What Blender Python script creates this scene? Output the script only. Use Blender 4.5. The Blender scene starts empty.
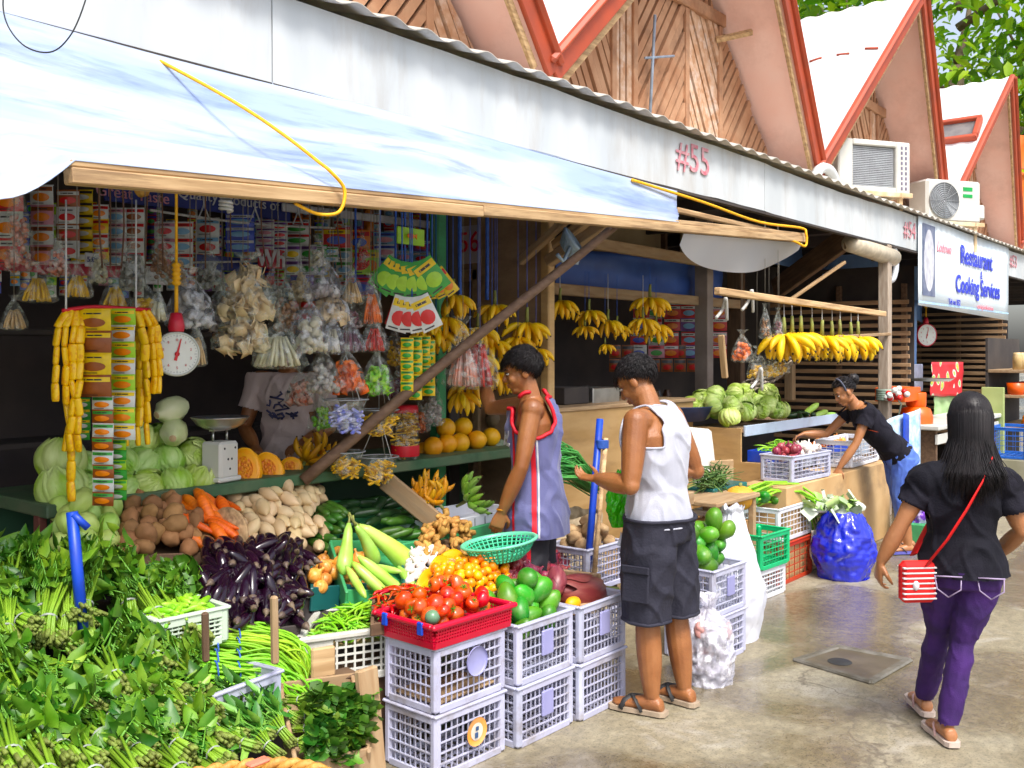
import bpy, bmesh, math, random
from mathutils import Vector as V, Matrix, Euler, noise
R = math.radians
rnd = random.Random(11)
SC = bpy.context.scene
COL = SC.collection
# ------------------------------------------------------------------ camera
CAM_H, FPX, HOR, YAW = 1.62, 960.0, 352.0, R(39.4)
FW = V((math.cos(YAW), math.sin(YAW), 0)); RT = V((math.sin(YAW), -math.cos(YAW), 0))
cam = bpy.data.cameras.new('camera'); camo = bpy.data.objects.new('camera', cam); COL.objects.link(camo)
camo.location = (0, 0, CAM_H); camo.rotation_euler = (R(90), 0, YAW - R(90))
cam.sensor_width = 36; cam.lens = FPX / 1024 * 36; cam.shift_y = (HOR - 384) / 1024
cam.clip_start = 0.05; cam.clip_end = 600
SC.camera = camo
# ------------------------------------------------------------------ sky, sun, exposure
SUN_EL, SUN_AZ = R(58), R(208)          # azimuth clockwise from +Y
wd = bpy.data.worlds.new('World'); SC.world = wd; wd.use_nodes = True
nt = wd.node_tree; bg = nt.nodes['Background']
sky = nt.nodes.new('ShaderNodeTexSky'); sky.sky_type = 'NISHITA'; sky.sun_disc = False
sky.sun_elevation = SUN_EL; sky.sun_rotation = SUN_AZ; sky.air_density = 1.0; sky.dust_density = 4.0; sky.ozone_density = 1.0
hs = nt.nodes.new('ShaderNodeHueSaturation'); hs.inputs['Saturation'].default_value = 0.6
nt.links.new(sky.outputs[0], hs.inputs['Color']); nt.links.new(hs.outputs[0], bg.inputs[0]); bg.inputs[1].default_value = 0.12
sl = bpy.data.lights.new('sun', 'SUN'); sl.energy = 1.5; sl.angle = R(14); sl.color = (1, .955, .89)
so = bpy.data.objects.new('sun', sl); COL.objects.link(so)
sd = V((math.sin(SUN_AZ) * math.cos(SUN_EL), math.cos(SUN_AZ) * math.cos(SUN_EL), math.sin(SUN_EL)))
so.rotation_euler = sd.to_track_quat('Z', 'Y').to_euler(); so.location = (0, -5, 12)
SC.view_settings.view_transform = 'Standard'; SC.view_settings.look = 'None'
SC.view_settings.exposure = 1.25; SC.view_settings.gamma = 1.0
SC.cycles.max_bounces = 8; SC.cycles.transparent_max_bounces = 24
SC.cycles.use_denoising = True

# ------------------------------------------------------------------ picture measuring -> world points at a real depth
def W(px, py, y=None, z=None, d=None):
    k = (px - 512) / FPX
    if y is not None: d = y / (FW.y + RT.y * k)
    elif z is not None: d = (CAM_H - z) * FPX / (py - HOR)
    return FW * d + RT * (k * d) + V((0, 0, CAM_H - (py - HOR) / FPX * d))

# ------------------------------------------------------------------ materials
MATS = {}
def mat(name, c, rough=.6, c2=None, scale=14, bump=.12, rand=.0, hue=.0, metal=0, spec=.5, trans=0, alpha=1, coat=0,
        sub=0, dirt_or_sheen=None, stretch=None, bscale=None, emit=0, detail=5, lo=.35, hi=.65, sheen=0, ior=None):
    if name in MATS: return MATS[name]
    m = bpy.data.materials.new(name); m.use_nodes = True; n = m.node_tree.nodes; l = m.node_tree.links
    p = n['Principled BSDF']
    def vivid(k): g = .3 * k[0] + .6 * k[1] + .1 * k[2]; return tuple(min(.95, max(.002, g + (x - g) * 1.22)) for x in k)
    c = vivid(c); c2 = vivid(c2) if c2 else None
    c = tuple(c) + (1,)
    c2 = tuple(c2) + (1,) if c2 else tuple(min(1, x * .72) for x in c[:3]) + (1,)
    tc = n.new('ShaderNodeTexCoord'); oi = n.new('ShaderNodeObjectInfo')
    off = n.new('ShaderNodeVectorMath'); off.operation = 'ADD'
    ms = n.new('ShaderNodeMath'); ms.operation = 'MULTIPLY'; ms.inputs[1].default_value = 37.0
    l.new(oi.outputs['Random'], ms.inputs[0]); l.new(tc.outputs['Object'], off.inputs[0]); l.new(ms.outputs[0], off.inputs[1])
    vec = off.outputs[0]
    if stretch:
        mp = n.new('ShaderNodeMapping'); mp.inputs['Scale'].default_value = stretch; l.new(vec, mp.inputs[0]); vec = mp.outputs[0]
    nz = n.new('ShaderNodeTexNoise'); nz.inputs['Scale'].default_value = scale; nz.inputs['Detail'].default_value = detail
    l.new(vec, nz.inputs['Vector'])
    rp = n.new('ShaderNodeValToRGB'); rp.color_ramp.elements[0].position = lo; rp.color_ramp.elements[1].position = hi
    rp.color_ramp.elements[0].color = c; rp.color_ramp.elements[1].color = c2
    l.new(nz.outputs[0], rp.inputs[0]); col = rp.outputs[0]
    if dirt_or_sheen:
        dc, amt, ds = dirt_or_sheen
        dn = n.new('ShaderNodeTexNoise'); dn.inputs['Scale'].default_value = ds; dn.inputs['Detail'].default_value = 8; dn.inputs['Roughness'].default_value = .7
        l.new(vec, dn.inputs['Vector'])
        mr = n.new('ShaderNodeMapRange'); mr.inputs[1].default_value = .5; mr.inputs[2].default_value = .72; mr.inputs[4].default_value = amt
        l.new(dn.outputs[0], mr.inputs[0])
        mx = n.new('ShaderNodeMixRGB'); mx.inputs[2].default_value = tuple(dc) + (1,)
        l.new(mr.outputs[0], mx.inputs[0]); l.new(col, mx.inputs[1]); col = mx.outputs[0]
    if rand or hue:
        h = n.new('ShaderNodeHueSaturation')
        r1 = n.new('ShaderNodeMapRange'); r1.inputs[3].default_value = 1 - rand; r1.inputs[4].default_value = 1 + rand * .6
        l.new(oi.outputs['Random'], r1.inputs[0]); l.new(r1.outputs[0], h.inputs['Value'])
        if hue:
            r2 = n.new('ShaderNodeMath'); r2.operation = 'MULTIPLY'; r2.inputs[1].default_value = 7.31
            r3 = n.new('ShaderNodeMath'); r3.operation = 'FRACT'
            r4 = n.new('ShaderNodeMapRange'); r4.inputs[3].default_value = .5 - hue; r4.inputs[4].default_value = .5 + hue
            l.new(oi.outputs['Random'], r2.inputs[0]); l.new(r2.outputs[0], r3.inputs[0]); l.new(r3.outputs[0], r4.inputs[0]); l.new(r4.outputs[0], h.inputs['Hue'])
        l.new(col, h.inputs['Color']); col = h.outputs[0]
    l.new(col, p.inputs['Base Color'])
    p.inputs['Roughness'].default_value = rough; p.inputs['Metallic'].default_value = metal
    p.inputs['Specular IOR Level'].default_value = spec
    p.inputs['Transmission Weight'].default_value = trans; p.inputs['Alpha'].default_value = alpha
    p.inputs['Coat Weight'].default_value = coat; p.inputs['Sheen Weight'].default_value = sheen
    if ior: p.inputs['IOR'].default_value = ior
    if sub:
        p.inputs['Subsurface Weight'].default_value = sub; p.inputs['Subsurface Radius'].default_value = (1, .4, .2); p.inputs['Subsurface Scale'].default_value = .02
    if emit:
        p.inputs['Emission Color'].default_value = c; p.inputs['Emission Strength'].default_value = emit
    if bump:
        b = n.new('ShaderNodeBump'); b.inputs['Strength'].default_value = bump; b.inputs['Distance'].default_value = .01
        if bscale:
            bz = n.new('ShaderNodeTexNoise'); bz.inputs['Scale'].default_value = bscale; bz.inputs['Detail'].default_value = 6; l.new(vec, bz.inputs['Vector']); l.new(bz.outputs[0], b.inputs['Height'])
        else: l.new(nz.outputs[0], b.inputs['Height'])
        l.new(b.outputs[0], p.inputs['Normal'])
    MATS[name] = m
    return m
def leafmat(name, c, c2, rough=.45, tl=.25, rand=.25, hue=.02, scale=9):
    m = mat(name, c, rough, c2, scale=scale, bump=.1, rand=rand, hue=hue)
    if m.get('tl'): return m
    m['tl'] = 1
    n = m.node_tree.nodes; l = m.node_tree.links; p = n['Principled BSDF']; o = n['Material Output']
    ge = n.new('ShaderNodeNewGeometry'); hv = n.new('ShaderNodeHueSaturation'); r1 = n.new('ShaderNodeMapRange'); r1.inputs[3].default_value = .45; r1.inputs[4].default_value = 1.55
    l.new(ge.outputs['Random Per Island'], r1.inputs[0]); l.new(r1.outputs[0], hv.inputs['Value']); l.new(p.inputs['Base Color'].links[0].from_socket, hv.inputs['Color']); l.new(hv.outputs[0], p.inputs['Base Color']); r2 = n.new('ShaderNodeMapRange'); r2.inputs[3].default_value = .525; r2.inputs[4].default_value = .465; l.new(ge.outputs['Random Per Island'], r2.inputs[0]); l.new(r2.outputs[0], hv.inputs['Hue'])
    t = n.new('ShaderNodeBsdfTranslucent'); mx = n.new('ShaderNodeMixShader'); mx.inputs[0].default_value = tl
    l.new(p.inputs['Base Color'].links[0].from_socket, t.inputs[0]); l.new(p.outputs[0], mx.inputs[1]); l.new(t.outputs[0], mx.inputs[2]); l.new(mx.outputs[0], o.inputs[0])
    return m
def translu(m, fac, col=(.85, .9, 1)):
    n = m.node_tree.nodes; l = m.node_tree.links; t = n.new('ShaderNodeBsdfTranslucent'); t.inputs[0].default_value = tuple(col) + (1,); x = n.new('ShaderNodeMixShader'); x.inputs[0].default_value = fac
    l.new(n['Principled BSDF'].outputs[0], x.inputs[1]); l.new(t.outputs[0], x.inputs[2]); l.new(x.outputs[0], n['Material Output'].inputs[0]); return m
def plastic_film(name, tint=(.9, .93, 1), opac=.3, rough=.18):
    """thin clear film: mostly see-through, with glossy wrinkled glints"""
    if name in MATS: return MATS[name]
    m = bpy.data.materials.new(name); m.use_nodes = True; n = m.node_tree.nodes; l = m.node_tree.links
    p = n['Principled BSDF']; o = n['Material Output']
    p.inputs['Base Color'].default_value = tuple(tint) + (1,); p.inputs['Roughness'].default_value = rough
    tr = n.new('ShaderNodeBsdfTransparent'); tr.inputs[0].default_value = tuple(.5 + .5 * t for t in tint) + (1,)
    mx = n.new('ShaderNodeMixShader')
    tc = n.new('ShaderNodeTexCoord'); nz = n.new('ShaderNodeTexNoise'); nz.inputs['Scale'].default_value = 28; nz.inputs['Detail'].default_value = 4
    l.new(tc.outputs['Object'], nz.inputs['Vector'])
    mr = n.new('ShaderNodeMapRange'); mr.inputs[1].default_value = .48; mr.inputs[2].default_value = .72
    mr.inputs[3].default_value = opac * .12; mr.inputs[4].default_value = min(1, opac * 1.1)
    l.new(nz.outputs[0], mr.inputs[0]); l.new(mr.outputs[0], mx.inputs[0])
    b = n.new('ShaderNodeBump'); b.inputs['Strength'].default_value = .5; b.inputs['Distance'].default_value = .02; l.new(nz.outputs[0], b.inputs['Height']); l.new(b.outputs[0], p.inputs['Normal'])
    l.new(tr.outputs[0], mx.inputs[1]); l.new(p.outputs[0], mx.inputs[2]); l.new(mx.outputs[0], o.inputs[0])
    MATS[name] = m
    return m

# ------------------------------------------------------------------ mesh building
def rotm(rx=0, ry=0, rz=0): return Euler((R(rx), R(ry), R(rz))).to_matrix().to_4x4()
def axes(x, y, z, o=(0, 0, 0)):
    m = Matrix.Identity(4)
    for i, a in enumerate((x, y, z)):
        for j in range(3): m[j][i] = a[j]
    for j in range(3): m[j][3] = o[j]
    return m
def track(d, up=(0, 0, 1)):
    """matrix whose X axis runs along d, Z as near to up as can be"""
    x = V(d).normalized(); u = V(up)
    if abs(x.dot(u.normalized())) > .98: u = V((1, 0, 0)) if abs(x.x) < .9 else V((0, 1, 0))
    y = u.cross(x).normalized(); z = x.cross(y)
    return axes(x, y, z)
class MB:
    def __init__(s): s.v = []; s.f = []; s.m = []; s.s = []
    def add(s, vs, fs, mi=0, smooth=True, M=None):
        o = len(s.v)
        s.v.extend([(M @ V(v)) if M is not None else V(v) for v in vs])
        for f in fs: s.f.append([i + o for i in f]); s.m.append(mi); s.s.append(smooth)
        return s
    def box(s, c, z, M=None, mi=0, bev=0, rot=None):
        T = Matrix.Translation(V(c)) @ (rot if rot is not None else Matrix.Identity(4))
        if M is not None: T = M @ T
        hx, hy, hz = z[0] / 2, z[1] / 2, z[2] / 2
        if bev <= 0:
            vs = [(x, y, w) for x in (-hx, hx) for y in (-hy, hy) for w in (-hz, hz)]
            return s.add(vs, [(0, 1, 3, 2), (4, 6, 7, 5), (0, 4, 5, 1), (2, 3, 7, 6), (0, 2, 6, 4), (1, 5, 7, 3)], mi, False, T)
        b = min(bev, hx * .9, hy * .9, hz * .9)
        vs = []; idx = {}
        for sx in (-1, 1):
            for sy in (-1, 1):
                for sz in (-1, 1):
                    for a in range(3):
                        q = [sx * (hx - (b if a != 0 else 0)), sy * (hy - (b if a != 1 else 0)), sz * (hz - (b if a != 2 else 0))]
                        idx[sx, sy, sz, a] = len(vs); vs.append(q)
        fs = []
        sg = (-1, 1)
        for a in range(3):
            o = [k for k in range(3) if k != a]
            for t in sg:
                ring = []
                for p, q in ((-1, -1), (1, -1), (1, 1), (-1, 1)):
                    k = [0, 0, 0]; k[a] = t; k[o[0]] = p; k[o[1]] = q; ring.append(idx[k[0], k[1], k[2], a])
                fs.append(ring)
            for p in sg:
                for q in sg:
                    k0 = [0, 0, 0]; k0[a] = -1; k0[o[0]] = p; k0[o[1]] = q; k1 = list(k0); k1[a] = 1
                    fs.append([idx[tuple(k0) + (o[0],)], idx[tuple(k1) + (o[0],)], idx[tuple(k1) + (o[1],)], idx[tuple(k0) + (o[1],)]])
        for sx in sg:
            for sy in sg:
                for sz in sg: fs.append([idx[sx, sy, sz, 0], idx[sx, sy, sz, 1], idx[sx, sy, sz, 2]])
        return s.add(vs, fs, mi, False, T)
    def loft(s, rings, mi=0, smooth=True, cap=True, closed=True, M=None):
        n = len(rings[0]); vs = [p for r in rings for p in r]; fs = []
        for i in range(len(rings) - 1):
            for j in range(n if closed else n - 1):
                a = i * n + j; b = i * n + (j + 1) % n
                fs.append((a, b, b + n, a + n))
        if cap and closed:
            fs.append(tuple(range(n - 1, -1, -1))); fs.append(tuple((len(rings) - 1) * n + j for j in range(n)))
        return s.add(vs, fs, mi, smooth, M)
    def tube(s, pts, r, n=8, mi=0, cap=True, flat=1.0, M=None, smooth=True):
        pts = [V(p) for p in pts]; N = len(pts)
        if not isinstance(r, (list, tuple)): r = [r] * N
        t0 = (pts[1] - pts[0]).normalized()
        u = V((0, 0, 1)) if abs(t0.z) < .9 else V((1, 0, 0))
        a = (u - t0 * u.dot(t0)).normalized(); rings = []
        for i, p in enumerate(pts):
            t = (pts[min(i + 1, N - 1)] - pts[max(i - 1, 0)]).normalized()
            a = a - t * a.dot(t)
            a = a.normalized() if a.length > 1e-6 else t.orthogonal().normalized()
            b = t.cross(a)
            rings.append([p + a * (r[i] * flat * math.cos(q)) + b * (r[i] * math.sin(q)) for q in [2 * math.pi * k / n for k in range(n)]])
        return s.loft(rings, mi, smooth, cap, True, M)
    def ell(s, c, r, n=12, m=8, mi=0, M=None, fn=None, smooth=True):
        c = V(c); vs = [(0, 0, -1)]
        for i in range(1, m):
            ph = -math.pi / 2 + math.pi * i / m
            for j in range(n):
                th = 2 * math.pi * j / n; vs.append((math.cos(ph) * math.cos(th), math.cos(ph) * math.sin(th), math.sin(ph)))
        vs.append((0, 0, 1)); fs = []
        for j in range(n): fs.append((0, 1 + (j + 1) % n, 1 + j))
        for i in range(m - 2):
            for j in range(n):
                a = 1 + i * n + j; b = 1 + i * n + (j + 1) % n; fs.append((a, b, b + n, a + n))
        t = len(vs) - 1; o = 1 + (m - 2) * n
        for j in range(n): fs.append((o + j, o + (j + 1) % n, t))
        out = []
        for v in vs:
            q = V((v[0] * r[0], v[1] * r[1], v[2] * r[2]))
            if fn: q = fn(q, V(v))
            out.append(c + q)
        return s.add(out, fs, mi, smooth, M)
    def lathe(s, prof, n=20, mi=0, c=(0, 0, 0), M=None, fn=None, cap=False, smooth=True):
        c = V(c); rings = []
        for r, z in prof:
            ring = []
            for k in range(n):
                a = 2 * math.pi * k / n; rr = r * (fn(a, z) if fn else 1); ring.append(c + V((rr * math.cos(a), rr * math.sin(a), z)))
            rings.append(ring)
        return s.loft(rings, mi, smooth, cap, True, M)
    def prism(s, poly, y0, y1, mi=0, M=None):
        """poly of (x, z) extruded along y"""
        n = len(poly); vs = [(p[0], y0, p[1]) for p in poly] + [(p[0], y1, p[1]) for p in poly]
        fs = [tuple(range(n)), tuple(range(2 * n - 1, n - 1, -1))] + [(i, i + n, (i + 1) % n + n, (i + 1) % n) for i in range(n)]
        return s.add(vs, fs, mi, False, M)
    def sheet(s, fn, nu, nv, mi=0, th=0, smooth=True):
        """fn(u, v) -> point; optional thickness"""
        P = [[V(fn(i / nu, j / nv)) for j in range(nv + 1)] for i in range(nu + 1)]
        w = nv + 1
        vs = [p for r in P for p in r]; fs = [(i * w + j, (i + 1) * w + j, (i + 1) * w + j + 1, i * w + j + 1) for i in range(nu) for j in range(nv)]
        if th:
            nn = (P[1][0] - P[0][0]).cross(P[0][1] - P[0][0]).normalized() * th; o = len(vs)
            vs += [p - nn for p in vs]; fs += [tuple(reversed([k + o for k in f])) for f in fs]
            per = [i * w for i in range(nu + 1)] + [nu * w + j for j in range(1, nv + 1)] + [i * w + nv for i in range(nu - 1, -1, -1)] + [j for j in range(nv - 1, 0, -1)]
            for k in range(len(per)):
                a, b = per[k], per[(k + 1) % len(per)]; fs.append((b, a, a + o, b + o))
        return s.add(vs, fs, mi, smooth)
    def mesh(s, name, mats):
        me = bpy.data.meshes.new(name); me.from_pydata([tuple(v) for v in s.v], [], s.f)
        for m in (mats if isinstance(mats, (list, tuple)) else [mats]): me.materials.append(m)
        me.polygons.foreach_set('material_index', s.m); me.polygons.foreach_set('use_smooth', s.s); me.update()
        return me
    def build(s, name, mats, parent=None, M=None):
        o = bpy.data.objects.new(name, s.mesh(name, mats)); COL.objects.link(o)
        if parent is not None: o.parent = parent
        if M is not None: o.matrix_local = M
        return o
def tag(o, label, cat, group=None, kind=None):
    o['label'] = label; o['category'] = cat
    if group: o['group'] = group
    if kind: o['kind'] = kind
    return o
def thing(name, label, cat, loc=(0, 0, 0), rz=0, group=None, M=None):
    o = bpy.data.objects.new(name, None); COL.objects.link(o); o.empty_display_size = .05
    if M is not None: o.matrix_world = M
    else: o.location = loc; o.rotation_euler = (0, 0, rz)
    return tag(o, label, cat, group)
def inst(me, name, label, cat, M, group=None):
    o = bpy.data.objects.new(name, me); COL.objects.link(o); o.matrix_world = M
    return tag(o, label, cat, group)
def child(me, name, parent, M=None):
    o = bpy.data.objects.new(name, me); COL.objects.link(o); o.parent = parent
    if M is not None: o.matrix_local = M
    return o
def struct(o): o['kind'] = 'structure'; return o
def dup(o, M=None, label=None, group=None):
    c = o.copy(); COL.objects.link(c)
    if M is not None: c.matrix_world = M
    if label: c['label'] = label
    if group: c['group'] = group
    for a in list(o.children):
        b = a.copy(); COL.objects.link(b); b.parent = c
        for e in list(a.children):
            g = e.copy(); COL.objects.link(g); g.parent = b
    return c
def text_mesh(s, size, m, ext=.002, align='CENTER', bold=0, shear=0, sx=1):
    cu = bpy.data.curves.new('lettering', 'FONT'); cu.body = s; cu.size = size; cu.extrude = ext; cu.align_x = align; cu.align_y = 'CENTER'; cu.offset = bold; cu.shear = shear
    o = bpy.data.objects.new('lettering', cu); COL.objects.link(o); dg = bpy.context.evaluated_depsgraph_get()
    me = bpy.data.meshes.new_from_object(o.evaluated_get(dg)); bpy.data.objects.remove(o); bpy.data.curves.remove(cu)
    me.materials.clear(); me.materials.append(m)
    if sx != 1: me.transform(Matrix.Scale(sx, 4, (1, 0, 0)))
    return me
def text(s, size, m, parent, loc, name='lettering', M=None, **k):
    return child(text_mesh(s, size, m, **k), name, parent, Matrix.Translation(V(loc)) @ (M if M is not None else rotm(90, 0, 0)))
def nz(p, s=1.0): return noise.noise(V(p) * s)
def remesh(mb, name, mats, vox, smooth=2, cut=None, disp=None, parent=None):
    o = bpy.data.objects.new('tmp', mb.mesh('tmp', mats)); COL.objects.link(o)
    m = o.modifiers.new('r', 'REMESH'); m.mode = 'VOXEL'; m.voxel_size = vox; m.use_smooth_shade = True
    if smooth: q = o.modifiers.new('s', 'SMOOTH'); q.factor = .5; q.iterations = smooth
    dg = bpy.context.evaluated_depsgraph_get(); me = bpy.data.meshes.new_from_object(o.evaluated_get(dg)); bpy.data.objects.remove(o)
    bm = bmesh.new(); bm.from_mesh(me)
    if disp:
        bm.normal_update()
        for v in bm.verts: v.co += v.normal * disp(v.co)
    if cut:
        bmesh.ops.delete(bm, geom=[f for f in bm.faces if cut(f.calc_center_median())], context='FACES')
    for f in bm.faces: f.smooth = True; f.material_index = 0
    bm.to_mesh(me); bm.free(); me.materials.clear()
    for x in (mats if isinstance(mats, (list, tuple)) else [mats]): me.materials.append(x)
    me.name = name
    o = bpy.data.objects.new(name, me); COL.objects.link(o)
    if parent is not None: o.parent = parent
    return o
def drop(n, quad, r, tries=14, bump=0.0, sq=.82, seedpts=None, slack=.0):
    """settle n balls of radius r on the patch quad (4 corners, bilinear, mounded by bump); returns points and patch normals"""
    A, B, C, D = [V(q) for q in quad]; out = list(seedpts or []); n0 = len(out)
    def base(u, v):
        p = A * (1 - u) * (1 - v) + B * u * (1 - v) + C * u * v + D * (1 - u) * v
        return p + V((0, 0, bump * math.sin(math.pi * u) * math.sin(math.pi * v)))
    for _ in range(n):
        best = None
        for _t in range(tries):
            u, v = rnd.uniform(.03, .97), rnd.uniform(.03, .97); p = base(u, v); rr = r * rnd.uniform(.9, 1.08); z = p.z + rr
            for q, qr in out:
                dx = q.x - p.x; dy = q.y - p.y; d2 = dx * dx + dy * dy; s2 = ((rr + qr) * sq) ** 2
                if d2 < s2: z = max(z, q.z + math.sqrt(s2 - d2))
            sc = z - p.z
            if best is None or sc < best[0]: best = (sc, V((p.x, p.y, z)), rr)
        out.append((best[1], best[2]))
    return out[n0:]
def quad(*c):
    """corners given as (px, py, depth y) picture measurements"""
    return [W(a, b, y=d) for a, b, d in c]
# ================================================================== palette
m_wood = mat('worn_timber', (.30, .20, .12), .8, (.42, .31, .20), 6, .25, .15, stretch=(1, 6, 6), dirt_or_sheen=((.12, .08, .05), .6, 3))
m_woodx = mat('pale_lath', (.58, .42, .26), .75, (.38, .25, .14), 5, .3, .12, stretch=(.6, 8, 8), dirt_or_sheen=((.20, .13, .08), .8, 2.5))
m_woodd = mat('dark_timber', (.09, .055, .035), .8, (.15, .095, .06), 6, .25, .15, stretch=(1, 6, 6))
m_ply = mat('plywood', (.42, .27, .13), .7, (.54, .37, .20), 2.2, .1, .08, stretch=(1, 1, 4), dirt_or_sheen=((.2, .12, .06), .55, 1.4))
m_plyd = mat('old_plywood', (.26, .17, .11), .8, (.36, .25, .17), 2.5, .15, .08, stretch=(1, 1, 3), dirt_or_sheen=((.10, .06, .04), .7, 1.6))
m_white = mat('white_paint', (.62, .645, .65), .5, (.54, .57, .58), 3, .05, dirt_or_sheen=((.45, .42, .36), .35, 2.2))
m_red = mat('red_oxide_paint', (.42, .09, .05), .5, (.32, .075, .045), 4, .08, dirt_or_sheen=((.22, .06, .04), .5, 3))
m_pink = mat('faded_pink_paint', (.94, .68, .62), .7, (.90, .62, .55), 2.5, .06, dirt_or_sheen=((.62, .34, .27), .5, 1.5))
m_roof = mat('bleached_roof_sheet', (.82, .79, .78), .35, (.74, .70, .69), 3, .05, dirt_or_sheen=((.60, .45, .42), .4, 1.4))
m_rust = mat('rusty_orange_sheet', (.62, .17, .05), .6, (.46, .12, .04), 5, .1, dirt_or_sheen=((.25, .08, .03), .5, 4))
m_galv = mat('galvanised_sheet', (.62, .60, .55), .55, (.48, .45, .4), 6, .1, metal=.3, dirt_or_sheen=((.24, .17, .11), .6, 4))
m_dark = mat('sooty_or_shadow_board', (.035, .03, .03), .85, (.06, .05, .045), 3, .1)
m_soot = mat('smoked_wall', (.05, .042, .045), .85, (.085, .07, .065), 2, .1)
m_green = mat('green_paint', (.05, .12, .06), .6, (.12, .15, .09), 5, .15, dirt_or_sheen=((.03, .045, .03), .8, 3))
m_greenl = mat('bright_green_paint', (.10, .38, .17), .5, (.07, .29, .13), 5, .08, dirt_or_sheen=((.05, .12, .06), .6, 3))
m_blue = mat('blue_paint', (.02, .07, .48), .4, (.02, .05, .36), 8, .06, dirt_or_sheen=((.02, .03, .12), .5, 6))
m_bluet = mat('blue_tarp', (.06, .12, .38), .5, (.04, .08, .28), 3, .15)
m_bluel = mat('pale_blue_sheet', (.24, .38, .66), .55, (.17, .29, .55), 2, .08)
m_steel = mat('scuffed_steel', (.55, .55, .54), .32, (.42, .42, .41), 10, .05, metal=.9)
m_black = mat('black_rubber', (.02, .02, .022), .6, (.035, .035, .035), 10, .05)
m_rope = mat('yellow_rope', (.85, .50, .03), .6, (.70, .38, .02), 60, .3)
m_strb = mat('blue_twine', (.05, .12, .45), .6, (.03, .08, .3), 30, .1)
m_strw = mat('white_twine', (.62, .62, .60), .6, (.5, .5, .48), 30, .1)
m_redp = mat('sign_red', (.55, .04, .05), .5, (.45, .03, .04), 8, 0)
m_acw = mat('appliance_white', (.62, .62, .59), .4, (.55, .55, .51), 6, .03)
m_grey = mat('grey_plastic', (.36, .38, .40), .45, (.30, .31, .33), 8, .04)

# ================================================================== ground
def make_ground():
    m = bpy.data.materials.new('wet_concrete'); m.use_nodes = True; n = m.node_tree.nodes; l = m.node_tree.links; p = n['Principled BSDF']
    tc = n.new('ShaderNodeTexCoord')
    def noi(sc, det=8, ro=.6, dist=0):
        q = n.new('ShaderNodeTexNoise'); q.inputs['Scale'].default_value = sc; q.inputs['Detail'].default_value = det; q.inputs['Roughness'].default_value = ro; q.inputs['Distortion'].default_value = dist
        l.new(tc.outputs['Object'], q.inputs['Vector']); return q.outputs[0]
    def ramp(src, *st):
        q = n.new('ShaderNodeValToRGB')
        while len(q.color_ramp.elements) < len(st): q.color_ramp.elements.new(.5)
        for e, (a, c) in zip(q.color_ramp.elements, st): e.position = a; e.color = tuple(c) + (1,)
        l.new(src, q.inputs[0]); return q.outputs[0]
    def mix(fac, a, b, mode='MIX'):
        q = n.new('ShaderNodeMixRGB'); q.blend_type = mode
        for i, s in ((0, fac), (1, a), (2, b)):
            if hasattr(s, 'links'): l.new(s, q.inputs[i])
            else: q.inputs[i].default_value = s if i == 0 else tuple(s) + (1,)
        return q.outputs[0]
    base = ramp(noi(.9, 9, .65), (.3, (.20, .168, .105)), (.5, (.30, .262, .175)), (.7, (.42, .385, .29)))
    fine = ramp(noi(22, 10, .75), (.35, (.62, .62, .62)), (.65, (1.15, 1.13, 1.1)))
    col = mix(1, base, fine, 'MULTIPLY')
    wet = ramp(noi(1.15, 5, .5, .5), (.42, (0, 0, 0)), (.55, (1, 1, 1)))
    pale = ramp(noi(2.6, 10, .7, .8), (.53, (0, 0, 0)), (.68, (.7, .7, .7)))
    col = mix(pale, col, (.44, .41, .35))  # pale concrete patches, lightened further to paint in reflected sky
    col = mix(wet, col, mix(1, col, (.60, .56, .50), 'MULTIPLY'))
    spk = ramp(noi(95, 3, .6), (.36, (.45, .42, .38)), (.44, (1, 1, 1))); col = mix(.8, col, spk, 'MULTIPLY'); pits = ramp(noi(7, 12, .8), (.30, (.5, .46, .4)), (.42, (1, 1, 1))); col = mix(.7, col, pits, 'MULTIPLY')
    vo = n.new('ShaderNodeTexVoronoi'); vo.feature = 'DISTANCE_TO_EDGE'; vo.inputs['Scale'].default_value = .42
    dv = n.new('ShaderNodeVectorMath'); dv.operation = 'ADD'
    dn = n.new('ShaderNodeTexNoise'); dn.inputs['Scale'].default_value = 3; dn.inputs['Detail'].default_value = 6; l.new(tc.outputs['Object'], dn.inputs['Vector'])
    l.new(tc.outputs['Object'], dv.inputs[0]); l.new(dn.outputs['Color'], dv.inputs[1]); l.new(dv.outputs[0], vo.inputs['Vector'])
    crack = ramp(vo.outputs[0], (.0, (1, 1, 1)), (.007, (0, 0, 0)))
    col = mix(crack, col, (.14, .115, .08))
    l.new(col, p.inputs['Base Color'])
    rr = n.new('ShaderNodeMapRange'); rr.inputs[3].default_value = .55; rr.inputs[4].default_value = .06; l.new(wet, rr.inputs[0]); l.new(rr.outputs[0], p.inputs['Roughness'])
    p.inputs['Specular IOR Level'].default_value = .8
    b = n.new('ShaderNodeBump'); b.inputs['Strength'].default_value = .28; b.inputs['Distance'].default_value = .012
    l.new(noi(14, 10, .7), b.inputs['Height']); l.new(b.outputs[0], p.inputs['Normal'])
    g = MB(); g.add([(-200, -200, 0), (300, -200, 0), (300, 200, 0), (-200, 200, 0)], [(0, 1, 2, 3)], 0, False)
    struct(g.build('ground', m))
make_ground()
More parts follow.
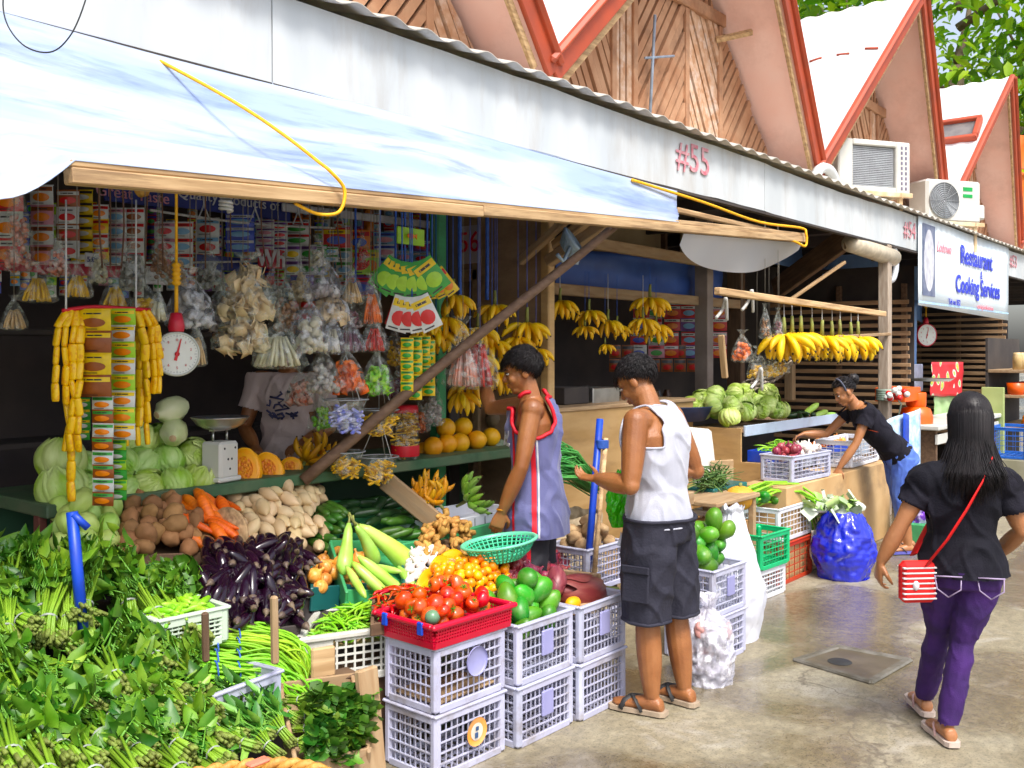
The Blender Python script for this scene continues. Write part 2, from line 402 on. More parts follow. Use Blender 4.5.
def make_drain():
    c = [W(797, 661, z=0), W(838, 648, z=0), W(908, 661, z=0), W(870, 683, z=0)]
    ce = sum(c, V()) / 4
    t = thing('drain_cover', 'square concrete drain cover with a dark finger hole set in the wet paving', 'drain cover', (ce.x, ce.y, 0))
    lc = [p - ce for p in c]
    mc = mat('drain_concrete', (.085, .07, .05), .42, (.13, .11, .08), 6, .5, dirt_or_sheen=((.10, .09, .06), .7, 3))
    fr = MB()
    for i in range(4):
        a, b = lc[i], lc[(i + 1) % 4]; d = b - a; q = track(d); q.translation = (a + b) / 2 + V((0, 0, .004))
        fr.box((0, 0, 0), (d.length + .03, .045, .018 + .004 * (i % 2)), q, 0, .008)
    fr.build('frame', mat('drain_frame', (.17, .16, .14), .5, (.09, .08, .06), 14, .5, dirt_or_sheen=((.10, .085, .05), .8, 9)), t)
    sl = MB(); ins = [p * .93 for p in lc]
    sl.add([(p.x, p.y, .006) for p in ins] + [(p.x, p.y, -.02) for p in ins], [(0, 1, 2, 3), (0, 4, 5, 1), (1, 5, 6, 2), (2, 6, 7, 3), (3, 7, 4, 0)], 0, False)
    sl.build('slab', mc, t)
    h = MB(); h.lathe([(.0, .011), (.055, .011), (.062, .008)], 18, 0, (-.05, .05, 0)); h.build('hole', m_black, t)
make_drain()

# ================================================================== market building
YB, YF = 3.6, 3.2
bld = thing('market_building', 'long row of market stalls with steep red edged gables above a white fascia', 'building', (4, 4, 0))
def bp(mb, name, m, par=None, off=True):
    """link a part of the building given in world coordinates"""
    o = mb.build(name, m); p = par or bld; o.parent = p
    q = V((4, 4, 0)); o.matrix_local = Matrix.Translation(-q) if p is bld else Matrix.Identity(4)
    return o
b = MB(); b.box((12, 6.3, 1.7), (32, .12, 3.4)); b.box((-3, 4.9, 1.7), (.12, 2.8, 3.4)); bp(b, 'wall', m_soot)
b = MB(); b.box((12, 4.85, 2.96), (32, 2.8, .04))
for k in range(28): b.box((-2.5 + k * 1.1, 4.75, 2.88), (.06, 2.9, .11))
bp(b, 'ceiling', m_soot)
# corrugated eave roof running back from the fascia to the gable wall
def corr(u, v):
    x = -3 + 31 * u; w = .014 * math.cos(x * 2 * math.pi / .21)
    return V((x, 3.08 + 1.35 * v, 3.085 + .42 * v + w + .01 * nz((x, v, 3), .7)))
b = MB(); b.sheet(corr, 1100, 3, th=.006); bp(b, 'eave_roof', m_galv)
b = MB(); b.box((12, YF + .06, 2.94), (32, .05, .09)); bp(b, 'eave_beam', m_woodd)
xs = [-3, 2.35, 6.9, 10.55, 14.9, 19.5, 28]
for i in range(6):
    x0, x1 = xs[i] + .003, xs[i + 1] - .003
    b = MB(); n = 24
    def fz(x): return .018 * nz((x, 0, 5), .5) + .008 * nz((x, 0, 1), 3)
    b.sheet(lambda u, v: V((x0 + (x1 - x0) * u, YF - .012 + .006 * nz((x0 + (x1 - x0) * u, v, 0), 2), 2.69 + fz(x0 + (x1 - x0) * u) + .365 * v)), n, 2, th=-.02, smooth=False)
    f = bp(b, 'fascia_board', mat('weathered_fascia', (.60, .625, .64), .5, (.50, .53, .55), 2.2, .08, stretch=(1.6, 1.6, .35), dirt_or_sheen=((.34, .29, .23), .45, 2.6)))
    eb = bp(MB().box(((x0 + x1) / 2, YF - .012, 2.683), (x1 - x0, .05, .018)), 'shadow_strip', m_dark);  # added dark strip standing in for the shadow line under the fascia
    if i == 1: t55 = f
    if i == 2: t56 = f
    if i == 3: tail = f
m_redf = mat('faded_sign_red', (.50, .16, .20), .6, (.56, .36, .38), 30, 0)
p = W(691, 160, y=YF - .02); text('#55', .27, m_redf, t55, (p.x, YF - .040, p.z), 'painted_number', sx=1.1)
p = W(908, 231, y=YF - .02); text('#54', .25, m_redf, t56, (p.x, YF - .040, p.z), 'painted_number', sx=1.0)
p = W(1012, 262, y=YF - .02); text('#53', .25, m_redf, tail, (p.x, YF - .040, p.z), 'painted_number', sx=1.1)

def clip(poly, a, b):
    """keep the part of a 2-D polygon left of the line a->b"""
    out = []
    for i in range(len(poly)):
        p, q = poly[i], poly[(i + 1) % len(poly)]
        sp = (b[0] - a[0]) * (p[1] - a[1]) - (b[1] - a[1]) * (p[0] - a[0]); sq = (b[0] - a[0]) * (q[1] - a[1]) - (b[1] - a[1]) * (q[0] - a[0])
        if sp >= 0: out.append(p)
        if sp * sq < 0:
            t = sp / (sp - sq); out.append((p[0] + (q[0] - p[0]) * t, p[1] + (q[1] - p[1]) * t))
    return out
def clipto(poly, region):
    for i in range(len(region)):
        if len(poly) < 3: return []
        poly = clip(poly, region[i], region[(i + 1) % len(region)])
    return poly if len(poly) >= 3 else []
m_plank = mat('weathered_gable_plank', (.46, .27, .17), .8, (.60, .43, .32), 5, .2, 0, stretch=(3, 3, 3), dirt_or_sheen=((.72, .64, .58), .8, 3.2))
m_plank2 = mat('brown_gable_plank', (.38, .21, .13), .8, (.48, .30, .20), 5, .2, dirt_or_sheen=((.12, .06, .04), .6, 2.6))
X0, DX = .48, 4.27
for gi in range(6):
    xl, xr = X0 + DX * gi, X0 + DX * (gi + 1); xm = (xl + xr) / 2; zv, za = 3.34, 5.58; yf, ya, yb = YB, YB - .33, 9.0
    rm = m_roof if gi < 4 else m_rust
    def slope(xe, zo, y1=yb):
        return lambda u, v: V((xe + (xm - xe) * u, (yf + (ya - yf) * u) * (1 - v) + y1 * v, zv + (za - zv) * u + zo + .012 * math.cos(v * 2 * math.pi * 22) * (1 if zo > 0 else 0)))
    g = bp(MB().sheet(slope(xl, .05), 2, 176, smooth=True).sheet(slope(xr, .05), 2, 176), 'gable_roof', rm)
    s = MB().sheet(slope(xl, 0, 4.4), 6, 2).sheet(slope(xr, 0, 4.4), 6, 2); s = bp(s, 'soffit', m_pink); s.parent = g; s.matrix_local = Matrix.Identity(4)
    for xe in (xl, xr):
        bb = MB()
        a, c = V((xe, yf, zv)), V((xm, ya, za)); d = (c - a); q = track(d, (0, -1, 0)); q.translation = (a + c) / 2 + V((0, -.025, .01))
        bb.box((0, .0, 0), (d.length, .135, .035), q, 0, .006); bb.box((0, .075 * (1 if xe < xm else -1), .02), (d.length, .05, .075), q, 0, .02)
        bb = bb.build('barge_board', m_red); bb.parent = g
        b2 = MB(); q2 = q.copy(); q2.translation = q.translation + V((0, .02, -.0)); b2.box((0, -.11 * (1 if xe < xm else -1), -.02), (d.length - .2, .05, .03), q2, 0, .004)
        b2 = b2.build('edge_lath', m_woodx); b2.parent = g
    # seam strip and skylight on the left-hand slope
    st = MB(); f = slope(xl, .068)
    for k in range(14):
        a, c = f(.66, .02 + k * .055), f(.66, .045 + k * .055); st.tube([a, c], .012, 5)
    st = st.build('seam', m_red); st.parent = g
    if gi == 3:
        sk = MB(); a = f(.60, .075); n1 = (V((xm - xl, 0, za - zv))).normalized(); up = V((-n1.z, 0, n1.x)); q = axes(n1, (0, 1, 0), n1.cross(V((0, 1, 0))), a)
        for cx, cy, sx, sy in ((-.22, 0, .07, .7), (.22, 0, .07, .7), (0, .32, .38, .07), (0, -.32, .38, .07)): sk.box((cx, cy, .03), (sx, sy, .1), q, 0, .01)
        sk = sk.build('skylight_frame', m_red); sk.parent = g
        gl = MB().box((0, 0, .015), (.4, .6, .02), q).build('skylight_pane', mat('dull_pane', (.12, .11, .11), .2, (.2, .18, .17), 6, 0)); gl.parent = g
    # diagonal-boarded gable wall
    yw = 4.02; k = .06
    tri = [(xl + .10, zv), (xr - .10, zv), (xm, za - .12)]
    gw = MB(); zt = 4.56
    cols = [0, .30, .37, .56, .70, 1.0] if gi % 2 else [0, .34, .60, .66, .84, 1.0]
    dirs = [-60, 90, 55, -60, 52] if gi % 2 else [48, -58, 90, 52, -60]
    for j in range(5):
        a0, a1 = xl + (xr - xl) * cols[j], xl + (xr - xl) * cols[j + 1]
        reg = clipto([(a0, zv - .2), (a1, zv - .2), (a1, zt - .05), (a0, zt - .05)], tri)
        if not reg: continue
        an = R(dirs[j]); u = V((math.cos(an), math.sin(an))); w = V((-u.y, u.x)); c = V(((a0 + a1) / 2, 4))
        wd_ = .085
        for s_ in range(-40, 41):
            o = c + w * (s_ * wd_); h = wd_ * .5 - .011
            if dirs[j] == 90 and abs(s_) > 9: continue
            pl = [tuple(o - u * 4 - w * h), tuple(o + u * 4 - w * h), tuple(o + u * 4 + w * h), tuple(o - u * 4 + w * h)]
            pl = clipto(pl, reg)
            if pl: e = rnd.uniform(0, .022); gw.prism(pl, yw - .03 - e, yw, 1 if (j + gi) % 2 else 0)
    reg = clipto([(xl, zt + .06), (xr, zt + .06), (xr, za), (xl, za)], tri)
    for s_ in range(60):
        x = xl + s_ * .095; pl = clipto([(x, zt), (x + .045, zt), (x + .045, za), (x, za)], reg)
        if pl: gw.prism(pl, yw - .03, yw + .02, 1)
    gw = bp(gw, 'gable_wall', [m_plank, m_plank2])
    fr = MB(); w_ = (zt - zv) / (za - zv) * (xr - xl) / 2
    fr.box((xm, yw - .05, zt), (xr - xl - 2 * w_ - .1, .05, .11), bev=.006)
    for j in range(1, 5): x = xl + (xr - xl) * cols[j]; fr.box((x, yw - .046, (zv + zt) / 2), (.06, .03, zt - zv - .12), bev=.004)
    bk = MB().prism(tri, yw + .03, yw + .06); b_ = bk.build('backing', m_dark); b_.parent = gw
    fr = fr.build('frame', m_plank2); fr.parent = gw
# bit of broken lath sticking out under one gable
b = MB(); a = W(716, 40, y=3.96); c = W(752, 32, y=3.72); b.tube([a, c], .03, 4, smooth=False); bp(b, 'lath_end', m_woodx)
b = MB(); a = W(655, 15, y=3.92); c = W(650, 115, y=3.92); e = W(645, 58, y=3.92); f = W(674, 56, y=3.92); b.tube([a, c], .012, 6); b.tube([e, f], .01, 6); bp(b, 'conduit', mat('blue_grey_pipe', (.35, .42, .52), .5))

# ================================================================== air conditioners on brackets above the fascia
def ac_unit(px0, px1, py0, py1, y, label, fan):
    a = W(px0, py1, y=y); d = (V((a.x, a.y, 0))).dot(FW); w = (px1 - px0) / FPX * d * 1.06; h = (py1 - py0) / FPX * d
    t = thing('air_conditioner', label, 'air conditioner', a, R(-32))
    c = MB(); D = .34; e = .03
    if fan: c.box((w / 2, D / 2, h / 2), (w, D, h), bev=.03)
    else:
        c.box((w / 2, D / 2 + .03, h / 2), (w, D - .06, h), bev=.02)
        for x0, x1 in ((0, .2 * w), (.8 * w, w)): c.box(((x0 + x1) / 2, .02, h / 2), (x1 - x0, .06, h), bev=.012)
        c.box((w / 2, .02, .03), (.6 * w, .06, .06), bev=.01); c.box((w / 2, .02, h - .03), (.6 * w, .06, .06), bev=.01)
    c.build('casing', m_acw, t)
    g = MB()
    if fan:
        cx, cz, r = w * .30, h * .5, h * .42
        for i in range(9): g.lathe([(r * (i + 1) / 9, -.006), (r * (i + 1) / 9 + .006, 0), (r * (i + 1) / 9, .006)], 28, M=Matrix.Translation((cx, -.015, cz)) @ rotm(90))
        for i in range(12): an = i * math.pi / 6; g.tube([(cx, -.015, cz), (cx + r * math.cos(an), -.015, cz + r * math.sin(an))], .004, 4)
        g.build('fan_grille', m_grey, t)
        MB().lathe([(0, 0), (r, 0), (r, .006)], 28, M=Matrix.Translation((cx, -.004, cz)) @ rotm(90)).build('fan_recess', mat('fan_recess', (.42, .45, .48), .5), t)
        lb = MB(); lb.box((w * .74, -.003, h * .80), (w * .17, .006, h * .09)); lb.box((w * .74, -.003, h * .64), (w * .17, .006, h * .08)); lb.build('label', mat('label_green', (.02, .35, .10), .4), t)
        MB().box((w + .06, .16, h * .3), (.13, .2, h * .35), bev=.02).build('valve_cover', m_acw, t)
    else:
        for i in range(22): g.box((w / 2, .03, .075 + (h - .15) * i / 21), (.58 * w, .012, .012))
        for i in range(26): g.box((.215 * w + .57 * w * i / 25, .036, h / 2), (.004, .01, h - .14))
        g.build('grille', m_grey, t)
        MB().box((w / 2, .05, h / 2), (.58 * w, .01, h - .12)).build('coil', mat('coil_grey', (.40, .43, .46), .5, (.33, .35, .38), 40), t)
        s = MB()
        for i in range(9):
            for k in (0, 1): s.box((w * (.875 + k * .06), -.011, h * (.1 + i * .098)), (.022, .004, h * .06))
        s.build('vent_slot', mat('slot_grey', (.18, .16, .22), .6), t)
    br = MB()
    for x in (w * .2, w * .8):
        br.box((x, .2, -.03), (.045, .62, .05), bev=.004); br.box((x, -.06, -.2), (.04, .04, .34)); br.tube([(x, -.1, -.05), (x, .32, -.4)], .02, 4, smooth=False)
    br.box((w / 2, -.08, -.03), (w * .9, .04, .05), bev=.004)
    br.build('bracket', mat('cream_bracket', (.72, .62, .46), .6, (.55, .40, .25), 8, .1), t)
ac_unit(838, 921, 137, 190, 3.66, 'boxy air conditioner with a square grey grille on cream brackets', False)
ac_unit(927, 992, 178, 221, 3.56, 'outdoor air conditioner with a round fan grille and green label', True)
# coil of white pipe beside the first unit
b = MB(); a = W(826, 186, y=3.5); b.tube([a + V((.26 * math.cos(t), 0, .17 * math.sin(t))) for t in [math.pi * k / 14 for k in range(15)]], .05, 8)
tag(b.build('drain_pipe', m_white), 'bent white pipe end lying left of the boxy air conditioner', 'pipe')
a = W(800, 148, y=3.55)

# ================================================================== plywood partition, counters, posts, back sheets
def slab(name, c, s, m, label, cat, bev=.006, rz=0):
    o = MB().box((0, 0, 0), s, bev=bev).build(name, m); o.location = c; o.rotation_euler = (0, 0, rz); return tag(o, label, cat)
PX = 4.98
pt = thing('plywood_partition', 'brown plywood partition dividing the front stall from the next one', 'partition', (PX, 3.76, 0))
MB().box((0, 1.2, 1.4), (.03, 2.4, 2.8), bev=.004).build('board', m_plyd, pt)
pb = MB(); pb.box((.0, .03, 1.4), (.07, .07, 2.8), bev=.008); pb.build('edge_post', m_ply, pt)
pb = MB(); pb.box((-.03, .62, 1.4), (.035, .06, 2.8), bev=.006); pb.box((-.03, 1.1, 2.15), (.035, 1.0, .08), bev=.006); pb.build('batten', m_wood, pt)
sg = MB().box((0, .72, 2.36), (.012, .30, .26)).build('number_board', mat('chalky_board', (.42, .36, .36), .8, (.32, .26, .26), 5), pt); sg.location.x = -.055
text('#56', .2, m_redp, pt, (-.064, .72, 2.37), 'painted_number', M=axes((0, -1, 0), (0, 0, 1), (-1, 0, 0)))
gp = W(438, 300, y=4.15); o = MB().box((0, 0, 1.4), (.08, .08, 2.8), bev=.01).build('wooden_post', m_greenl); o.location = (gp.x, 4.15, 0); tag(o, 'green painted post behind the hanging bananas', 'post')
gp = W(452, 300, y=4.3); o = MB().box((0, 0, 1.4), (.10, .06, 2.8), bev=.01).build('wooden_post', m_dark); o.location = (gp.x, 4.3, 0); tag(o, 'blackened post just right of the green painted post', 'post')
ps = thing('timber_post', 'squared grey timber post at the corner of the second stall carrying the banana pole', 'post', (9.75, 3.2, 0))
MB().box((0, 0, 1.34), (.105, .105, 2.69), bev=.008).build('shaft', mat('grey_timber', (.30, .24, .19), .85, (.42, .36, .30), 6, .25, stretch=(6, 6, 1)), ps)
kn = MB()
for i in range(5): kn.lathe([(.082, -.012), (.09, 0), (.082, .012)], 12, 0, (0, 0, 1.15 + i * .022))
kn.tube([(0.06, -.07, 1.2), (.12, -.12, 1.1), (.1, -.1, .98)], .008, 5); kn.build('twine_lashing', mat('pale_green_twine', (.35, .45, .38), .8), ps)
# gutter pipe and its hook under the fascia
pp = MB(); a, c = W(850, 243, y=YF + .05), W(893, 258, y=YF - .02); pp.tube([a, c], .085, 14); tag(pp.build('gutter_pipe', mat('cream_pipe', (.62, .55, .44), .5)), 'short cream gutter pipe tucked under the white fascia', 'pipe')
hk = MB(); a = W(890, 262, y=YF); hk.tube([a + V((.19 * math.sin(t), 0, .19 * math.cos(t))) for t in [R(20 + 14 * k) for k in range(13)]], .03, 8); tag(hk.build('curved_pipe', mat('pale_grey_pipe', (.60, .62, .66), .4)), 'curved pale grey pipe hanging beside the gutter pipe', 'pipe')

def slat_wall(x, y0, y1, z0, z1, label, sp=.088, off=0):
    t = thing('slat_wall', label, 'slat wall', (x, y0, 0)); s = MB(); n = int((z1 - z0) / sp)
    for i in range(n):
        L = y1 - y0 + rnd.uniform(-.03, .03); s.box((rnd.uniform(-.006, .006), L / 2 + rnd.uniform(-.02, .02), z0 + i * sp), (.022, L, sp * rnd.uniform(.45, .6)), rot=rotm(rnd.uniform(-.6, .6)), bev=.004)
    s.build('slats', mat('bamboo_slat', (.44, .30, .19), .7, (.30, .19, .11), 3, .2, stretch=(6, 1, 9), dirt_or_sheen=((.14, .08, .05), .6, 2)), t)
    for k in range(3): MB().box((.03, .08 + (y1 - y0 - .16) * k / 2, (z0 + z1) / 2), (.05, .06, z1 - z0 + .1), bev=.005).build('stud', m_woodd, t)
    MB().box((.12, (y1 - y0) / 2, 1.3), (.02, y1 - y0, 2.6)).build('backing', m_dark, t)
slat_wall(11.1, 3.36, 5.0, .25, 2.34, 'bamboo slat wall behind the long row of hanging bananas')
slat_wall(15.3, 3.3, 4.6, .25, 2.32, 'bamboo slat wall below the blue and white banner')
# second stall: plywood counter, blue sheets, rear beam
ct = thing('plywood_counter', 'tan plywood stall front behind the two young men', 'counter', (5.03, 3.8, 0))
MB().box((.95, 0, .62), (1.86, .03, 1.22), bev=.003).build('front_panel', m_ply, ct)
MB().box((.95, .30, 1.235), (1.9, .66, .03), bev=.006).build('counter_top', m_wood, ct)
def hang(name, pts4, m, label, cat, amp=.03, nu=24, nv=10, th=.004):
    A, B, C, D = pts4
    s = MB().sheet(lambda u, v: A * (1 - u) * (1 - v) + B * u * (1 - v) + C * u * v + D * (1 - u) * v + V((0, amp * nz((u * 5, v * 3, A.x)), amp * .6 * nz((u * 4, v * 2, A.y)) * v)), nu, nv, th=th)
    return tag(s.build(name, m), label, cat)
hang('tarp', [W(556, 248, y=4.6), W(722, 262, y=4.6), W(722, 302, y=4.6), W(556, 293, y=4.6)], m_bluet, 'dark blue plastic sheet tied along the back of the banana stall', 'tarp')
hang('tarp', [W(690, 205, y=4.9), W(828, 232, y=4.9), W(828, 276, y=4.9), W(690, 246, y=4.9)], m_bluel, 'pale blue sheet above the second stall, left of the dark brace', 'tarp')
hang('tarp', [W(846, 236, y=4.4), W(922, 262, y=4.4), W(922, 322, y=4.4), W(822, 276, y=4.4)], m_bluel, 'pale blue sheet hung behind the squared grey post', 'tarp')
hang('tarp', [W(893, 300, y=3.6), W(917, 300, y=3.6), W(917, 380, y=3.6), W(893, 380, y=3.6)], m_bluel, 'narrow blue sheet strip just right of the squared grey post', 'tarp')
def beam(name, a, c, w, h, m, label, cat='beam', bev=.006):
    d = c - a; q = track(d); q.translation = (a + c) / 2
    o = MB().box((0, 0, 0), (d.length, w, h), bev=bev).build(name, m); o.matrix_world = q; return tag(o, label, cat)
beam('timber_beam', W(545, 288, y=4.5), W(745, 305, y=4.5), .05, .09, m_wood, 'reddish brown beam under the dark blue sheet')
beam('timber_beam', W(575, 240, y=4.2), W(742, 268, y=4.2), .06, .09, m_wood, 'mossy grey beam above the dark blue sheet')
beam('timber_brace', W(846, 238, y=3.3), W(775, 290, y=4.3), .06, .22, m_woodd, 'thick dark diagonal brace under the fascia beside the post', 'brace')
beam('timber_brace', W(845, 262, y=3.28), W(790, 300, y=3.5), .03, .03, m_woodx, 'thin pale lath running under the thick dark brace', 'brace')
beam('timber_post', W(704, 190, y=4.45), W(704, 405, y=4.45), .14, .12, mat('grey_post', (.24, .20, .18), .85, (.33, .28, .25), 5, .2), 'grey brown post behind the cabbages of the second stall', 'post')
beam('timber_post', W(736, 240, y=4.55), W(736, 405, y=4.55), .16, .1, m_woodd, 'dark post beside the grey brown one behind the cabbages', 'post')
beam('timber_post', W(790, 330, y=4.7), W(790, 400, y=4.7), .1, .1, m_wood, 'short brown post at the far end of the slat wall', 'post')
slab('wall_panel', W(625, 238, y=5.2), (1.35, .03, .7), mat('cream_panel', (.50, .40, .26), .8, (.42, .33, .21), 3), 'cream board panel high at the back of the banana stall', 'panel')
slab('wall_panel', W(692, 238, y=5.25), (.5, .03, .7), mat('cream_panel', (.5, .4, .26)), 'narrow cream board beside the larger one at the back', 'panel')
for i, (x, lab) in enumerate(((664, 'thin brown stud splitting the cream boards'), )):
    beam('stud', W(x, 200, y=5.1), W(x, 285, y=5.1), .06, .05, m_woodd, lab, 'stud')
# roof struts of the front stall
for a, c, w, m, lab in ((W(632, 205, y=3.1), W(548, 262, y=3.75), .07, m_wood, 'lower brown strut rising from the partition to the tarp beam'),
                        (W(612, 200, y=3.15), W(555, 246, y=3.7), .06, m_woodx, 'pale strut lashed with grey cord under the tarp beam'),
                        (W(590, 198, y=3.3), W(520, 262, y=3.9), .05, m_wood, 'thin strut left of the lashed pair under the tarp')):
    beam('roof_strut', a, c, w, w, m, lab, 'strut')
b = MB(); a = W(573, 240, y=3.4)
for i in range(6): b.lathe([(.085, -.012), (.095, 0), (.085, .012)], 10, 0, (0, 0, 0), Matrix.Translation(a + V((.02 * i, .02 * i, -.012 * i))) @ rotm(50, 30, 0))
b.tube([a, a + V((-.1, 0, -.14)), a + V((-.16, 0, -.1))], .012, 6); tag(b.build('cord_lashing', mat('grey_blue_cord', (.38, .48, .58), .7)), 'grey blue cord lashed round the struts', 'cord')

# ================================================================== big tarp, its beam, prop and ropes
B0, B1 = W(68, 176, y=2.6), W(803, 240, y=3.12)
def bpnt(t): return B0 + (B1 - B0) * t
def beam_px(px):
    lo, hi = -.6, 1.2
    for _ in range(50):
        t = (lo + hi) / 2; q = bpnt(t); x = 512 + FPX * q.dot(RT) / q.dot(FW)
        if x < px: lo = t
        else: hi = t
    return t
q = track(B1 - B0); L = (B1 - B0).length
tb = thing('tarp_beam', 'long pale wooden beam holding out the front edge of the white tarp', 'beam', M=Matrix.Translation(B0) @ q)
sp = L * .30
for a, c, w, h, dz, nm in ((0, sp - .002, .05, .045, .0, 'lower_lath'), (sp + .002, L, .05, .045, .004, 'lower_lath'), (.0, L * .62, .036, .02, .034, 'upper_lath'), (L * .62 + .003, L, .036, .03, .04, 'upper_lath')):
    MB().box(((a + c) / 2, 0, dz), (c - a, w, h), bev=.004).build(nm, m_woodx, tb)
def make_tarp():
    m = mat('white_tarp', (.62, .70, .84), .26, (.44, .54, .76), 1.6, .8, stretch=(.45, 3.4, 3.4), bscale=4, dirt_or_sheen=((.07, .14, .42), 1.0, 1.5), lo=.44, hi=.56)  # blue streaks in the colour imitate reflections along the tarp's wrinkles
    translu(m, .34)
    e = W(676, 206, y=YF - .02).x; tr = beam_px(676)
    def f(u, v):
        x = -2.2 + (e + 2.2) * u
        top = V((x, YF - .03, 2.70 + .02 * nz((x, 0, 9), .6)))
        t = -.42 + (tr + .42) * u
        bot = bpnt(max(t, 0) if t > -.02 else 0) + V((0, -.02, .04))
        if t <= 0:
            s = -t / .42; bot = B0 + V((-2.0 * s, -.1 * s - .02, .03 - .15 * math.sin(min(1, s * 4.2) * math.pi) * (1 - s * .5) + .62 * s * s + .1 * s))
        w = math.sin(math.pi * v); p = top * (1 - v) + bot * v
        p += V((0, 0, -.07 * w + .035 * w * nz((x * 1.3 + v * 1.2, v * 2.2, 2)) + .028 * w * math.sin(x * 2.1 + 4 * v + 2 * nz((x, v, 4), .8))))
        p += V((0, 1, 1)) * (.020 * w * nz((x * 1.8 - v * 2.5, v * 9, 7)) + .010 * w * abs(nz((x * 3 + v * 2, v * 6, 1))))
        return p
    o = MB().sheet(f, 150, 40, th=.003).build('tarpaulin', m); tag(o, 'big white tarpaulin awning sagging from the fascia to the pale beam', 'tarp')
    t0, t1 = beam_px(688), beam_px(806)
    def g(u, v):
        p = bpnt(t0 + (t1 - t0) * u) + V((0, .03, -.02)); w = math.sin(math.pi * min(1, u * .93 + .04)) ** .6
        return p + V((0, .10 * v * w + .03 * math.sin(u * 9) * v, -.24 * v * w))
    o = MB().sheet(g, 30, 10).build('tarpaulin', translu(mat('white_flap', (.88, .90, .93), .4, (.80, .83, .88), 3, .1), .6, (.95, .97, 1))); tag(o, 'short white tarp drooping under the far end of the beam', 'tarp')
make_tarp()
def smooth(P, k=5):
    P = [V(p) for p in P]; out = []
    for i in range(len(P) - 1):
        a, b_, c, d = P[max(i - 1, 0)], P[i], P[i + 1], P[min(i + 2, len(P) - 1)]
        for s_ in range(k): t = s_ / k; out.append(.5 * (2 * b_ + (c - a) * t + (2 * a - 5 * b_ + 4 * c - d) * t * t + (3 * b_ - a - 3 * c + d) * t ** 3))
    return out + [P[-1]]
def rope(pts, r, m, label, cat='rope', name='rope', n=6):
    pts = smooth(pts)
    return tag(MB().tube(pts, r, n).build(name, m), label, cat)
def arc(a, c, sag, n=14): return [a + (c - a) * (i / n) + V((0, 0, -sag * math.sin(math.pi * i / n))) for i in range(n + 1)]
b = bpnt(beam_px(331)); a = W(160, 61, y=YF - .05)
mid = [W(160 + (331 - 160) * t, 61 + (172 - 61) * t, y=YF - .05 + (b.y - .04 - YF + .05) * t) + V((0, -.05 * math.sin(math.pi * t), 0.0)) for t in [i / 12 for i in range(13)]]
rope(mid + [b + V((.02, -.05, .03)), b + V((0, -.045, -.05)), b + V((-.06, 0, -.06)), b + V((-.16, 0, -.035))], .0065, m_rope, 'yellow rope stretched over the white tarp from fascia to beam')
a, b = W(632, 180, y=YF - .06), bpnt(beam_px(797))
rope([a + V((0, 0, .0)), a + (b - a) * .35 + V((0, -.02, .015)), a + (b - a) * .7 + V((0, -.02, .02)), b + V((0, -.03, .09)), b + V((.06, -.05, .05)), b + V((.05, -.05, -.05)), b + V((-.1, -.03, -.03)), b + V((-.5, -.03, .0))], .010, m_rope, 'doubled yellow rope lying along the far end of the beam')
beam('tarp_pole', W(676, 210, y=3.14), W(792, 236, y=3.12), .035, .035, m_woodx, 'thin pale pole rolled in the tarp edge beside the doubled rope', 'pole')
# the diagonal prop from the shelf edge to the beam
a, c = W(303, 481, y=3.77), W(627, 214, y=2.95)
pr = MB(); d = c - a
pr.tube([a + d * t + V((0, 0, .012 * math.sin(5 * t))) for t in [i / 10 for i in range(11)]], [.031 - .007 * i / 10 for i in range(11)], 8)
tag(pr.build('wooden_prop', mat('brown_pole', (.13, .08, .055), .7, (.20, .13, .09), 7, .25, stretch=(1, 6, 6))), 'long dark wooden prop leaning from the shelf edge up to the tarp beam', 'prop')
# loose black cable loop near the top of the picture
rope([W(6, -20, d=1.9), W(3, 5, d=1.9), W(8, 26, d=1.9), W(22, 44, d=1.9), W(40, 52, d=1.9), W(56, 50, d=1.9), W(70, 36, d=1.9), W(80, 16, d=1.9), W(90, -14, d=1.9)], .0016, m_black, 'thin black cable hanging in a loop in front of the fascia', 'cable', 'cable')

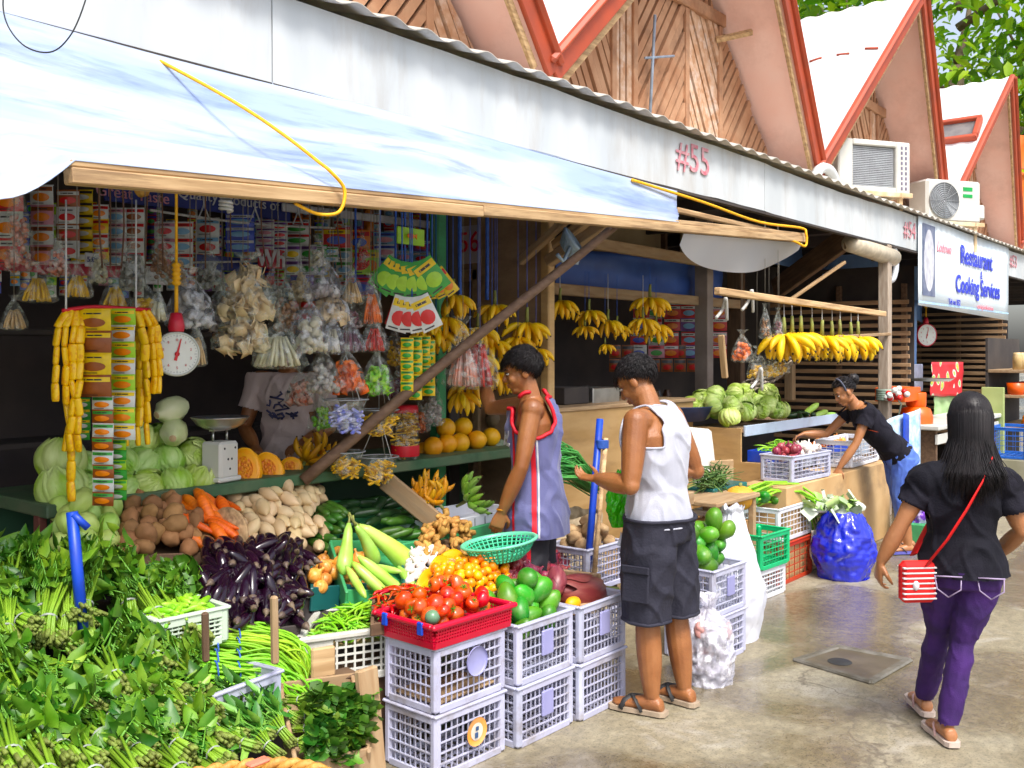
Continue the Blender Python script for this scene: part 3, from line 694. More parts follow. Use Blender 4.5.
# ================================================================== banner
def make_banner():
    p0, p1 = W(918, 224, y=YF - .05), W(1008, 258, y=YF - .05); w = p1.x - p0.x; h = .80
    t = thing('vinyl_banner', 'white vinyl banner advertising a restaurant in blue letters, hung on the fascia', 'banner', (p0.x, YF - .05, 2.12))
    mb = mat('banner_vinyl', (.80, .86, .90), .35, (.72, .82, .90), 1.2, .03)
    MB().sheet(lambda u, v: V((w * u, -.008 * math.sin(u * 9) * v, .95 * v - .06 * u * (1 - v) + 0)), 20, 4, th=-.004).build('sheet', mb, t)
    mbl = mat('banner_blue', (.03, .05, .55), .4, (.03, .04, .45), 5, 0); mpk = mat('banner_pink', (.75, .25, .32), .4, (.75, .35, .4), 5, 0)
    text('Restaurant', .31, mbl, t, (w * .58, -.017, .66), M=rotm(90), sx=1.12, bold=.006)
    text('&', .15, mbl, t, (w * .63, -.017, .47), M=rotm(90))
    text('Cooking Services', .29, mbl, t, (w * .605, -.017, .30), M=rotm(90), sx=1.05, bold=.006)
    text('Lodown', .17, mpk, t, (w * .225, -.017, .68), M=rotm(90), shear=.3)
    text('Tel. no. 032', .10, mbl, t, (w * .33, -.017, .08), M=rotm(90)); text('catering for all occasions', .08, mpk, t, (w * .68, -.017, .07), M=rotm(90))
    MB().box((w * .085, -.012, .50), (w * .11, .004, .78)).build('picture_panel', mat('panel_grey', (.10, .12, .2), .5, (.2, .22, .3), 8), t)
    MB().lathe([(.0, 0), (.9, .001), (1, 0)], 24, M=Matrix.Translation((w * .085, -.016, .5)) @ rotm(90) @ Matrix.Diagonal((w * .046, .34, .004, 1))).build('picture_oval', mat('oval_pale', (.66, .68, .75), .5, (.45, .45, .5), 8), t)
    MB().box((w / 2, -.004, .035), (w, .006, .02)).build('hem', mat('hem_pale', (.5, .7, .9), .4), t)
make_banner()

# ================================================================== tree behind the far gables
def make_tree(x, y, zt, r, n, label, seed):
    q = random.Random(seed); t = thing('broadleaf_tree', label, 'tree', (x, y, 0)); tr = MB()
    tr.tube([(0, 0, 0), (.1, 0, 2), (-.05, .1, 4.5), (.1, .05, zt - r * .8)], [.38, .3, .26, .16], 10)
    limbs = []
    for i in range(16):
        a = q.uniform(0, 6.28); z0 = q.uniform(zt - r * 1.6, zt - r * .5); e = V((math.cos(a) * r * q.uniform(.5, .95), math.sin(a) * r * q.uniform(.5, .95), z0 + q.uniform(.2, 1.0) * r))
        m_ = V((e.x * .45, e.y * .45, z0 + (e.z - z0) * .35)); tr.tube([(0, 0, z0), m_, e], [.12, .07, .02], 6); limbs += [e, (m_ + e) / 2]
        for k in range(3):
            e2 = e + V((q.uniform(-1, 1), q.uniform(-1, 1), q.uniform(-.5, .8))) * r * .35; tr.tube([(m_ + e) / 2, e2], [.035, .01], 5); limbs.append(e2)
    tr.build('trunk', mat('bark', (.12, .09, .06), .9, (.19, .15, .11), 8, .4), t)
    cr = MB()
    for i in range(n):
        c = q.choice(limbs); s = q.gauss(0, .42) ; d = V((q.gauss(0, 1), q.gauss(0, 1), q.gauss(0, .8))) * r * .17; p = c + d
        L = q.uniform(.22, .42); dr = V((q.gauss(0, 1), q.gauss(0, 1), q.gauss(-.5, .6))).normalized(); T = track(dr, (q.gauss(0, .5), q.gauss(0, .5), 1)); T.translation = p
        wv = L * .24
        cr.add([(0, 0, 0), (L * .35, wv, .03), (L * .75, wv * .8, 0), (L, 0, -.06), (L * .75, -wv * .8, 0), (L * .35, -wv, .03), (L * .5, 0, -.02)], [(0, 1, 6), (1, 2, 6), (2, 3, 6), (3, 4, 6), (4, 5, 6), (5, 0, 6)], 0, True, T)
    cr.build('crown', leafmat('tree_leaf', (.12, .29, .03), (.24, .42, .07), .4, .45, 0, 0, 1.5), t)
make_tree(24.0, 6.2, 12.5, 5.2, 8500, 'leafy green tree rising beyond the far gables', 3)
make_tree(33.0, 3.5, 11, 4.6, 5000, 'second leafy tree further back at the end of the lane', 5)
# ================================================================== produce: meshes to copy
def rev(pts, rad, n=10, mi=0, amp=.0, fr=8, seed=0):
    mb = MB(); mb.tube(pts, rad, n, mi)
    if amp:
        mb.v = [v + V((nz(v + V((seed, 0, 0)), fr), nz(v + V((0, seed, 5)), fr), nz(v + V((3, 0, seed)), fr))) * amp for v in mb.v]
    return mb
def lumpy(r, amp, fr, seed, n=14, m=10):
    return MB().ell((0, 0, 0), r, n, m, fn=lambda q, u: q * (1 + amp * nz(u * fr + V((seed * 3.1, seed, 0)))))
def cabbage(seed):
    R_ = random.Random(seed); mb = MB(); r = .078
    mb.ell((0, 0, 0), (r, r, r * .88), 20, 14, fn=lambda q, u: q * (1 + .03 * nz(u * 2 + V((seed, 0, 0)))))
    for k in range(7):
        a0 = k * 2 * math.pi / 7 + R_.uniform(-.2, .2); w = R_.uniform(.75, 1.05); top = R_.uniform(.75, 1.25); off = 1.03 + .012 * (k % 3)
        def f(u, v):
            a = a0 + (u - .5) * 2 * w * (math.sin(math.pi * (v * .8 + .12))); e = -1.2 + v * (1.2 + top)
            rr = r * off * (1 + .075 * abs(math.sin((u - .5) * 11 + 2.5 * v * abs(u - .5))) + .11 * v ** 5 + .02 * nz((u * 4, v * 4, seed + k)))
            return V((math.cos(a) * math.cos(e), math.sin(a) * math.cos(e), math.sin(e) * .9)) * rr
        mb.sheet(f, 20, 12)
    return mb
def chayote(seed): return MB().ell((0, 0, 0), (.058, .042, .04), 18, 12, fn=lambda q, u: V((q.x, q.y * (1 + .22 * u.x), q.z * (1 + .22 * u.x))) * (1 - .10 * (abs(math.sin(2.5 * math.atan2(u.z, u.y))) ** 6) + .03 * nz(u * 4 + V((seed, 0, 0)))))
def curve(L, bend, n=8, bend2=0): return [V((L * (i / n - .5), bend2 * math.sin(math.pi * i / n * 1.7), bend * (1 - (2 * i / n - 1) ** 2))) for i in range(n + 1)]
def eggplant(seed):
    q = random.Random(seed); L = q.uniform(.15, .21); mb = rev(curve(L, q.uniform(-.02, .02)), [.006, .017, .022, .0245, .026, .027, .0255, .019, .006], 12)
    x = -L / 2; mb.tube([(x - .022, 0, .004), (x - .008, 0, 0), (x + .002, 0, 0), (x + .018, 0, 0)], [.004, .005, .013, .0185], 9, 1); return mb
def carrot(seed):
    q = random.Random(seed); L = q.uniform(.17, .24); return rev(curve(L, q.uniform(-.02, .02)), [.010, .022, .025, .024, .022, .019, .015, .010, .003], 11, 0, .003, 40, seed)
def radish(seed):
    q = random.Random(seed); L = q.uniform(.10, .135); return rev(curve(L, q.uniform(-.006, .006)), [.008, .020, .028, .031, .031, .028, .021, .011, .003], 12, 0, .004, 18, seed)
def cuke(seed, L=.17, r=.022, bend=.012):
    q = random.Random(seed); return rev(curve(L * q.uniform(.85, 1.1), q.uniform(-bend, bend)), [r * t for t in (.25, .75, .95, 1, 1, 1, .95, .75, .2)], 10, 0, .002, 60, seed)
def gourd(seed, L=.34):
    mb = rev(curve(L, .015), [.012, .026, .030, .034, .040, .046, .050, .046, .012], 16); mb.tube([(-L / 2 - .07, .01, .02), (-L / 2 - .03, 0, 0), (-L / 2 + .004, 0, 0)], [.006, .006, .010], 7, 1); return mb
def onion(seed):
    return MB().lathe([(0, -.034), (.012, -.033), (.027, -.022), (.036, -.004), (.034, .012), (.023, .026), (.010, .034), (.005, .044), (.007, .054), (.001, .056)], 14, fn=lambda a, z: 1 + .03 * math.sin(a * 3 + seed) + .02 * math.sin(a * 7))
def garlic(seed): return MB().lathe([(0, -.018), (.012, -.018), (.023, -.008), (.024, .002), (.015, .014), (.005, .022), (.004, .040), (.001, .041)], 16, fn=lambda a, z: 1 + .09 * abs(math.sin(a * 3.5 + seed)))
def ginger(seed):
    q = random.Random(seed); mb = MB(); p = V((0, 0, 0))
    for k in range(4):
        d = V((q.uniform(-1, 1), q.uniform(-1, 1), q.uniform(-.4, .4))).normalized() * .028; T = track(d); T.translation = p; mb.ell((0, 0, 0), (.028, .015, .015), 9, 7, M=T, fn=lambda v, u: v * (1 + .12 * math.sin(u.x * 12) + .1 * nz(u * 4)))
        if k % 2: p = p + d
        else: p = p + d * .5
    return mb
def tomato(seed):
    lob = 5 if seed % 2 else 6
    mb = MB().ell((0, 0, 0), (.034, .034, .028), 20, 12, fn=lambda q, u: V((q.x, q.y, q.z - .012 * max(0, u.z) ** 6)) * (1 + .05 * math.sin(lob * math.atan2(u.y, u.x)) * (1 - u.z * u.z) + .05 * nz(u * 2 + V((seed, 1, 0)))))
    for k in range(5): a = k * 1.257; mb.add([(0, 0, .018), (.01 * math.cos(a - .3), .01 * math.sin(a - .3), .021), (.019 * math.cos(a), .019 * math.sin(a), .022), (.01 * math.cos(a + .3), .01 * math.sin(a + .3), .021)], [(0, 1, 2, 3)], 1)
    mb.tube([(0, 0, .017), (.002, .002, .032)], [.003, .002], 5, 1); return mb
def ball(r, sq=1, amp=.02, seed=0): return MB().ell((0, 0, 0), (r, r, r * sq), 14, 10, fn=lambda q, u: q * (1 + amp * nz(u * 3 + V((seed, 0, 0)))))
def chili(seed):
    q = random.Random(seed); L = q.uniform(.07, .10); mb = rev(curve(L, q.uniform(-.02, .02), 6, q.uniform(-.01, .01)), [.004, .007, .0075, .006, .005, .003, .0006], 6); mb.tube([(-L / 2 - .02, 0, .004), (-L / 2, 0, 0)], .002, 5, 1); return mb
def bean(seed):
    q = random.Random(seed); L = q.uniform(.11, .16); return rev(curve(L, q.uniform(-.022, .022), 6, q.uniform(-.012, .012)), [.0015, .004, .005, .005, .005, .004, .001], 6)
def mango(seed): return MB().ell((0, 0, 0), (.066, .046, .043), 16, 12, fn=lambda q, u: V((q.x + .012 * u.z * u.x, q.y * (1 - .18 * u.x), q.z * (1 - .18 * u.x))) * (1 + .03 * nz(u * 3 + V((seed, 0, 0)))))
def heart(seed):
    mb = MB(); P = curve(.27, .02, 10)
    mb.tube(P, [.018, .045, .060, .066, .066, .062, .055, .044, .032, .018, .003], 16)
    for k in range(6):
        a0 = k * 2.3; s0 = .1 + k * .07
        def f(u, v):
            t = s0 * .6 + v * (.93 - s0 * .6); rr = .0675 * (math.sin(math.pi * min(1, t * .86 + .10)) ** .75) * 1.04 + .002 * k; a = a0 + (u - .5) * 2.1 * math.sin(math.pi * (v * .9 + .05)); return V((.27 * (t - .5), rr * math.cos(a), rr * math.sin(a) + .02 * (1 - (2 * t - 1) ** 2)))
        mb.sheet(f, 8, 10)
    mb.tube([(-.20, 0, 0), (-.13, 0, 0)], [.013, .018], 8, 1); return mb
C = dict
m_cab = mat('cabbage_leaf', (.32, .50, .10), .42, (.64, .76, .36), 16, .5, .15, .02, stretch=(1, 1, .35), bscale=34)
m_chay = mat('chayote_skin', (.42, .58, .16), .45, (.55, .68, .26), 12, .2, .15, .02)
m_pot = mat('potato_skin', (.36, .20, .10), .8, (.24, .13, .06), 22, .25, .2, .01)
m_car = mat('carrot_skin', (.85, .24, .02), .5, (.70, .17, .02), 20, .15, .15, .01, stretch=(6, 1, 1))
m_rad = mat('pale_root_skin', (.80, .64, .42), .5, (.66, .50, .30), 14, .1, .12, .01)
m_egg = mat('eggplant_skin', (.007, .002, .008), .2, (.015, .003, .012), 5, 0, .3, .02, coat=.25)
m_cal = mat('eggplant_calyx', (.16, .12, .08), .6, (.07, .05, .05), 30, .1)
m_cuk = mat('cucumber_skin', (.05, .14, .03), .35, (.09, .22, .05), 25, .15, .25, .02)
m_cukd = mat('dark_cucumber_skin', (.018, .045, .018), .3, (.03, .07, .025), 25, .15, .3)
m_gou = mat('bottle_gourd_skin', (.36, .60, .14), .35, (.46, .68, .22), 10, .05, .12, .02)
m_stem = mat('dry_stem', (.28, .32, .10), .7, (.20, .20, .08), 30, .1)
m_oni = mat('brown_onion_skin', (.78, .42, .16), .38, (.60, .25, .07), 12, .12, .25, .02, stretch=(8, 8, 1), dirt_or_sheen=((.36, .15, .05), .7, 3))
m_onr = mat('red_onion_skin', (.17, .016, .04), .32, (.34, .07, .10), 10, .1, .35, .02, stretch=(8, 8, 1), dirt_or_sheen=((.40, .16, .14), .7, 4))
m_gar = mat('garlic_skin', (.80, .76, .68), .55, (.70, .60, .58), 14, .15, .08, stretch=(8, 8, 1))
m_gin = mat('ginger_skin', (.56, .34, .13), .7, (.40, .22, .08), 40, .25, .2, .01)
m_tom = mat('tomato_skin', (.66, .055, .012), .28, (.64, .12, .012), 5, .04, .3, .012, coat=.25, dirt_or_sheen=((.75, .28, .04), .7, 9))
m_cly = mat('tomato_calyx', (.10, .25, .03), .6)
m_org = mat('small_orange_skin', (.92, .42, .012), .3, (.88, .30, .01), 14, .15, .10, .025, bscale=90)
m_chi = mat('red_chili_skin', (.50, .04, .012), .26, (.46, .07, .01), 10, 0, .3, .015, coat=.2)
m_bea = mat('green_bean_skin', (.22, .48, .06), .45, (.32, .58, .12), 15, .05, .2, .02)
m_lbe = mat('long_bean_skin', (.32, .56, .10), .45, (.20, .42, .06), 15, .05, .2, .02)
m_man = mat('green_mango_skin', (.05, .20, .03), .38, (.11, .31, .05), 9, .08, .3, .03, dirt_or_sheen=((.22, .34, .09), .8, 14))
m_hea = mat('banana_heart_skin', (.17, .035, .045), .4, (.25, .07, .07), 9, .12, .12, .01, stretch=(.7, 4, 4))
m_ban = mat('banana_skin', (.86, .58, .03), .45, (.76, .47, .02), 9, .06, .12, .012)
m_bang = mat('green_banana_skin', (.28, .48, .10), .45, (.36, .55, .16), 9, .06, .12, .012)
m_bano = mat('brownish_banana_skin', (.72, .40, .05), .5, (.50, .25, .04), 14, .06, .15, .012)
m_tip = mat('banana_tip', (.05, .035, .02), .8)
m_mel = mat('melon_rind', (.86, .48, .06), .45, (.78, .36, .03), 10, .2, .12, .01)
m_squ = mat('squash_flesh', (.90, .38, .012), .4, (.84, .46, .02), 8, .08, .06)
m_sqr = mat('squash_rind', (.30, .26, .08), .55, (.50, .38, .12), 8, .1)
m_stl = mat('pale_green_stalk', (.24, .37, .075), .5, (.16, .29, .05), 14, .05)
LIB = {}
def lib(name, fn, mats, n=3): LIB[name] = [fn(k * 7 + 3).mesh(name, mats) for k in range(n)]
lib('cabbage', cabbage, m_cab); lib('chayote', chayote, m_chay); lib('carrot', carrot, m_car); lib('pale_root', radish, m_rad, 4)
lib('potato', lambda s: lumpy((.046, .036, .032), .22, 1.6, s), m_pot, 4)
lib('eggplant', eggplant, [m_egg, m_cal], 4); lib('cucumber', lambda s: cuke(s, .15, .022), m_cuk, 3); lib('dark_cucumber', lambda s: cuke(s, .19, .025), m_cukd, 3)
lib('bottle_gourd', gourd, [m_gou, m_stem], 2); lib('long_gourd', lambda s: cuke(s, .26, .024, .03), m_gou, 3)
lib('onion', onion, m_oni); lib('red_onion', onion, m_onr); lib('garlic_bulb', garlic, m_gar); lib('ginger_root', ginger, m_gin, 4)
lib('tomato', tomato, [m_tom, m_cly], 4); lib('small_orange', lambda s: ball(.022, .9, .04, s), m_org, 2); lib('chili', chili, [m_chi, m_cly], 4)
lib('green_bean', bean, m_bea, 5); lib('mango', mango, m_man, 3); lib('banana_heart', heart, [m_hea, m_stem], 1); lib('melon', lambda s: ball(.062, .95, .05, s), m_mel, 2)
lib('okra_pod', lambda s: cuke(s, .10, .011, .008), m_bea, 3); lib('taro', lambda s: lumpy((.05, .038, .036), .25, 1.8, s), mat('taro_skin', (.30, .19, .11), .85, (.46, .33, .2), 18, .4, .2), 4)
def orient(o):
    if o == 'rand': return Euler((rnd.uniform(0, 6.28), rnd.uniform(0, 6.28), rnd.uniform(0, 6.28))).to_matrix().to_4x4()
    if o == 'flat': return rotm(rnd.uniform(0, 360) if 0 else rnd.uniform(-20, 20), rnd.uniform(-18, 18), rnd.uniform(0, 360))
    if o == 'up': return rotm(rnd.gauss(0, 32), rnd.gauss(0, 32), rnd.uniform(0, 360))
    d, j = o; d = (V(d).normalized() + V((rnd.gauss(0, j), rnd.gauss(0, j), rnd.gauss(0, j * .6)))).normalized()
    return track(d) @ rotm(rnd.uniform(0, 360))
def pile(kind, n, qd, r, label, cat, group, o='rand', s=(.9, 1.1), bump=0, name=None, tries=14, lift=0, sq=.82):
    for p, rr in drop(n, qd, r, tries, bump, sq):
        M = Matrix.Translation(p + V((0, 0, lift))) @ orient(o) @ Matrix.Scale(rnd.uniform(*s), 4)
        inst(rnd.choice(LIB[kind]), name or kind, label, cat, M, group)
def bed(qd, label, m, drop_=.03, wall=0, bump=0, name='display_tray', cat='tray', tk=.03, ext=.0):
    """a sloping tray or board under a heap; wall = raised rim height"""
    A, B, C_, D = [V(q) for q in qd]; ce = (A + B + C_ + D) / 4
    A, B, C_, D = [q + (q - ce) * ext for q in (A, B, C_, D)]
    t = thing(name, label, cat, ce); dz = V((0, 0, drop_))
    MB().sheet(lambda u, v: A * (1 - u) * (1 - v) + B * u * (1 - v) + C_ * u * v + D * (1 - u) * v - ce + V((0, 0, bump * math.sin(math.pi * u) * math.sin(math.pi * v))) - dz, 10, 8, th=tk).build('bottom', m, t)
    if wall:
        w = MB(); P = [A, B, C_, D]
        for i in range(4):
            a, b_ = P[i] - ce - dz, P[(i + 1) % 4] - ce - dz; d = b_ - a; q = track(d); q.translation = (a + b_) / 2 + V((0, 0, wall / 2 - .02)); w.box((0, 0, 0), (d.length + .012, .014, wall + .03), q, 0, .003)
        w.build('rim', m, t)
    return t
# ------------------------------------------------------------------ lattice crates
CR = {}
def crate_meshes(w, d, h, m, key, cols=11):
    k = (round(w, 3), round(d, 3), round(h, 3), key)
    if k in CR: return CR[k]
    def panel(L, n):
        p = MB(); z0, z1 = .022, h - .03; nr = 5
        for i in range(n + 1): x = -L / 2 + .03 + (L - .06) * i / n; p.box((x, 0, (z0 + z1) / 2), (.0036, .005, z1 - z0))
        for j in range(1, nr): z = z0 + (z1 - z0) * j / nr; p.box((0, -.001, z), (L - .05, .0075, .005))
        p.box((0, 0, .014), (L - .05, .012, .028), bev=.003); p.box((0, -.002, h - .022), (L - .05, .014, .030), bev=.003)
        return p
    side = panel(w, cols).mesh('side_panel', m); end = panel(d, max(4, int(cols * d / w))).mesh('end_panel', m)
    c = MB()
    c.box((0, 0, h / 2 - .002), (.036, .036, h - .008), bev=.010)
    co = c.mesh('corner_post', m)
    r = MB()
    for sy in (-1, 1): r.box((0, sy * (d / 2 - .002), h - .006), (w + .012, .02, .012), bev=.004)
    for sx in (-1, 1): r.box((sx * (w / 2 - .002), 0, h - .006), (.02, d - .022, .0118), bev=.004)
    ri = r.mesh('rim', m)
    f = MB()
    for i in range(9): f.box((-w / 2 + .03 + (w - .06) * i / 8, 0, .008), (.012, d - .03, .006))
    for i in range(6): f.box((0, -d / 2 + .03 + (d - .06) * i / 5, .0125), (w - .03, .012, .003))
    CR[k] = (side, end, co, ri, f.mesh('base', m)); return CR[k]
m_lav = mat('lavender_plastic', (.52, .53, .66), .42, (.45, .46, .58), 5, .03, .14, .012, dirt_or_sheen=((.26, .22, .19), .8, 6))
m_whp = mat('white_plastic', (.74, .75, .80), .38, (.66, .67, .72), 5, .03, .05, dirt_or_sheen=((.40, .36, .30), .5, 5))
m_grp = mat('green_crate_plastic', (.02, .42, .18), .4, (.02, .33, .14), 5, .03)
m_brp = mat('red_brown_crate_plastic', (.42, .06, .035), .45, (.34, .05, .03), 5, .03, dirt_or_sheen=((.2, .08, .05), .5, 5))
m_bdg = mat('badge_plastic', (.34, .34, .56), .45, (.28, .28, .48), 6, .02)
def crate(c, w, d, h, m, label, group=None, rz=0, badge=None, cols=11, key='lav'):
    t = thing('crate', label, 'crate', c, rz, group); s, e, co, ri, ba = crate_meshes(w, d, h, m, key, cols)
    I = Matrix.Identity(4)
    child(s, 'side_panel', t, Matrix.Translation((0, -d / 2 + .006, 0))); child(s, 'side_panel', t, Matrix.Translation((0, d / 2 - .006, 0)) @ rotm(0, 0, 180))
    child(e, 'end_panel', t, Matrix.Translation((-w / 2 + .006, 0, 0)) @ rotm(0, 0, -90)); child(e, 'end_panel', t, Matrix.Translation((w / 2 - .006, 0, 0)) @ rotm(0, 0, 90))
    for sx in (-1, 1):
        for sy in (-1, 1): child(co, 'corner_post', t, Matrix.Translation((sx * (w / 2 - .016), sy * (d / 2 - .016), 0)))
    child(ri, 'rim', t); child(ba, 'base', t)
    if badge == 'oval': MB().lathe([(0, 0), (.052, 0), (.057, -.004), (.057, -.010)], 22, M=Matrix.Translation((.01, -d / 2 - .012, h * .64)) @ rotm(-90)).build('badge', m_bdg, t)
    if badge == 'plate': MB().box((.0, -d / 2 - .004, h * .58), (.075, .012, h * .42), bev=.004).build('badge', m_bdg, t)
    if badge == 'round':
        MB().lathe([(0, .0), (.048, 0), (.056, -.004)], 22, M=Matrix.Translation((.012, -d / 2 - .013, h * .55)) @ rotm(-90)).build('badge', mat('badge_orange', (.80, .34, .10), .4, (.72, .42, .22), 12, 0), t)
        g = MB(); g.lathe([(0, 0), (.034, .0)], 20, M=Matrix.Translation((.012, -d / 2 - .0155, h * .55)) @ rotm(-90)); g.build('badge_disc', mat('badge_cream', (.78, .72, .62), .5), t)
        g = MB(); g.box((.012, -d / 2 - .018, h * .60), (.016, .003, .016), bev=.004); g.box((.008, -d / 2 - .018, h * .50), (.018, .003, .022), bev=.005); g.build('badge_mark', mat('badge_dark', (.05, .10, .22), .5), t)
    return t
# ================================================================== front stall: shelf and display stand
SX0, SX1 = W(47, 505, y=3.78).x, PX - .05
zs = W(300, 474, y=3.78).z
sh = thing('display_shelf', 'long weathered green shelf across the front stall carrying cabbages and melons', 'shelf', (SX0, 3.78, zs))
MB().box(((SX1 - SX0) / 2, .33, -.03), (SX1 - SX0, .66, .055), bev=.006).build('board', m_green, sh)
MB().box((.02, .1, -.45), (.035, .05, .85), bev=.005).build('end_post', mat('red_brown_timber', (.13, .045, .035), .8, (.18, .08, .06), 6), sh)
MB().box(((SX1 - SX0) / 2, .62, -.5), (SX1 - SX0, .03, .95), bev=.004).build('back_panel', mat('dark_green_paint', (.03, .08, .045), .7, (.02, .05, .03), 3, .1), sh)
sd = MB()
for x in (1.6, 2.9): sd.box((x, .36, -.5), (.05, .05, .9), bev=.005)
sd.build('leg', m_woodd, sh)
# stand under the sloping heaps
st = thing('display_stand', 'dark timber stand holding the sloping trays of vegetables', 'stand', (2.2, 3.1, 0))
def world_part(mb, name, m, par):
    o = mb.build(name, m); o.parent = par; o.matrix_local = Matrix.Translation(-par.location); return o
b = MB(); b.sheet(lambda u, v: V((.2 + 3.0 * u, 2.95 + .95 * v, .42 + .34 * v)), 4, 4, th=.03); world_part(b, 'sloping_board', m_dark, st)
b = MB()
for x in (.4, 1.2, 2.1, 3.0):
    for y, h in ((2.98, .40), (3.7, .62)): b.box((x, y, h / 2), (.06, .06, h), bev=.004)
world_part(b, 'leg', m_woodd, st)
b = MB(); b.box((1.6, 2.98, .33), (3.0, .03, .12), bev=.004); world_part(b, 'front_rail', m_woodd, st)

def rowlab(s): return s
# --- row right under the shelf
q = quad((52, 562, 3.5), (120, 556, 3.5), (120, 520, 3.85), (52, 527, 3.85)); bed(q, 'shallow tray under the chayotes', m_woodd, .02, .06)
pile('chayote', 20, q, .045, 'pale green chayote in the heap behind the blue pole', 'chayote', 'chayotes heaped under the shelf', 'rand', bump=.05)
q = quad((122, 562, 3.42), (212, 558, 3.42), (198, 512, 3.85), (120, 518, 3.85)); bed(q, 'shallow tray under the brown potatoes', m_woodd, .02, .05)
pile('potato', 46, q, .036, 'brown potato heaped between the chayotes and the carrots', 'potato', 'potatoes heaped under the shelf', 'rand', bump=.05)
q = quad((190, 562, 3.42), (240, 552, 3.42), (232, 512, 3.75), (176, 516, 3.75))
pile('carrot', 17, q, .028, 'orange carrot on the heap beside the potatoes', 'carrot', 'carrots beside the potatoes', (RT * .75 - FW * .35 + V((0, 0, -.55)), .28), bump=.05, lift=.02)
b = MB(); a = W(228, 535, y=3.52); T = axes((.15, -1, .05), (0, 0, 1), (-1, -.15, 0), a); b.lathe([(0, -.008), (.115, -.008), (.12, 0), (.115, .008), (0, .008)], 24, M=T)
tag(b.build('round_board', m_woodx), 'round wooden board propped between the carrots and the pale roots', 'board')
q = quad((230, 562, 3.48), (328, 556, 3.48), (322, 494, 3.92), (232, 506, 3.92)); bed(q, 'tray under the pale roots', m_woodd, .02, .03)
pile('pale_root', 74, q, .035, 'cream coloured root in the big pale heap under the shelf', 'root', 'cream roots heaped under the shelf', (RT * .6 - FW * .6 + V((0, 0, -.3)), .35), bump=.09, tries=20)
q = quad((322, 556, 3.55), (432, 548, 3.55), (420, 508, 3.95), (322, 505, 3.95)); bed(q, 'green edged tray of cucumbers', m_greenl, .02, .05)
pile('dark_cucumber', 20, quad((330, 540, 3.62), (425, 530, 3.62), (412, 508, 3.95), (330, 505, 3.95)), .03, 'dark green cucumber at the back of the green edged tray', 'cucumber', 'dark cucumbers in the tray', (RT * .8 + FW * .5 + V((0, 0, .05)), .25), bump=.04)
pile('cucumber', 17, quad((316, 556, 3.52), (338, 552, 3.52), (338, 512, 3.75), (316, 514, 3.75)), .026, 'mid green cucumber piled right of the cream roots', 'cucumber', 'mid green cucumbers beside the cream roots', (RT * .8 - FW * .5, .3), bump=.05)
pile('cucumber', 13, quad((384, 545, 3.55), (432, 540, 3.55), (430, 518, 3.75), (384, 522, 3.75)), .026, 'short mid green cucumber at the right end of the green edged tray', 'cucumber', 'short cucumbers at the tray end', (RT * .9 + FW * .2, .25), bump=.03)
# slanting divider and banana tray
beam('divider_board', W(385, 480, y=3.7), W(452, 535, y=3.4), .03, .10, m_wood, 'slanting brown board between the cucumbers and the small bananas', 'board')
def dashes_tray():
    a, c = W(440, 524, y=3.5), W(512, 512, y=3.5); L = (c - a).length; t = thing('white_tray', 'white slotted tray holding the green and brownish bananas', 'tray', (a + c) / 2 + V((0, .16, -.04)))
    MB().box((0, 0, -.02), (L + .1, .34, .02), bev=.004).build('bottom', m_whp, t); r = MB()
    for sy in (-1, 1): r.box((0, sy * .17, .015), (L + .1, .014, .085), bev=.004)
    for sx in (-1, 1): r.box((sx * (L / 2 + .045), 0, .015), (.014, .326, .084), bev=.004)
    r.build('rim', m_whp, t); s = MB()
    for i in range(8): s.box((-L / 2 + L * i / 7, -.179, .02), (.006, .004, .05))
    s.build('slot', m_grey, t)
dashes_tray()
slab('green_board', W(466, 536, y=3.42) + V((0, 0, -.04)), (1.0, .025, .16), m_greenl, 'bright green board below the white slotted tray', 'board', rz=R(3))
# --- eggplants
q = quad((196, 640, 2.98), (298, 626, 3.02), (308, 556, 3.40), (206, 556, 3.40)); bed(q, 'dark sloping tray under the eggplants', m_dark, .03, .04, .08)
pile('eggplant', 165, q, .0255, 'glossy dark purple eggplant in the big heap below the cream roots', 'eggplant', 'eggplants in the big heap', (-RT * .2 + FW * .85 + V((0, 0, .42)), .5), (.76, .92), bump=.075, tries=22, sq=.78)
# --- brown onions and gourds, blue-green tray
q = quad((312, 598, 3.22), (376, 592, 3.22), (368, 570, 3.44), (312, 574, 3.44)); bed(q, 'blue green tray of brown onions', mat('teal_plastic', (.025, .12, .12), .4, (.02, .09, .09), 5, .03), .02, .07)
pile('onion', 24, q, .036, 'golden brown onion in the blue green tray', 'onion', 'brown onions in the tray', 'up', bump=.05)
q = quad((346, 598, 3.12), (432, 598, 3.12), (420, 548, 3.45), (330, 548, 3.45)); bed(q, 'green tray under the gourds', m_greenl, .03, .07)
for a, c, k, lab in (((326, 540), (297, 588), 'bottle_gourd', 0), ((346, 536), (312, 552), 'bottle_gourd', 0)): pass
def lay(kind, a, c, label, cat, s=None, grp=None, ya=3.2, yc=3.15, i=0, roll=None):
    P, Q = W(a[0], a[1], y=ya), W(c[0], c[1], y=yc); d = Q - P; me = LIB[kind][i % len(LIB[kind])]
    xs_ = [v.co.x for v in me.vertices]; sc = d.length / (max(xs_) - min(xs_)); M = Matrix.Translation((P + Q) / 2) @ track(d) @ rotm(rnd.uniform(0, 360) if roll is None else roll) @ Matrix.Scale(s or sc, 4)
    return inst(me, kind, label, cat, M, grp)
lay('bottle_gourd', (349, 522), (343, 576), 'pale green bottle gourd standing on end with its long stalk up', 'gourd', ya=3.3, yc=3.2, s=.72)
lay('bottle_gourd', (358, 530), (374, 562), 'pale green gourd standing behind the upright stalked one', 'gourd', ya=3.3, yc=3.3, s=.7)
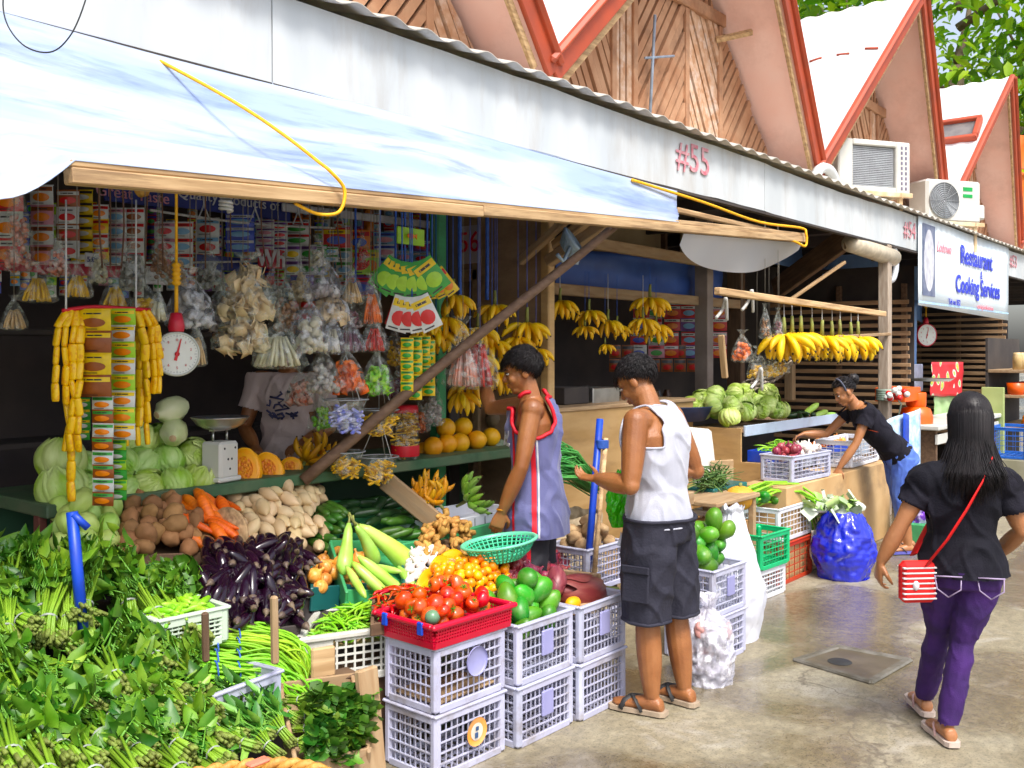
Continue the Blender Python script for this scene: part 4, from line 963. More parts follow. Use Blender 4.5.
lay('bottle_gourd', (366, 532), (408, 566), 'fat pale green gourd leaning right of the upright stalked one', 'gourd', ya=3.35, yc=3.25, s=1.05)
for k, (a, c, lab) in enumerate((((352, 562), (392, 600), 'slim green gourd lying under the fat leaning one'), ((358, 556), (408, 596), 'second slim green gourd lying beside the garlic side'), ((376, 566), (402, 572), 'short curled green gourd on top of the slim ones'), ((398, 566), (422, 598), 'slim green gourd at the right end next to the garlic'), ((346, 566), (366, 598), 'slim green gourd nearest the brown onions'), ((384, 580), (414, 600), 'slim green gourd lowest in the green tray'))):
    lay('long_gourd', a, c, lab, 'gourd', ya=3.18, yc=3.02, i=k)
# --- garlic, ginger, squash, small oranges, chilies
q = quad((404, 590, 3.08), (446, 586, 3.08), (436, 556, 3.32), (402, 560, 3.32)); bed(q, 'tray under the garlic', mat('teal_plastic', (.05, .25, .28)), .02, .05)
pile('garlic_bulb', 34, q, .023, 'white garlic bulb heaped beside the gourds', 'garlic', 'garlic bulbs beside the gourds', 'up', (.95, 1.2), bump=.05)
q = quad((418, 565, 3.2), (474, 562, 3.2), (470, 535, 3.5), (424, 537, 3.5)); bed(q, 'tray under the ginger', m_woodd, .02, .03, .06)
pile('ginger_root', 54, q, .026, 'knobbly tan ginger root in the heap behind the squash pieces', 'ginger', 'ginger roots in the heap', 'rand', bump=.12)
def wedge(a, c, w, label, ya=3.0, yc=3.0, th=.05):
    P, Q = W(a[0], a[1], y=ya), W(c[0], c[1], y=yc); d = Q - P; L = d.length; t = thing('squash_piece', label, 'squash piece', M=Matrix.Translation((P + Q) / 2) @ track(d, (0, -.6, 1)))
    b = MB(); b.sheet(lambda u, v: V((L * (u - .5), w * (v - .5) * math.sin(math.pi * (u * .8 + .1)), .03 * (1 - (2 * u - 1) ** 2) - .02 * (1 - abs(2 * v - 1)) * math.sin(math.pi * u))), 10, 8, th=.02); b.build('flesh', m_squ, t)
    b = MB(); b.sheet(lambda u, v: V((L * (u - .5) * 1.02, w * 1.06 * (v - .5) * math.sin(math.pi * (u * .8 + .1)), -.022 + .028 * (1 - (2 * u - 1) ** 2) - th * (1 - (2 * v - 1) ** 2) * math.sin(math.pi * u))), 10, 8, th=.004); b.build('rind', m_sqr, t)
    return t
q = quad((414, 612, 2.92), (480, 600, 2.92), (470, 556, 3.25), (420, 562, 3.25)); bed(q, 'sloping board under the squash pieces', m_woodd, .05, .0)
wedge((418, 588), (440, 572), .08, 'yellow squash piece nearest the garlic', 3.02, 3.06); wedge((430, 572), (452, 560), .08, 'yellow squash piece wrapped in film between garlic and ginger', 3.1, 3.12); wedge((416, 598), (436, 592), .07, 'small pale yellow squash piece above the chilies', 2.95, 2.98)
wedge((442, 556), (470, 564), .09, 'broad yellow squash piece below the ginger', 3.15, 3.1); wedge((458, 560), (478, 572), .06, 'orange squash piece next to the green colander', 3.05, 3.05)
b = MB(); a = W(455, 568, y=3.02); b.ell(a, (.1, .06, .045), 16, 8, fn=lambda v, u: v * (1 + .35 * nz(u * 3))); tag(b.build('film_wrap', plastic_film('clear_film', (.95, 1, .95), .35)), 'crumpled clear film over the squash pieces', 'plastic film')
q = quad((430, 616, 2.72), (520, 598, 2.75), (505, 566, 3.05), (432, 576, 3.05)); bed(q, 'board under the small oranges', m_woodd, .02, .03, .03)
pile('small_orange', 150, q, .0225, 'small yellow orange citrus fruit in the heap behind the tomatoes', 'citrus fruit', 'small orange fruits in the heap', 'rand', (.85, 1.12), bump=.06, tries=18)
slab('dividing_slat', W(508, 594, y=2.72), (.30, .012, .07), m_woodx, 'thin yellowish slat between the small oranges and the green mangoes', 'slat', rz=R(8))
q = quad((372, 622, 2.78), (440, 612, 2.78), (432, 592, 2.98), (374, 594, 2.98)); bed(q, 'tray under the red chilies', m_woodd, .02, .02, .01)
pile('chili', 85, q, .010, 'thin red chili in the loose heap behind the green beans', 'chili', 'red chilies in the heap', 'flat', bump=.05, sq=1.0)
# --- white tray of green beans
def bean_crate():
    a, b_, c, d = W(298, 622, y=2.98), W(388, 640, y=2.83), W(424, 606, y=3.06), W(318, 600, y=3.24); zt = (a.z + b_.z + c.z + d.z) / 4
    P = [V((p.x, p.y, zt)) for p in (a, b_, c, d)]; ce = sum(P, V()) / 4; h = .20
    t = thing('plastic_basin', 'cloudy white plastic crate full of green beans', 'crate', (ce.x, ce.y, zt - h)); loc = [p - V((ce.x, ce.y, 0)) - V((0, 0, zt - h)) for p in P]
    m = mat('cloudy_plastic', (.66, .66, .62), .4, (.58, .57, .52), 4, .05, dirt_or_sheen=((.36, .30, .22), .5, 4))
    for i in range(4):
        p, q_ = loc[i], loc[(i + 1) % 4]; e = q_ - p; T = track(e, (0, 0, 1)); T.translation = (p + q_) / 2; L = e.length; w = MB(); w.box((0, 0, -.012), (L + .03, .03, .024), T, 0, .006)
        w.box((-L * .3, 0, -.10), (L * .36, .008, .16), T, 0, .002)
        for k in range(6): w.box((-.08 * L + L * .5 * k / 5, 0, -.10), (.008, .008, .16), T)
        for k in range(6): w.box((L * .18, 0, -.03 - .03 * k), (L * .56, .0085, .007), T)
        for s_ in (-1, 1): w.box((s_ * L / 2, 0, -.1), (.03, .026, .2), T, 0, .006)
        w.box((0, 0, -.185), (L, .012, .03), T, 0, .003); w.build('side_panel', m, t)
    MB().add([p * .98 - V((0, 0, h - .02)) for p in loc], [(0, 1, 2, 3)], 0, False).build('base', m, t)
    MB().add([V((p.x * .9, p.y * .9, h - .06)) for p in loc], [(0, 1, 2, 3)], 0, False).build('paper_liner', m_woodx, t)
    q = [V((p.x, p.y, zt - .05)) for p in P]; qc = sum(q, V()) / 4; q = [qc + (p - qc) * .84 for p in q]
    pile('green_bean', 190, q, .008, 'slender green bean heaped in the cloudy white crate', 'green bean', 'green beans in the white crate', 'flat', (.9, 1.15), bump=.075, sq=1.0, tries=16)
    bx = thing('dark_stool', 'low dark box under the cloudy white crate', 'box', (ce.x, ce.y, 0)); MB().box((0, 0, (zt - h) / 2 - .002), (.40, .34, zt - h - .006), bev=.006).build('body', m_woodd, bx)
bean_crate()
# --- crates along the front
CW, CD, CH = .395, .29, .252
c1 = W(438, 784, z=0); c1 = V((2.605, 2.49, 0))
xcr = [c1.x + CW / 2, 3.03 + CW / 2 - .005, 3.415 + CW / 2]
G = 'lavender crates stacked along the front'
crate((xcr[0], 2.50 + CD / 2, 0), CW, CD, CH, m_lav, 'lower lavender crate with an orange round badge at the near corner', G, R(-2), 'round')
crate((xcr[0], 2.50 + CD / 2, CH + .002), CW, CD, CH, m_lav, 'lavender crate with a plain oval badge carrying the red tomato basket', G, R(-2), 'oval')
crate((xcr[1], 2.455 + CD / 2, 0), CW - .02, CD, CH, m_lav, 'empty lavender crate under the crate of green mangoes', G, R(-1), 'plate')
crate((xcr[1], 2.455 + CD / 2, CH + .002), CW - .02, CD, CH, m_lav, 'lavender crate heaped with green mangoes', G, R(-1), 'plate')
crate((xcr[2], 2.43 + CD / 2, 0), CW - .03, CD, CH, m_lav, 'bottom lavender crate beside the standing man with netting inside', G, 0)
crate((xcr[2], 2.43 + CD / 2, CH + .002), CW - .03, CD, CH, m_lav, 'lavender crate below the purple banana hearts', G, 0, 'plate')
crate((xcr[2] + .06, 2.43 + CD * 1.5 + .03, 0), CW - .03, CD, CH * 1.9, m_lav, 'tall lavender crate half hidden behind the banana heart crate', G, 0)
slab('brown_board', (xcr[0], 2.50 + CD / 2, CH + .03), (CW - .06, CD - .05, .012), m_woodx, 'brown board lying inside the crate with the plain oval badge', 'board')
zt2 = CH * 2 + .004
q = [V((xcr[1] + sx * .14, 2.455 + CD / 2 + sy * .10, zt2 - .09)) for sx, sy in ((-1, -1), (1, -1), (1, 1), (-1, 1))]
pile('mango', 20, q, .048, 'green mango heaped in the lavender crate right of the tomato basket', 'mango', 'green mangoes in the front crate', 'rand', (.85, 1.05), bump=.05)
lay('banana_heart', (612, 590), (548, 588), 'fat purple banana heart lying on the lavender crate by the standing man', 'banana heart', ya=2.56, yc=2.66)
lay('banana_heart', (553, 600), (556, 562), 'second banana heart standing upright behind the fat one', 'banana heart', ya=2.62, yc=2.70, s=.62)
slab('brown_board', (xcr[2], 2.43 + CD / 2, zt2 - .05), (CW - .08, CD - .05, .012), m_woodx, 'board closing the crate under the banana hearts', 'board')
o = inst(LIB['melon'][0], 'papaya', 'small yellow striped fruit beside the banana hearts', 'fruit', Matrix.Translation(W(573, 603, y=2.55)) @ Matrix.Diagonal((.75, .5, .5, 1)))
# --- red basket with tomatoes
def red_basket():
    z0 = zt2; ce = V((xcr[0] + .0, 2.50 + CD / 2 - .0, z0)); w, d, h = .425, .31, .085
    t = thing('red_basket', 'shallow red plastic basket of tomatoes on top of the lavender crates', 'basket', ce, R(-2)); m = mat('red_plastic', (.52, .02, .06), .35, (.45, .02, .05), 5, .03)
    s = MB()
    for L, T in ((w, Matrix.Translation((0, -d / 2, 0)) @ rotm(8)), (w, Matrix.Translation((0, d / 2, 0)) @ rotm(-8)), (d, Matrix.Translation((-w / 2, 0, 0)) @ rotm(0, -8, 0) @ rotm(0, 0, 90)), (d, Matrix.Translation((w / 2, 0, 0)) @ rotm(0, 8, 0) @ rotm(0, 0, 90))):
        for k in range(int(L / .014)): s.box((-L / 2 + .01 + k * .014, 0, h / 2), (.005, .006, h), T)
        for k in range(6): s.box((0, 0, .008 + k * .013), (L, .0065, .005), T)
        s.box((0, 0, .012), (L, .008, .024), T)
    s.build('side', m, t); r = MB()
    for sy in (-1, 1): r.box((0, sy * (d / 2 + .012), h), (w + .05, .024, .02), bev=.006)
    for sx in (-1, 1): r.box((sx * (w / 2 + .012), 0, h), (.024, d + .002, .0196), bev=.006)
    r.build('rim', m, t); MB().box((0, 0, .006), (w - .01, d - .01, .008)).build('base', m, t)
    MB().box((-w / 2 - .022, -.10, h - .012), (.012, .03, .05), bev=.004).build('handle_clip', m_blue, t); MB().box((-w / 2 - .022, .10, h - .012), (.012, .03, .05), bev=.004).build('handle_clip', m_blue, t)
    q = [ce + V((sx * .17, sy * .115, .035)) for sx, sy in ((-1, -1), (1, -1), (1, 1), (-1, 1))]
    pile('tomato', 42, q, .034, 'ripe red tomato in the shallow red basket', 'tomato', 'tomatoes in the red basket', 'rand', (.8, 1.2), bump=.05)
    tag(inst(ball(.03, .95).mesh('green_tomato', mat('grey_green_skin', (.10, .20, .14), .3, (.16, .26, .16), 8, 0)), 'green_tomato', '', '', Matrix.Translation(ce + V((-.165, -.085, .10)))), 'grey green unripe tomato at the corner of the red basket', 'tomato')
red_basket()
# --- red onions, colander, roots crate behind the blue pole
q = quad((492, 620, 2.72), (560, 606, 2.76), (566, 566, 3.12), (486, 570, 3.12)); bed(q, 'sacking lined board under the red onions', m_ply, .02, .03, .02)
pile('red_onion', 80, q, .032, 'shiny red onion heaped between the colander and the banana hearts', 'onion', 'red onions in the heap', 'up', (.75, 1.05), bump=.08, tries=20)
slab('side_slat', W(556, 580, y=2.95), (.02, .5, .12), m_wood, 'worn slat closing the red onion heap on its right side', 'slat', rz=R(10))
def colander():
    c = W(500, 548, y=2.92); t = thing('colander', 'green plastic colander tilted on the heap under the young man\'s hand', 'colander', M=Matrix.Translation(c) @ rotm(-6, -5, 0)); m = mat('mint_plastic', (.10, .50, .30), .4, (.08, .42, .25), 6, .04)
    P = [(.06, -.055), (.10, -.05), (.14, -.02), (.165, .02), (.17, .03)]
    s = MB(); n = 40
    for k in range(n): a = 2 * math.pi * k / n; s.tube([(r * math.cos(a), r * math.sin(a), z) for r, z in P], .0045, 5)
    for r, z in ((.10, -.05), (.12, -.036), (.138, -.021), (.151, -.004), (.16, .012)): s.tube([(r * math.cos(2 * math.pi * k / 48), r * math.sin(2 * math.pi * k / 48), z) for k in range(49)], .004, 5)
    s.lathe([(0, -.057), (.07, -.057), (.10, -.05)], 40); s.build('basket', m, t)
    MB().lathe([(.165, .022), (.182, .024), (.188, .032), (.18, .038), (.166, .034), (.165, .022)], 44).build('rim', mat('pale_mint_plastic', (.22, .62, .42), .35, (.18, .55, .36), 6, .02), t)
colander()
c = W(592, 600, y=2.98); crate((c.x, 3.02, 0), .36, .27, .235 * 1.0, m_lav, 'lower lavender crate of the pair behind the blue pole', 'lavender crates behind the blue pole', R(0))
zc = W(590, 548, y=2.9).z; crate((c.x, 3.02, zc - .235), .36, .27, .235, m_lav, 'lavender crate of brown taro roots behind the blue pole', 'lavender crates behind the blue pole', R(0))
bx = thing('wooden_block', 'wooden block spacing the two lavender crates behind the blue pole', 'block', (c.x, 3.02, .237)); MB().box((0, 0, (zc - .47) / 2), (.3, .22, max(.02, zc - .475)), bev=.006).build('body', m_woodd, bx)
q = [V((c.x + sx * .13, 3.02 + sy * .09, zc - .06)) for sx, sy in ((-1, -1), (1, -1), (1, 1), (-1, 1))]
pile('taro', 17, q, .04, 'hairy brown taro root in the crate behind the blue pole', 'taro root', 'taro roots in the crate', 'rand', (.85, 1.05), bump=.05)
# blue pole with its pale wooden twin
bpo = thing('blue_pole', 'tall blue painted pole with a pale stick tied to it beside the man in white', 'pole', W(585, 600, y=2.90)); b0 = W(585, 600, y=2.90)
MB().tube([V((0, 0, 0)), W(600, 419, y=2.92) - b0], .019, 12).build('shaft', m_blue, bpo); MB().tube([W(592, 600, y=2.86) - b0, W(606, 438, y=2.88) - b0], .013, 8).build('stick', m_woodx, bpo)
b = MB()
for k in range(5): b.lathe([(.033, -.008), (.037, 0), (.033, .008)], 12, 0, W(602, 441, y=2.9) - b0 + V((.0, 0, -.008 * k)))
b.build('tie', m_strb, bpo)
# --- long beans in bundles
def bean_bundle(y0, off, label, n=24, seed=0):
    q = random.Random(seed); mb = MB(); tie = []
    for i in range(n):
        e = V((q.gauss(0, .012), q.gauss(0, .018), q.gauss(0, .014)))
        k = q.uniform(.9, 1.06)
        pts = [W(188 + q.uniform(-10, 8), 622 + off + q.uniform(-8, 8), y=y0 + .12), W(232, 628 + off + q.uniform(-7, 7), y=y0 + .06), W(268, 634 + off + q.uniform(-8, 8), y=y0), W(292 + q.uniform(-4, 5), 646 + off + q.uniform(-8, 8), y=y0 - .04), W(302 + q.uniform(-4, 8), 668 + off * .7 + q.uniform(-10, 16), y=y0 - .07), W(306 + q.uniform(-6, 8), 690 + off * .5 + q.uniform(-14, 16), y=y0 - .08)]
        pts = [p + e for p in pts]; sm = []
        for a in range(len(pts) - 1):
            p0, p1, p2, p3 = pts[max(a - 1, 0)], pts[a], pts[a + 1], pts[min(a + 2, len(pts) - 1)]
            for s_ in range(4):
                t = s_ / 4; sm.append(.5 * ((2 * p1) + (p2 - p0) * t + (2 * p0 - 5 * p1 + 4 * p2 - p3) * t * t + (3 * p1 - p0 - 3 * p2 + p3) * t ** 3))
        sm.append(pts[-1]); mb.tube(sm, [.0045] * (len(sm) - 2) + [.0035, .0015], 5)
    t = thing('long_bean_bundle', label, 'beans', W(230, 628 + off, y=y0)); o = mb.build('beans', m_lbe, t); o.matrix_local = Matrix.Translation(-t.location)
    b = MB(); 
    for k in (0, 1): b = MB().lathe([(.036, -.003), (.040, 0), (.036, .003)], 14, M=Matrix.Translation(W(216 + 22 * k, 626 + off, y=y0 + .07)) @ rotm(0, 90, -20)).build('tie', m_strb, t); b.matrix_local = Matrix.Translation(-t.location)
for k, (y0, off, lab) in enumerate(((2.98, 0, 'topmost bundle of long green beans under the eggplants'), (2.92, 11, 'second bundle of long green beans down from the eggplants'), (2.86, 22, 'third bundle of long green beans with a blue tie'), (2.80, 34, 'fourth bundle of long beans draped beside the plank'), (2.76, 46, 'lowest bundle of long beans above the lavender crate rim'))): bean_bundle(y0, off, lab, 26, k)
slab('bean_table', (W(225, 680, y=3.0).x, 3.10, .25), (.55, .34, .49), m_dark, 'dark box carrying the long beans', 'box', rz=R(-6))
c = W(243, 682, y=2.66); crate((c.x, c.y + .1, c.z - .22), .30, .22, .22, m_lav, 'small lavender crate peeping out under the long beans', None, R(6))
beam('wooden_stake', W(206, 662, y=2.72), W(205, 612, y=2.72), .022, .022, m_woodd, 'short dark stake standing left of the long beans', 'stake')
beam('wooden_stake', W(275, 664, y=2.6), W(274, 596, y=2.6), .024, .024, m_wood, 'tall brown stake standing in front of the long beans', 'stake')
# okra crate beyond the leaf heap
c = W(182, 616, y=3.0); t = crate((c.x, 3.02, c.z - .10), .26, .22, .13, mat('pale_green_plastic', (.60, .68, .58), .4, (.52, .60, .50), 5, .03), 'pale plastic crate of okra between the leaf heap and the eggplants', None, R(-4), None, 9, 'pg')
q = [V((c.x + sx * .11, 3.02 + sy * .08, c.z + .0)) for sx, sy in ((-1, -1), (1, -1), (1, 1), (-1, 1))]; pile('okra_pod', 45, q, .014, 'green okra pod in the pale crate beside the eggplants', 'okra', 'okra pods in the pale crate', 'flat', bump=.03)
# ================================================================== leaf bunches
def bunch(kind, seed):
    q = random.Random(seed); s = MB(); l = MB()
    if kind == 'kang': ns, L0, L1, ls, wr = 32, .17, .36, .066, .50
    elif kind == 'tops': ns, L0, L1, ls, wr = 20, .12, .40, .115, .17
    else: ns, L0, L1, ls, wr = 24, .10, .30, .10, .42
    for i in range(ns):
        a, r0 = q.uniform(0, 6.28), math.sqrt(q.random()); r0c = .033 * r0; sp = q.uniform(.5, 1.0)
        c0 = V((q.uniform(-.012, .012), r0c * math.cos(a), r0c * math.sin(a) * .8)); rt = .024 * r0; ct = V((.085, rt * math.cos(a), rt * math.sin(a)))
        fan = .085 * r0 * sp; c2 = V((L0 + .03, fan * .8 * math.cos(a), fan * .8 * math.sin(a) * .7 + .01)); Lm = q.uniform(L0 + .06, L1 * .85); c3 = V((Lm, fan * 1.7 * math.cos(a) + q.gauss(0, .02), fan * 1.5 * math.sin(a) * .7 + q.gauss(0, .015) - .02))
        s.tube([c0, ct, c2], [.0056, .005, .004], 6); s.tube([c2, c3], [.0038, .0018], 5, 2); s.tube([c0 - V((.012, 0, 0)), c0 + V((.018, 0, 0))], [.0056, .0060], 6, 1)
        e = MB
        nl = 4 if kind == 'kang' else 3
        for k in range(nl):
            p = c2 + (c3 - c2) * q.uniform(.25, 1.15); d = (V((1, 0, 0)) + V((q.gauss(0, .7), q.gauss(0, .8), q.gauss(.1, .55)))).normalized()
            T = track(d, (q.gauss(0, .5), q.gauss(0, .5), 1)); T.translation = p; A = ls * q.uniform(.7, 1.2); B = A * wr * q.uniform(.8, 1.15); cu = q.uniform(-.25, .15) * A
            if kind == 'kang': vs = [(0, 0, 0), (-.12 * A, B * .75, .012), (.25 * A, B * .8, .008), (.65 * A, B * .42, cu * .5), (A, 0, cu), (.65 * A, -B * .42, cu * .5), (.25 * A, -B * .8, .008), (-.12 * A, -B * .75, .012), (.25 * A, 0, -.006), (.65 * A, 0, cu * .5 - .006)]; fs = [(0, 8, 2, 1), (8, 9, 3, 2), (9, 4, 3), (0, 7, 6, 8), (8, 6, 5, 9), (9, 5, 4)]
            else: vs = [(0, 0, 0), (.3 * A, B, .01), (.7 * A, B * .8, cu * .6), (A, 0, cu), (.7 * A, -B * .8, cu * .6), (.3 * A, -B, .01), (.3 * A, 0, -.006), (.7 * A, 0, cu * .6 - .006)]; fs = [(0, 6, 1), (6, 7, 2, 1), (7, 3, 2), (0, 5, 6), (6, 5, 4, 7), (7, 4, 3)]
            l.add(vs, fs, 0, True, T); s.tube([p - V((.03, 0, .006)), p], .0016, 4, 2)
    t = MB(); t.lathe([(.026, -.004), (.029, 0), (.026, .004)], 14, M=Matrix.Translation((.085, 0, 0)) @ rotm(0, 90))
    return s, l, t
m_leafk = leafmat('water_spinach_leaf', (.055, .165, .022), (.16, .31, .065), .4, .22, .2, .015, 14)
m_leaft = leafmat('potato_top_leaf', (.10, .28, .06), (.17, .36, .10), .42, .25, .15, .015, 14)
m_leafd = leafmat('dark_green_leaf', (.05, .15, .025), (.11, .22, .05), .42, .2, .2, .015, 14)
m_band = mat('grey_band', (.35, .38, .34), .6)
BN = {}
for kd, ml in (('kang', m_leafk), ('tops', m_leaft), ('dark', m_leafd)):
    BN[kd] = []
    for sd_ in range(4 if kd == 'kang' else 2):
        s, l, t = bunch(kd, sd_ + 5); BN[kd].append((s.mesh('stems', [m_stl, mat('cut_stem_end', (.20, .26, .07), .7, (.12, .14, .04), 60, .1), mat('petiole', (.11, .26, .05), .5, (.16, .33, .07), 20, .05)]), l.mesh('leaves', ml), t.mesh('tie', m_band)))
def put_bunch(kd, i, px, py, y, ang, label, group, s=1, lift=.55, nm='leaf_bunch', fwd=.45):
    a = R(ang); d = (RT * math.cos(a) + V((0, 0, 1)) * math.sin(a) * lift + FW * fwd).normalized()
    M = Matrix.Translation(W(px, py, y=y)) @ track(d) @ rotm(rnd.uniform(0, 360) if kd == 'kang' else rnd.uniform(-40, 40)) @ Matrix.Scale(s, 4)
    t = thing(nm, label, 'greens', M=M, group=group); a, b, c = BN[kd][i % len(BN[kd])]; child(a, 'stems', t); child(b, 'leaves', t); child(c, 'tie', t)
def hy(py): return 2.36 + (768 - py) / 208 * 1.0
GK = 'bunches of water spinach in the heap'
KL = [(80, 613, 122, 1.05, 'large water spinach bunch with fanned stems left of the blue pole foot'), (34, 626, 150, .9, 'water spinach bunch at the left edge below the fanned one'), (167, 668, 122, 1.0, 'water spinach bunch with a pale tie below the blue pole'), (122, 690, 112, 1.0, 'water spinach bunch with stems pointing down mid heap'), (94, 706, 150, .95, None), (152, 692, 140, .9, None), (130, 727, 158, 1.0, None), (118, 747, 150, 1.0, 'long stemmed water spinach bunch low in the heap'), (72, 762, 125, .95, 'water spinach bunch lowest at the left above the basket'), (186, 694, 130, .95, None), (176, 712, 140, .95, None), (205, 690, 118, .95, None), (226, 742, 130, 1.0, 'water spinach bunch nearest the narrow leaved tops'), (178, 735, 120, .9, None), (148, 742, 130, .9, None), (198, 722, 125, .95, None), (215, 712, 118, .9, None), (160, 715, 140, .9, None), (42, 752, 135, .9, None), (100, 765, 140, .9, None), (190, 757, 130, .9, None), (150, 762, 135, .9, None), (228, 765, 130, .9, None), (20, 772, 120, 1, None), (60, 790, 130, 1, None), (108, 790, 130, 1, None), (150, 792, 135, 1, None), (195, 785, 130, 1, None), (240, 790, 140, 1, None), (-5, 760, 130, 1, None)]
for k, (px, py, an, s, lab) in enumerate(KL): put_bunch('kang', k, px, py, hy(py) - .10, an + 10, lab or 'tied water spinach bunch among the cut stem ends of the green heap', GK, s, .14, fwd=.75)
for k in range(22):      # leafy ones further up and back
    px = rnd.uniform(8, 205); py = rnd.uniform(612, 652) if px < 140 else rnd.uniform(616, 655)
    put_bunch('kang', k, px, py, hy(py) + .02, rnd.uniform(95, 165), 'leafy water spinach bunch at the back of the green heap', GK + ', leafy ones at the back', rnd.uniform(.85, 1.05), .42)
for px, py in ((188, 632), (168, 626), (205, 640)): put_bunch('kang', px, px, py, hy(py) - .1, 125, 'leafy water spinach bunch lying against the okra crate', 'leafy bunches by the okra crate', .95, .4)
for px, py in ((15, 700), (5, 735), (30, 690), (10, 665), (50, 705), (60, 675)): put_bunch('kang', px, px + 20, py + 12, hy(py), rnd.uniform(120, 175), 'dark leafy water spinach bunch at the left edge of the heap', 'leafy bunches at the left edge', 1.0, .5)
for k, (px, py, an) in enumerate(((272, 735, 110), (292, 742, 80), (258, 748, 120), (300, 722, 95), (246, 735, 130), (280, 755, 90), (265, 712, 100))): put_bunch('tops', k, px, py, hy(py) - .02, an + 35, 'light green narrow leaved bunch beside the water spinach', 'narrow leaved bunches', .62, .35, fwd=.25)
for k in range(15): put_bunch('dark', k, 290 + (k % 4) * 14 + rnd.uniform(-4, 4), 698 + (k // 4) * 15 + rnd.uniform(-4, 4), 2.62 - .03 * (k // 4), rnd.uniform(-25, 25), 'dark green leafy bundle stacked in the wooden tray', 'dark leafy bundles in the wooden tray', .5, .3, fwd=-.2)
hp = MB(); hp.sheet(lambda u, v: W(-60 + 300 * u, 775 - 190 * v, y=hy(775 - 190 * v) + .16) - V((0, 0, .06)), 12, 10, th=.03)
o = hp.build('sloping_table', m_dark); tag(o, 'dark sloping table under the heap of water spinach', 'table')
tr = bed([W(296, 772, y=2.42), W(368, 755, y=2.42), W(352, 680, y=2.72), W(280, 690, y=2.72)], 'worn wooden tray holding the dark leafy bundles', m_wood, .04, .07)
beam('plank', W(377, 800, y=2.46), W(366, 668, y=2.52), .03, .09, m_wood, 'upright grey brown plank at the tray corner beside the lavender crates', 'plank')
slab('plank', W(323, 662, y=2.75), (.09, .02, .11), m_woodx, 'small pale wooden tab behind the dark leafy bundles', 'plank', rz=R(-20))
slab('flat_board', W(318, 680, y=2.78), (.30, .10, .015), m_woodd, 'thin dark board lying behind the dark leafy bundles', 'board', rz=R(-12))
sp_ = thing('blue_stake', 'bright blue painted stake with a short side arm standing in the leaf heap', 'stake', W(84, 612, y=3.02)); b0 = W(84, 612, y=3.02)
MB().tube([V((0, 0, -.1)), W(72, 512, y=3.05) - b0], .018, 12).build('shaft', m_blue, sp_); MB().tube([W(73, 514, y=3.04) - b0, W(88, 528, y=3.02) - b0], .012, 8).build('side_arm', m_blue, sp_)
# wicker basket at the bottom edge
def wicker():
    c = W(212, 800, y=2.02); rx, ry = .31, .22; t = thing('wicker_basket', 'woven cane basket with a twisted rim at the bottom edge of the picture', 'basket', (c.x, c.y, c.z - .02), YAW - R(90)); m = mat('cane', (.58, .34, .13), .6, (.42, .22, .07), 20, .3, stretch=(4, 4, 1), dirt_or_sheen=((.25, .12, .05), .4, 10))
    r = MB(); n = 90
    for ph in (0, math.pi): r.tube([((rx + .013 * math.cos(a * 22 + ph)) * math.cos(a), (ry + .013 * math.cos(a * 22 + ph)) * math.sin(a), .012 * math.sin(a * 22 + ph) + .02 * math.sin(a * 2)) for a in [2 * math.pi * k / 180 for k in range(181)]], .012, 7)
    r.build('rim', m, t); s = MB()
    for k in range(40):
        for sg in (-1, 1):
            a0 = 2 * math.pi * k / 40; s.tube([((rx - .05 * v) * math.cos(a0 + sg * .5 * v), (ry - .05 * v) * math.sin(a0 + sg * .5 * v), -.22 * v) for v in [j / 6 for j in range(7)]], .011, 4, flat=.35)
    s.build('lattice', m, t)
    MB().lathe([(0, -.215), (1, -.215)], 30, M=Matrix.Diagonal((rx * .85, ry * .8, 1, 1))).build('bottom', m, t)
    tag(MB().box((0, 0, 0), (.06, .03, .01), bev=.004).build('netting_scrap', mat('pink_netting', (.75, .25, .18), .7)), 'scrap of reddish netting on the basket rim', 'netting').location = W(258, 762, y=2.02)
    tb_ = thing('low_stool', 'low dark stool under the cane basket', 'stool', (c.x, c.y, 0)); MB().box((0, 0, (c.z - .26) / 2), (.5, .3, c.z - .26), bev=.01).build('body', m_woodd, tb_)
wicker()
# ================================================================== cabbages, squash, melons and scales on the shelf
def on_shelf(px, py, r, y): p = W(px, py, y=y); return p
CB = [(61, 461, 4.0, 1.15), (62, 489, 3.9, 1.15), (84, 470, 4.05, .95), (84, 491, 3.92, 1.0), (108, 474, 4.0, .9), (120, 490, 3.9, .9), (140, 466, 4.0, .95), (148, 488, 3.9, .95), (167, 462, 4.0, .9), (175, 485, 3.88, .9), (193, 455, 4.0, .95), (198, 481, 3.88, .88), (140, 441, 4.1, 1.0), (112, 452, 4.1, .9), (160, 440, 4.1, .9), (120, 466, 3.95, .9)]
for k, (px, py, y, s) in enumerate(CB):
    M = Matrix.Translation(W(px, py, y=y)) @ rotm(rnd.uniform(-70, 70), rnd.uniform(-60, 60), rnd.uniform(0, 360)) @ Matrix.Scale(s * 1.05, 4)
    inst(LIB['cabbage'][k % 3], 'cabbage', 'pale green cabbage stacked on the long shelf behind the sachet chains' if px < 130 else 'pale green cabbage stacked on the long shelf left of the white scale', 'cabbage', M, 'cabbages on the long shelf, by the chains' if px < 130 else 'cabbages on the long shelf, by the scale')
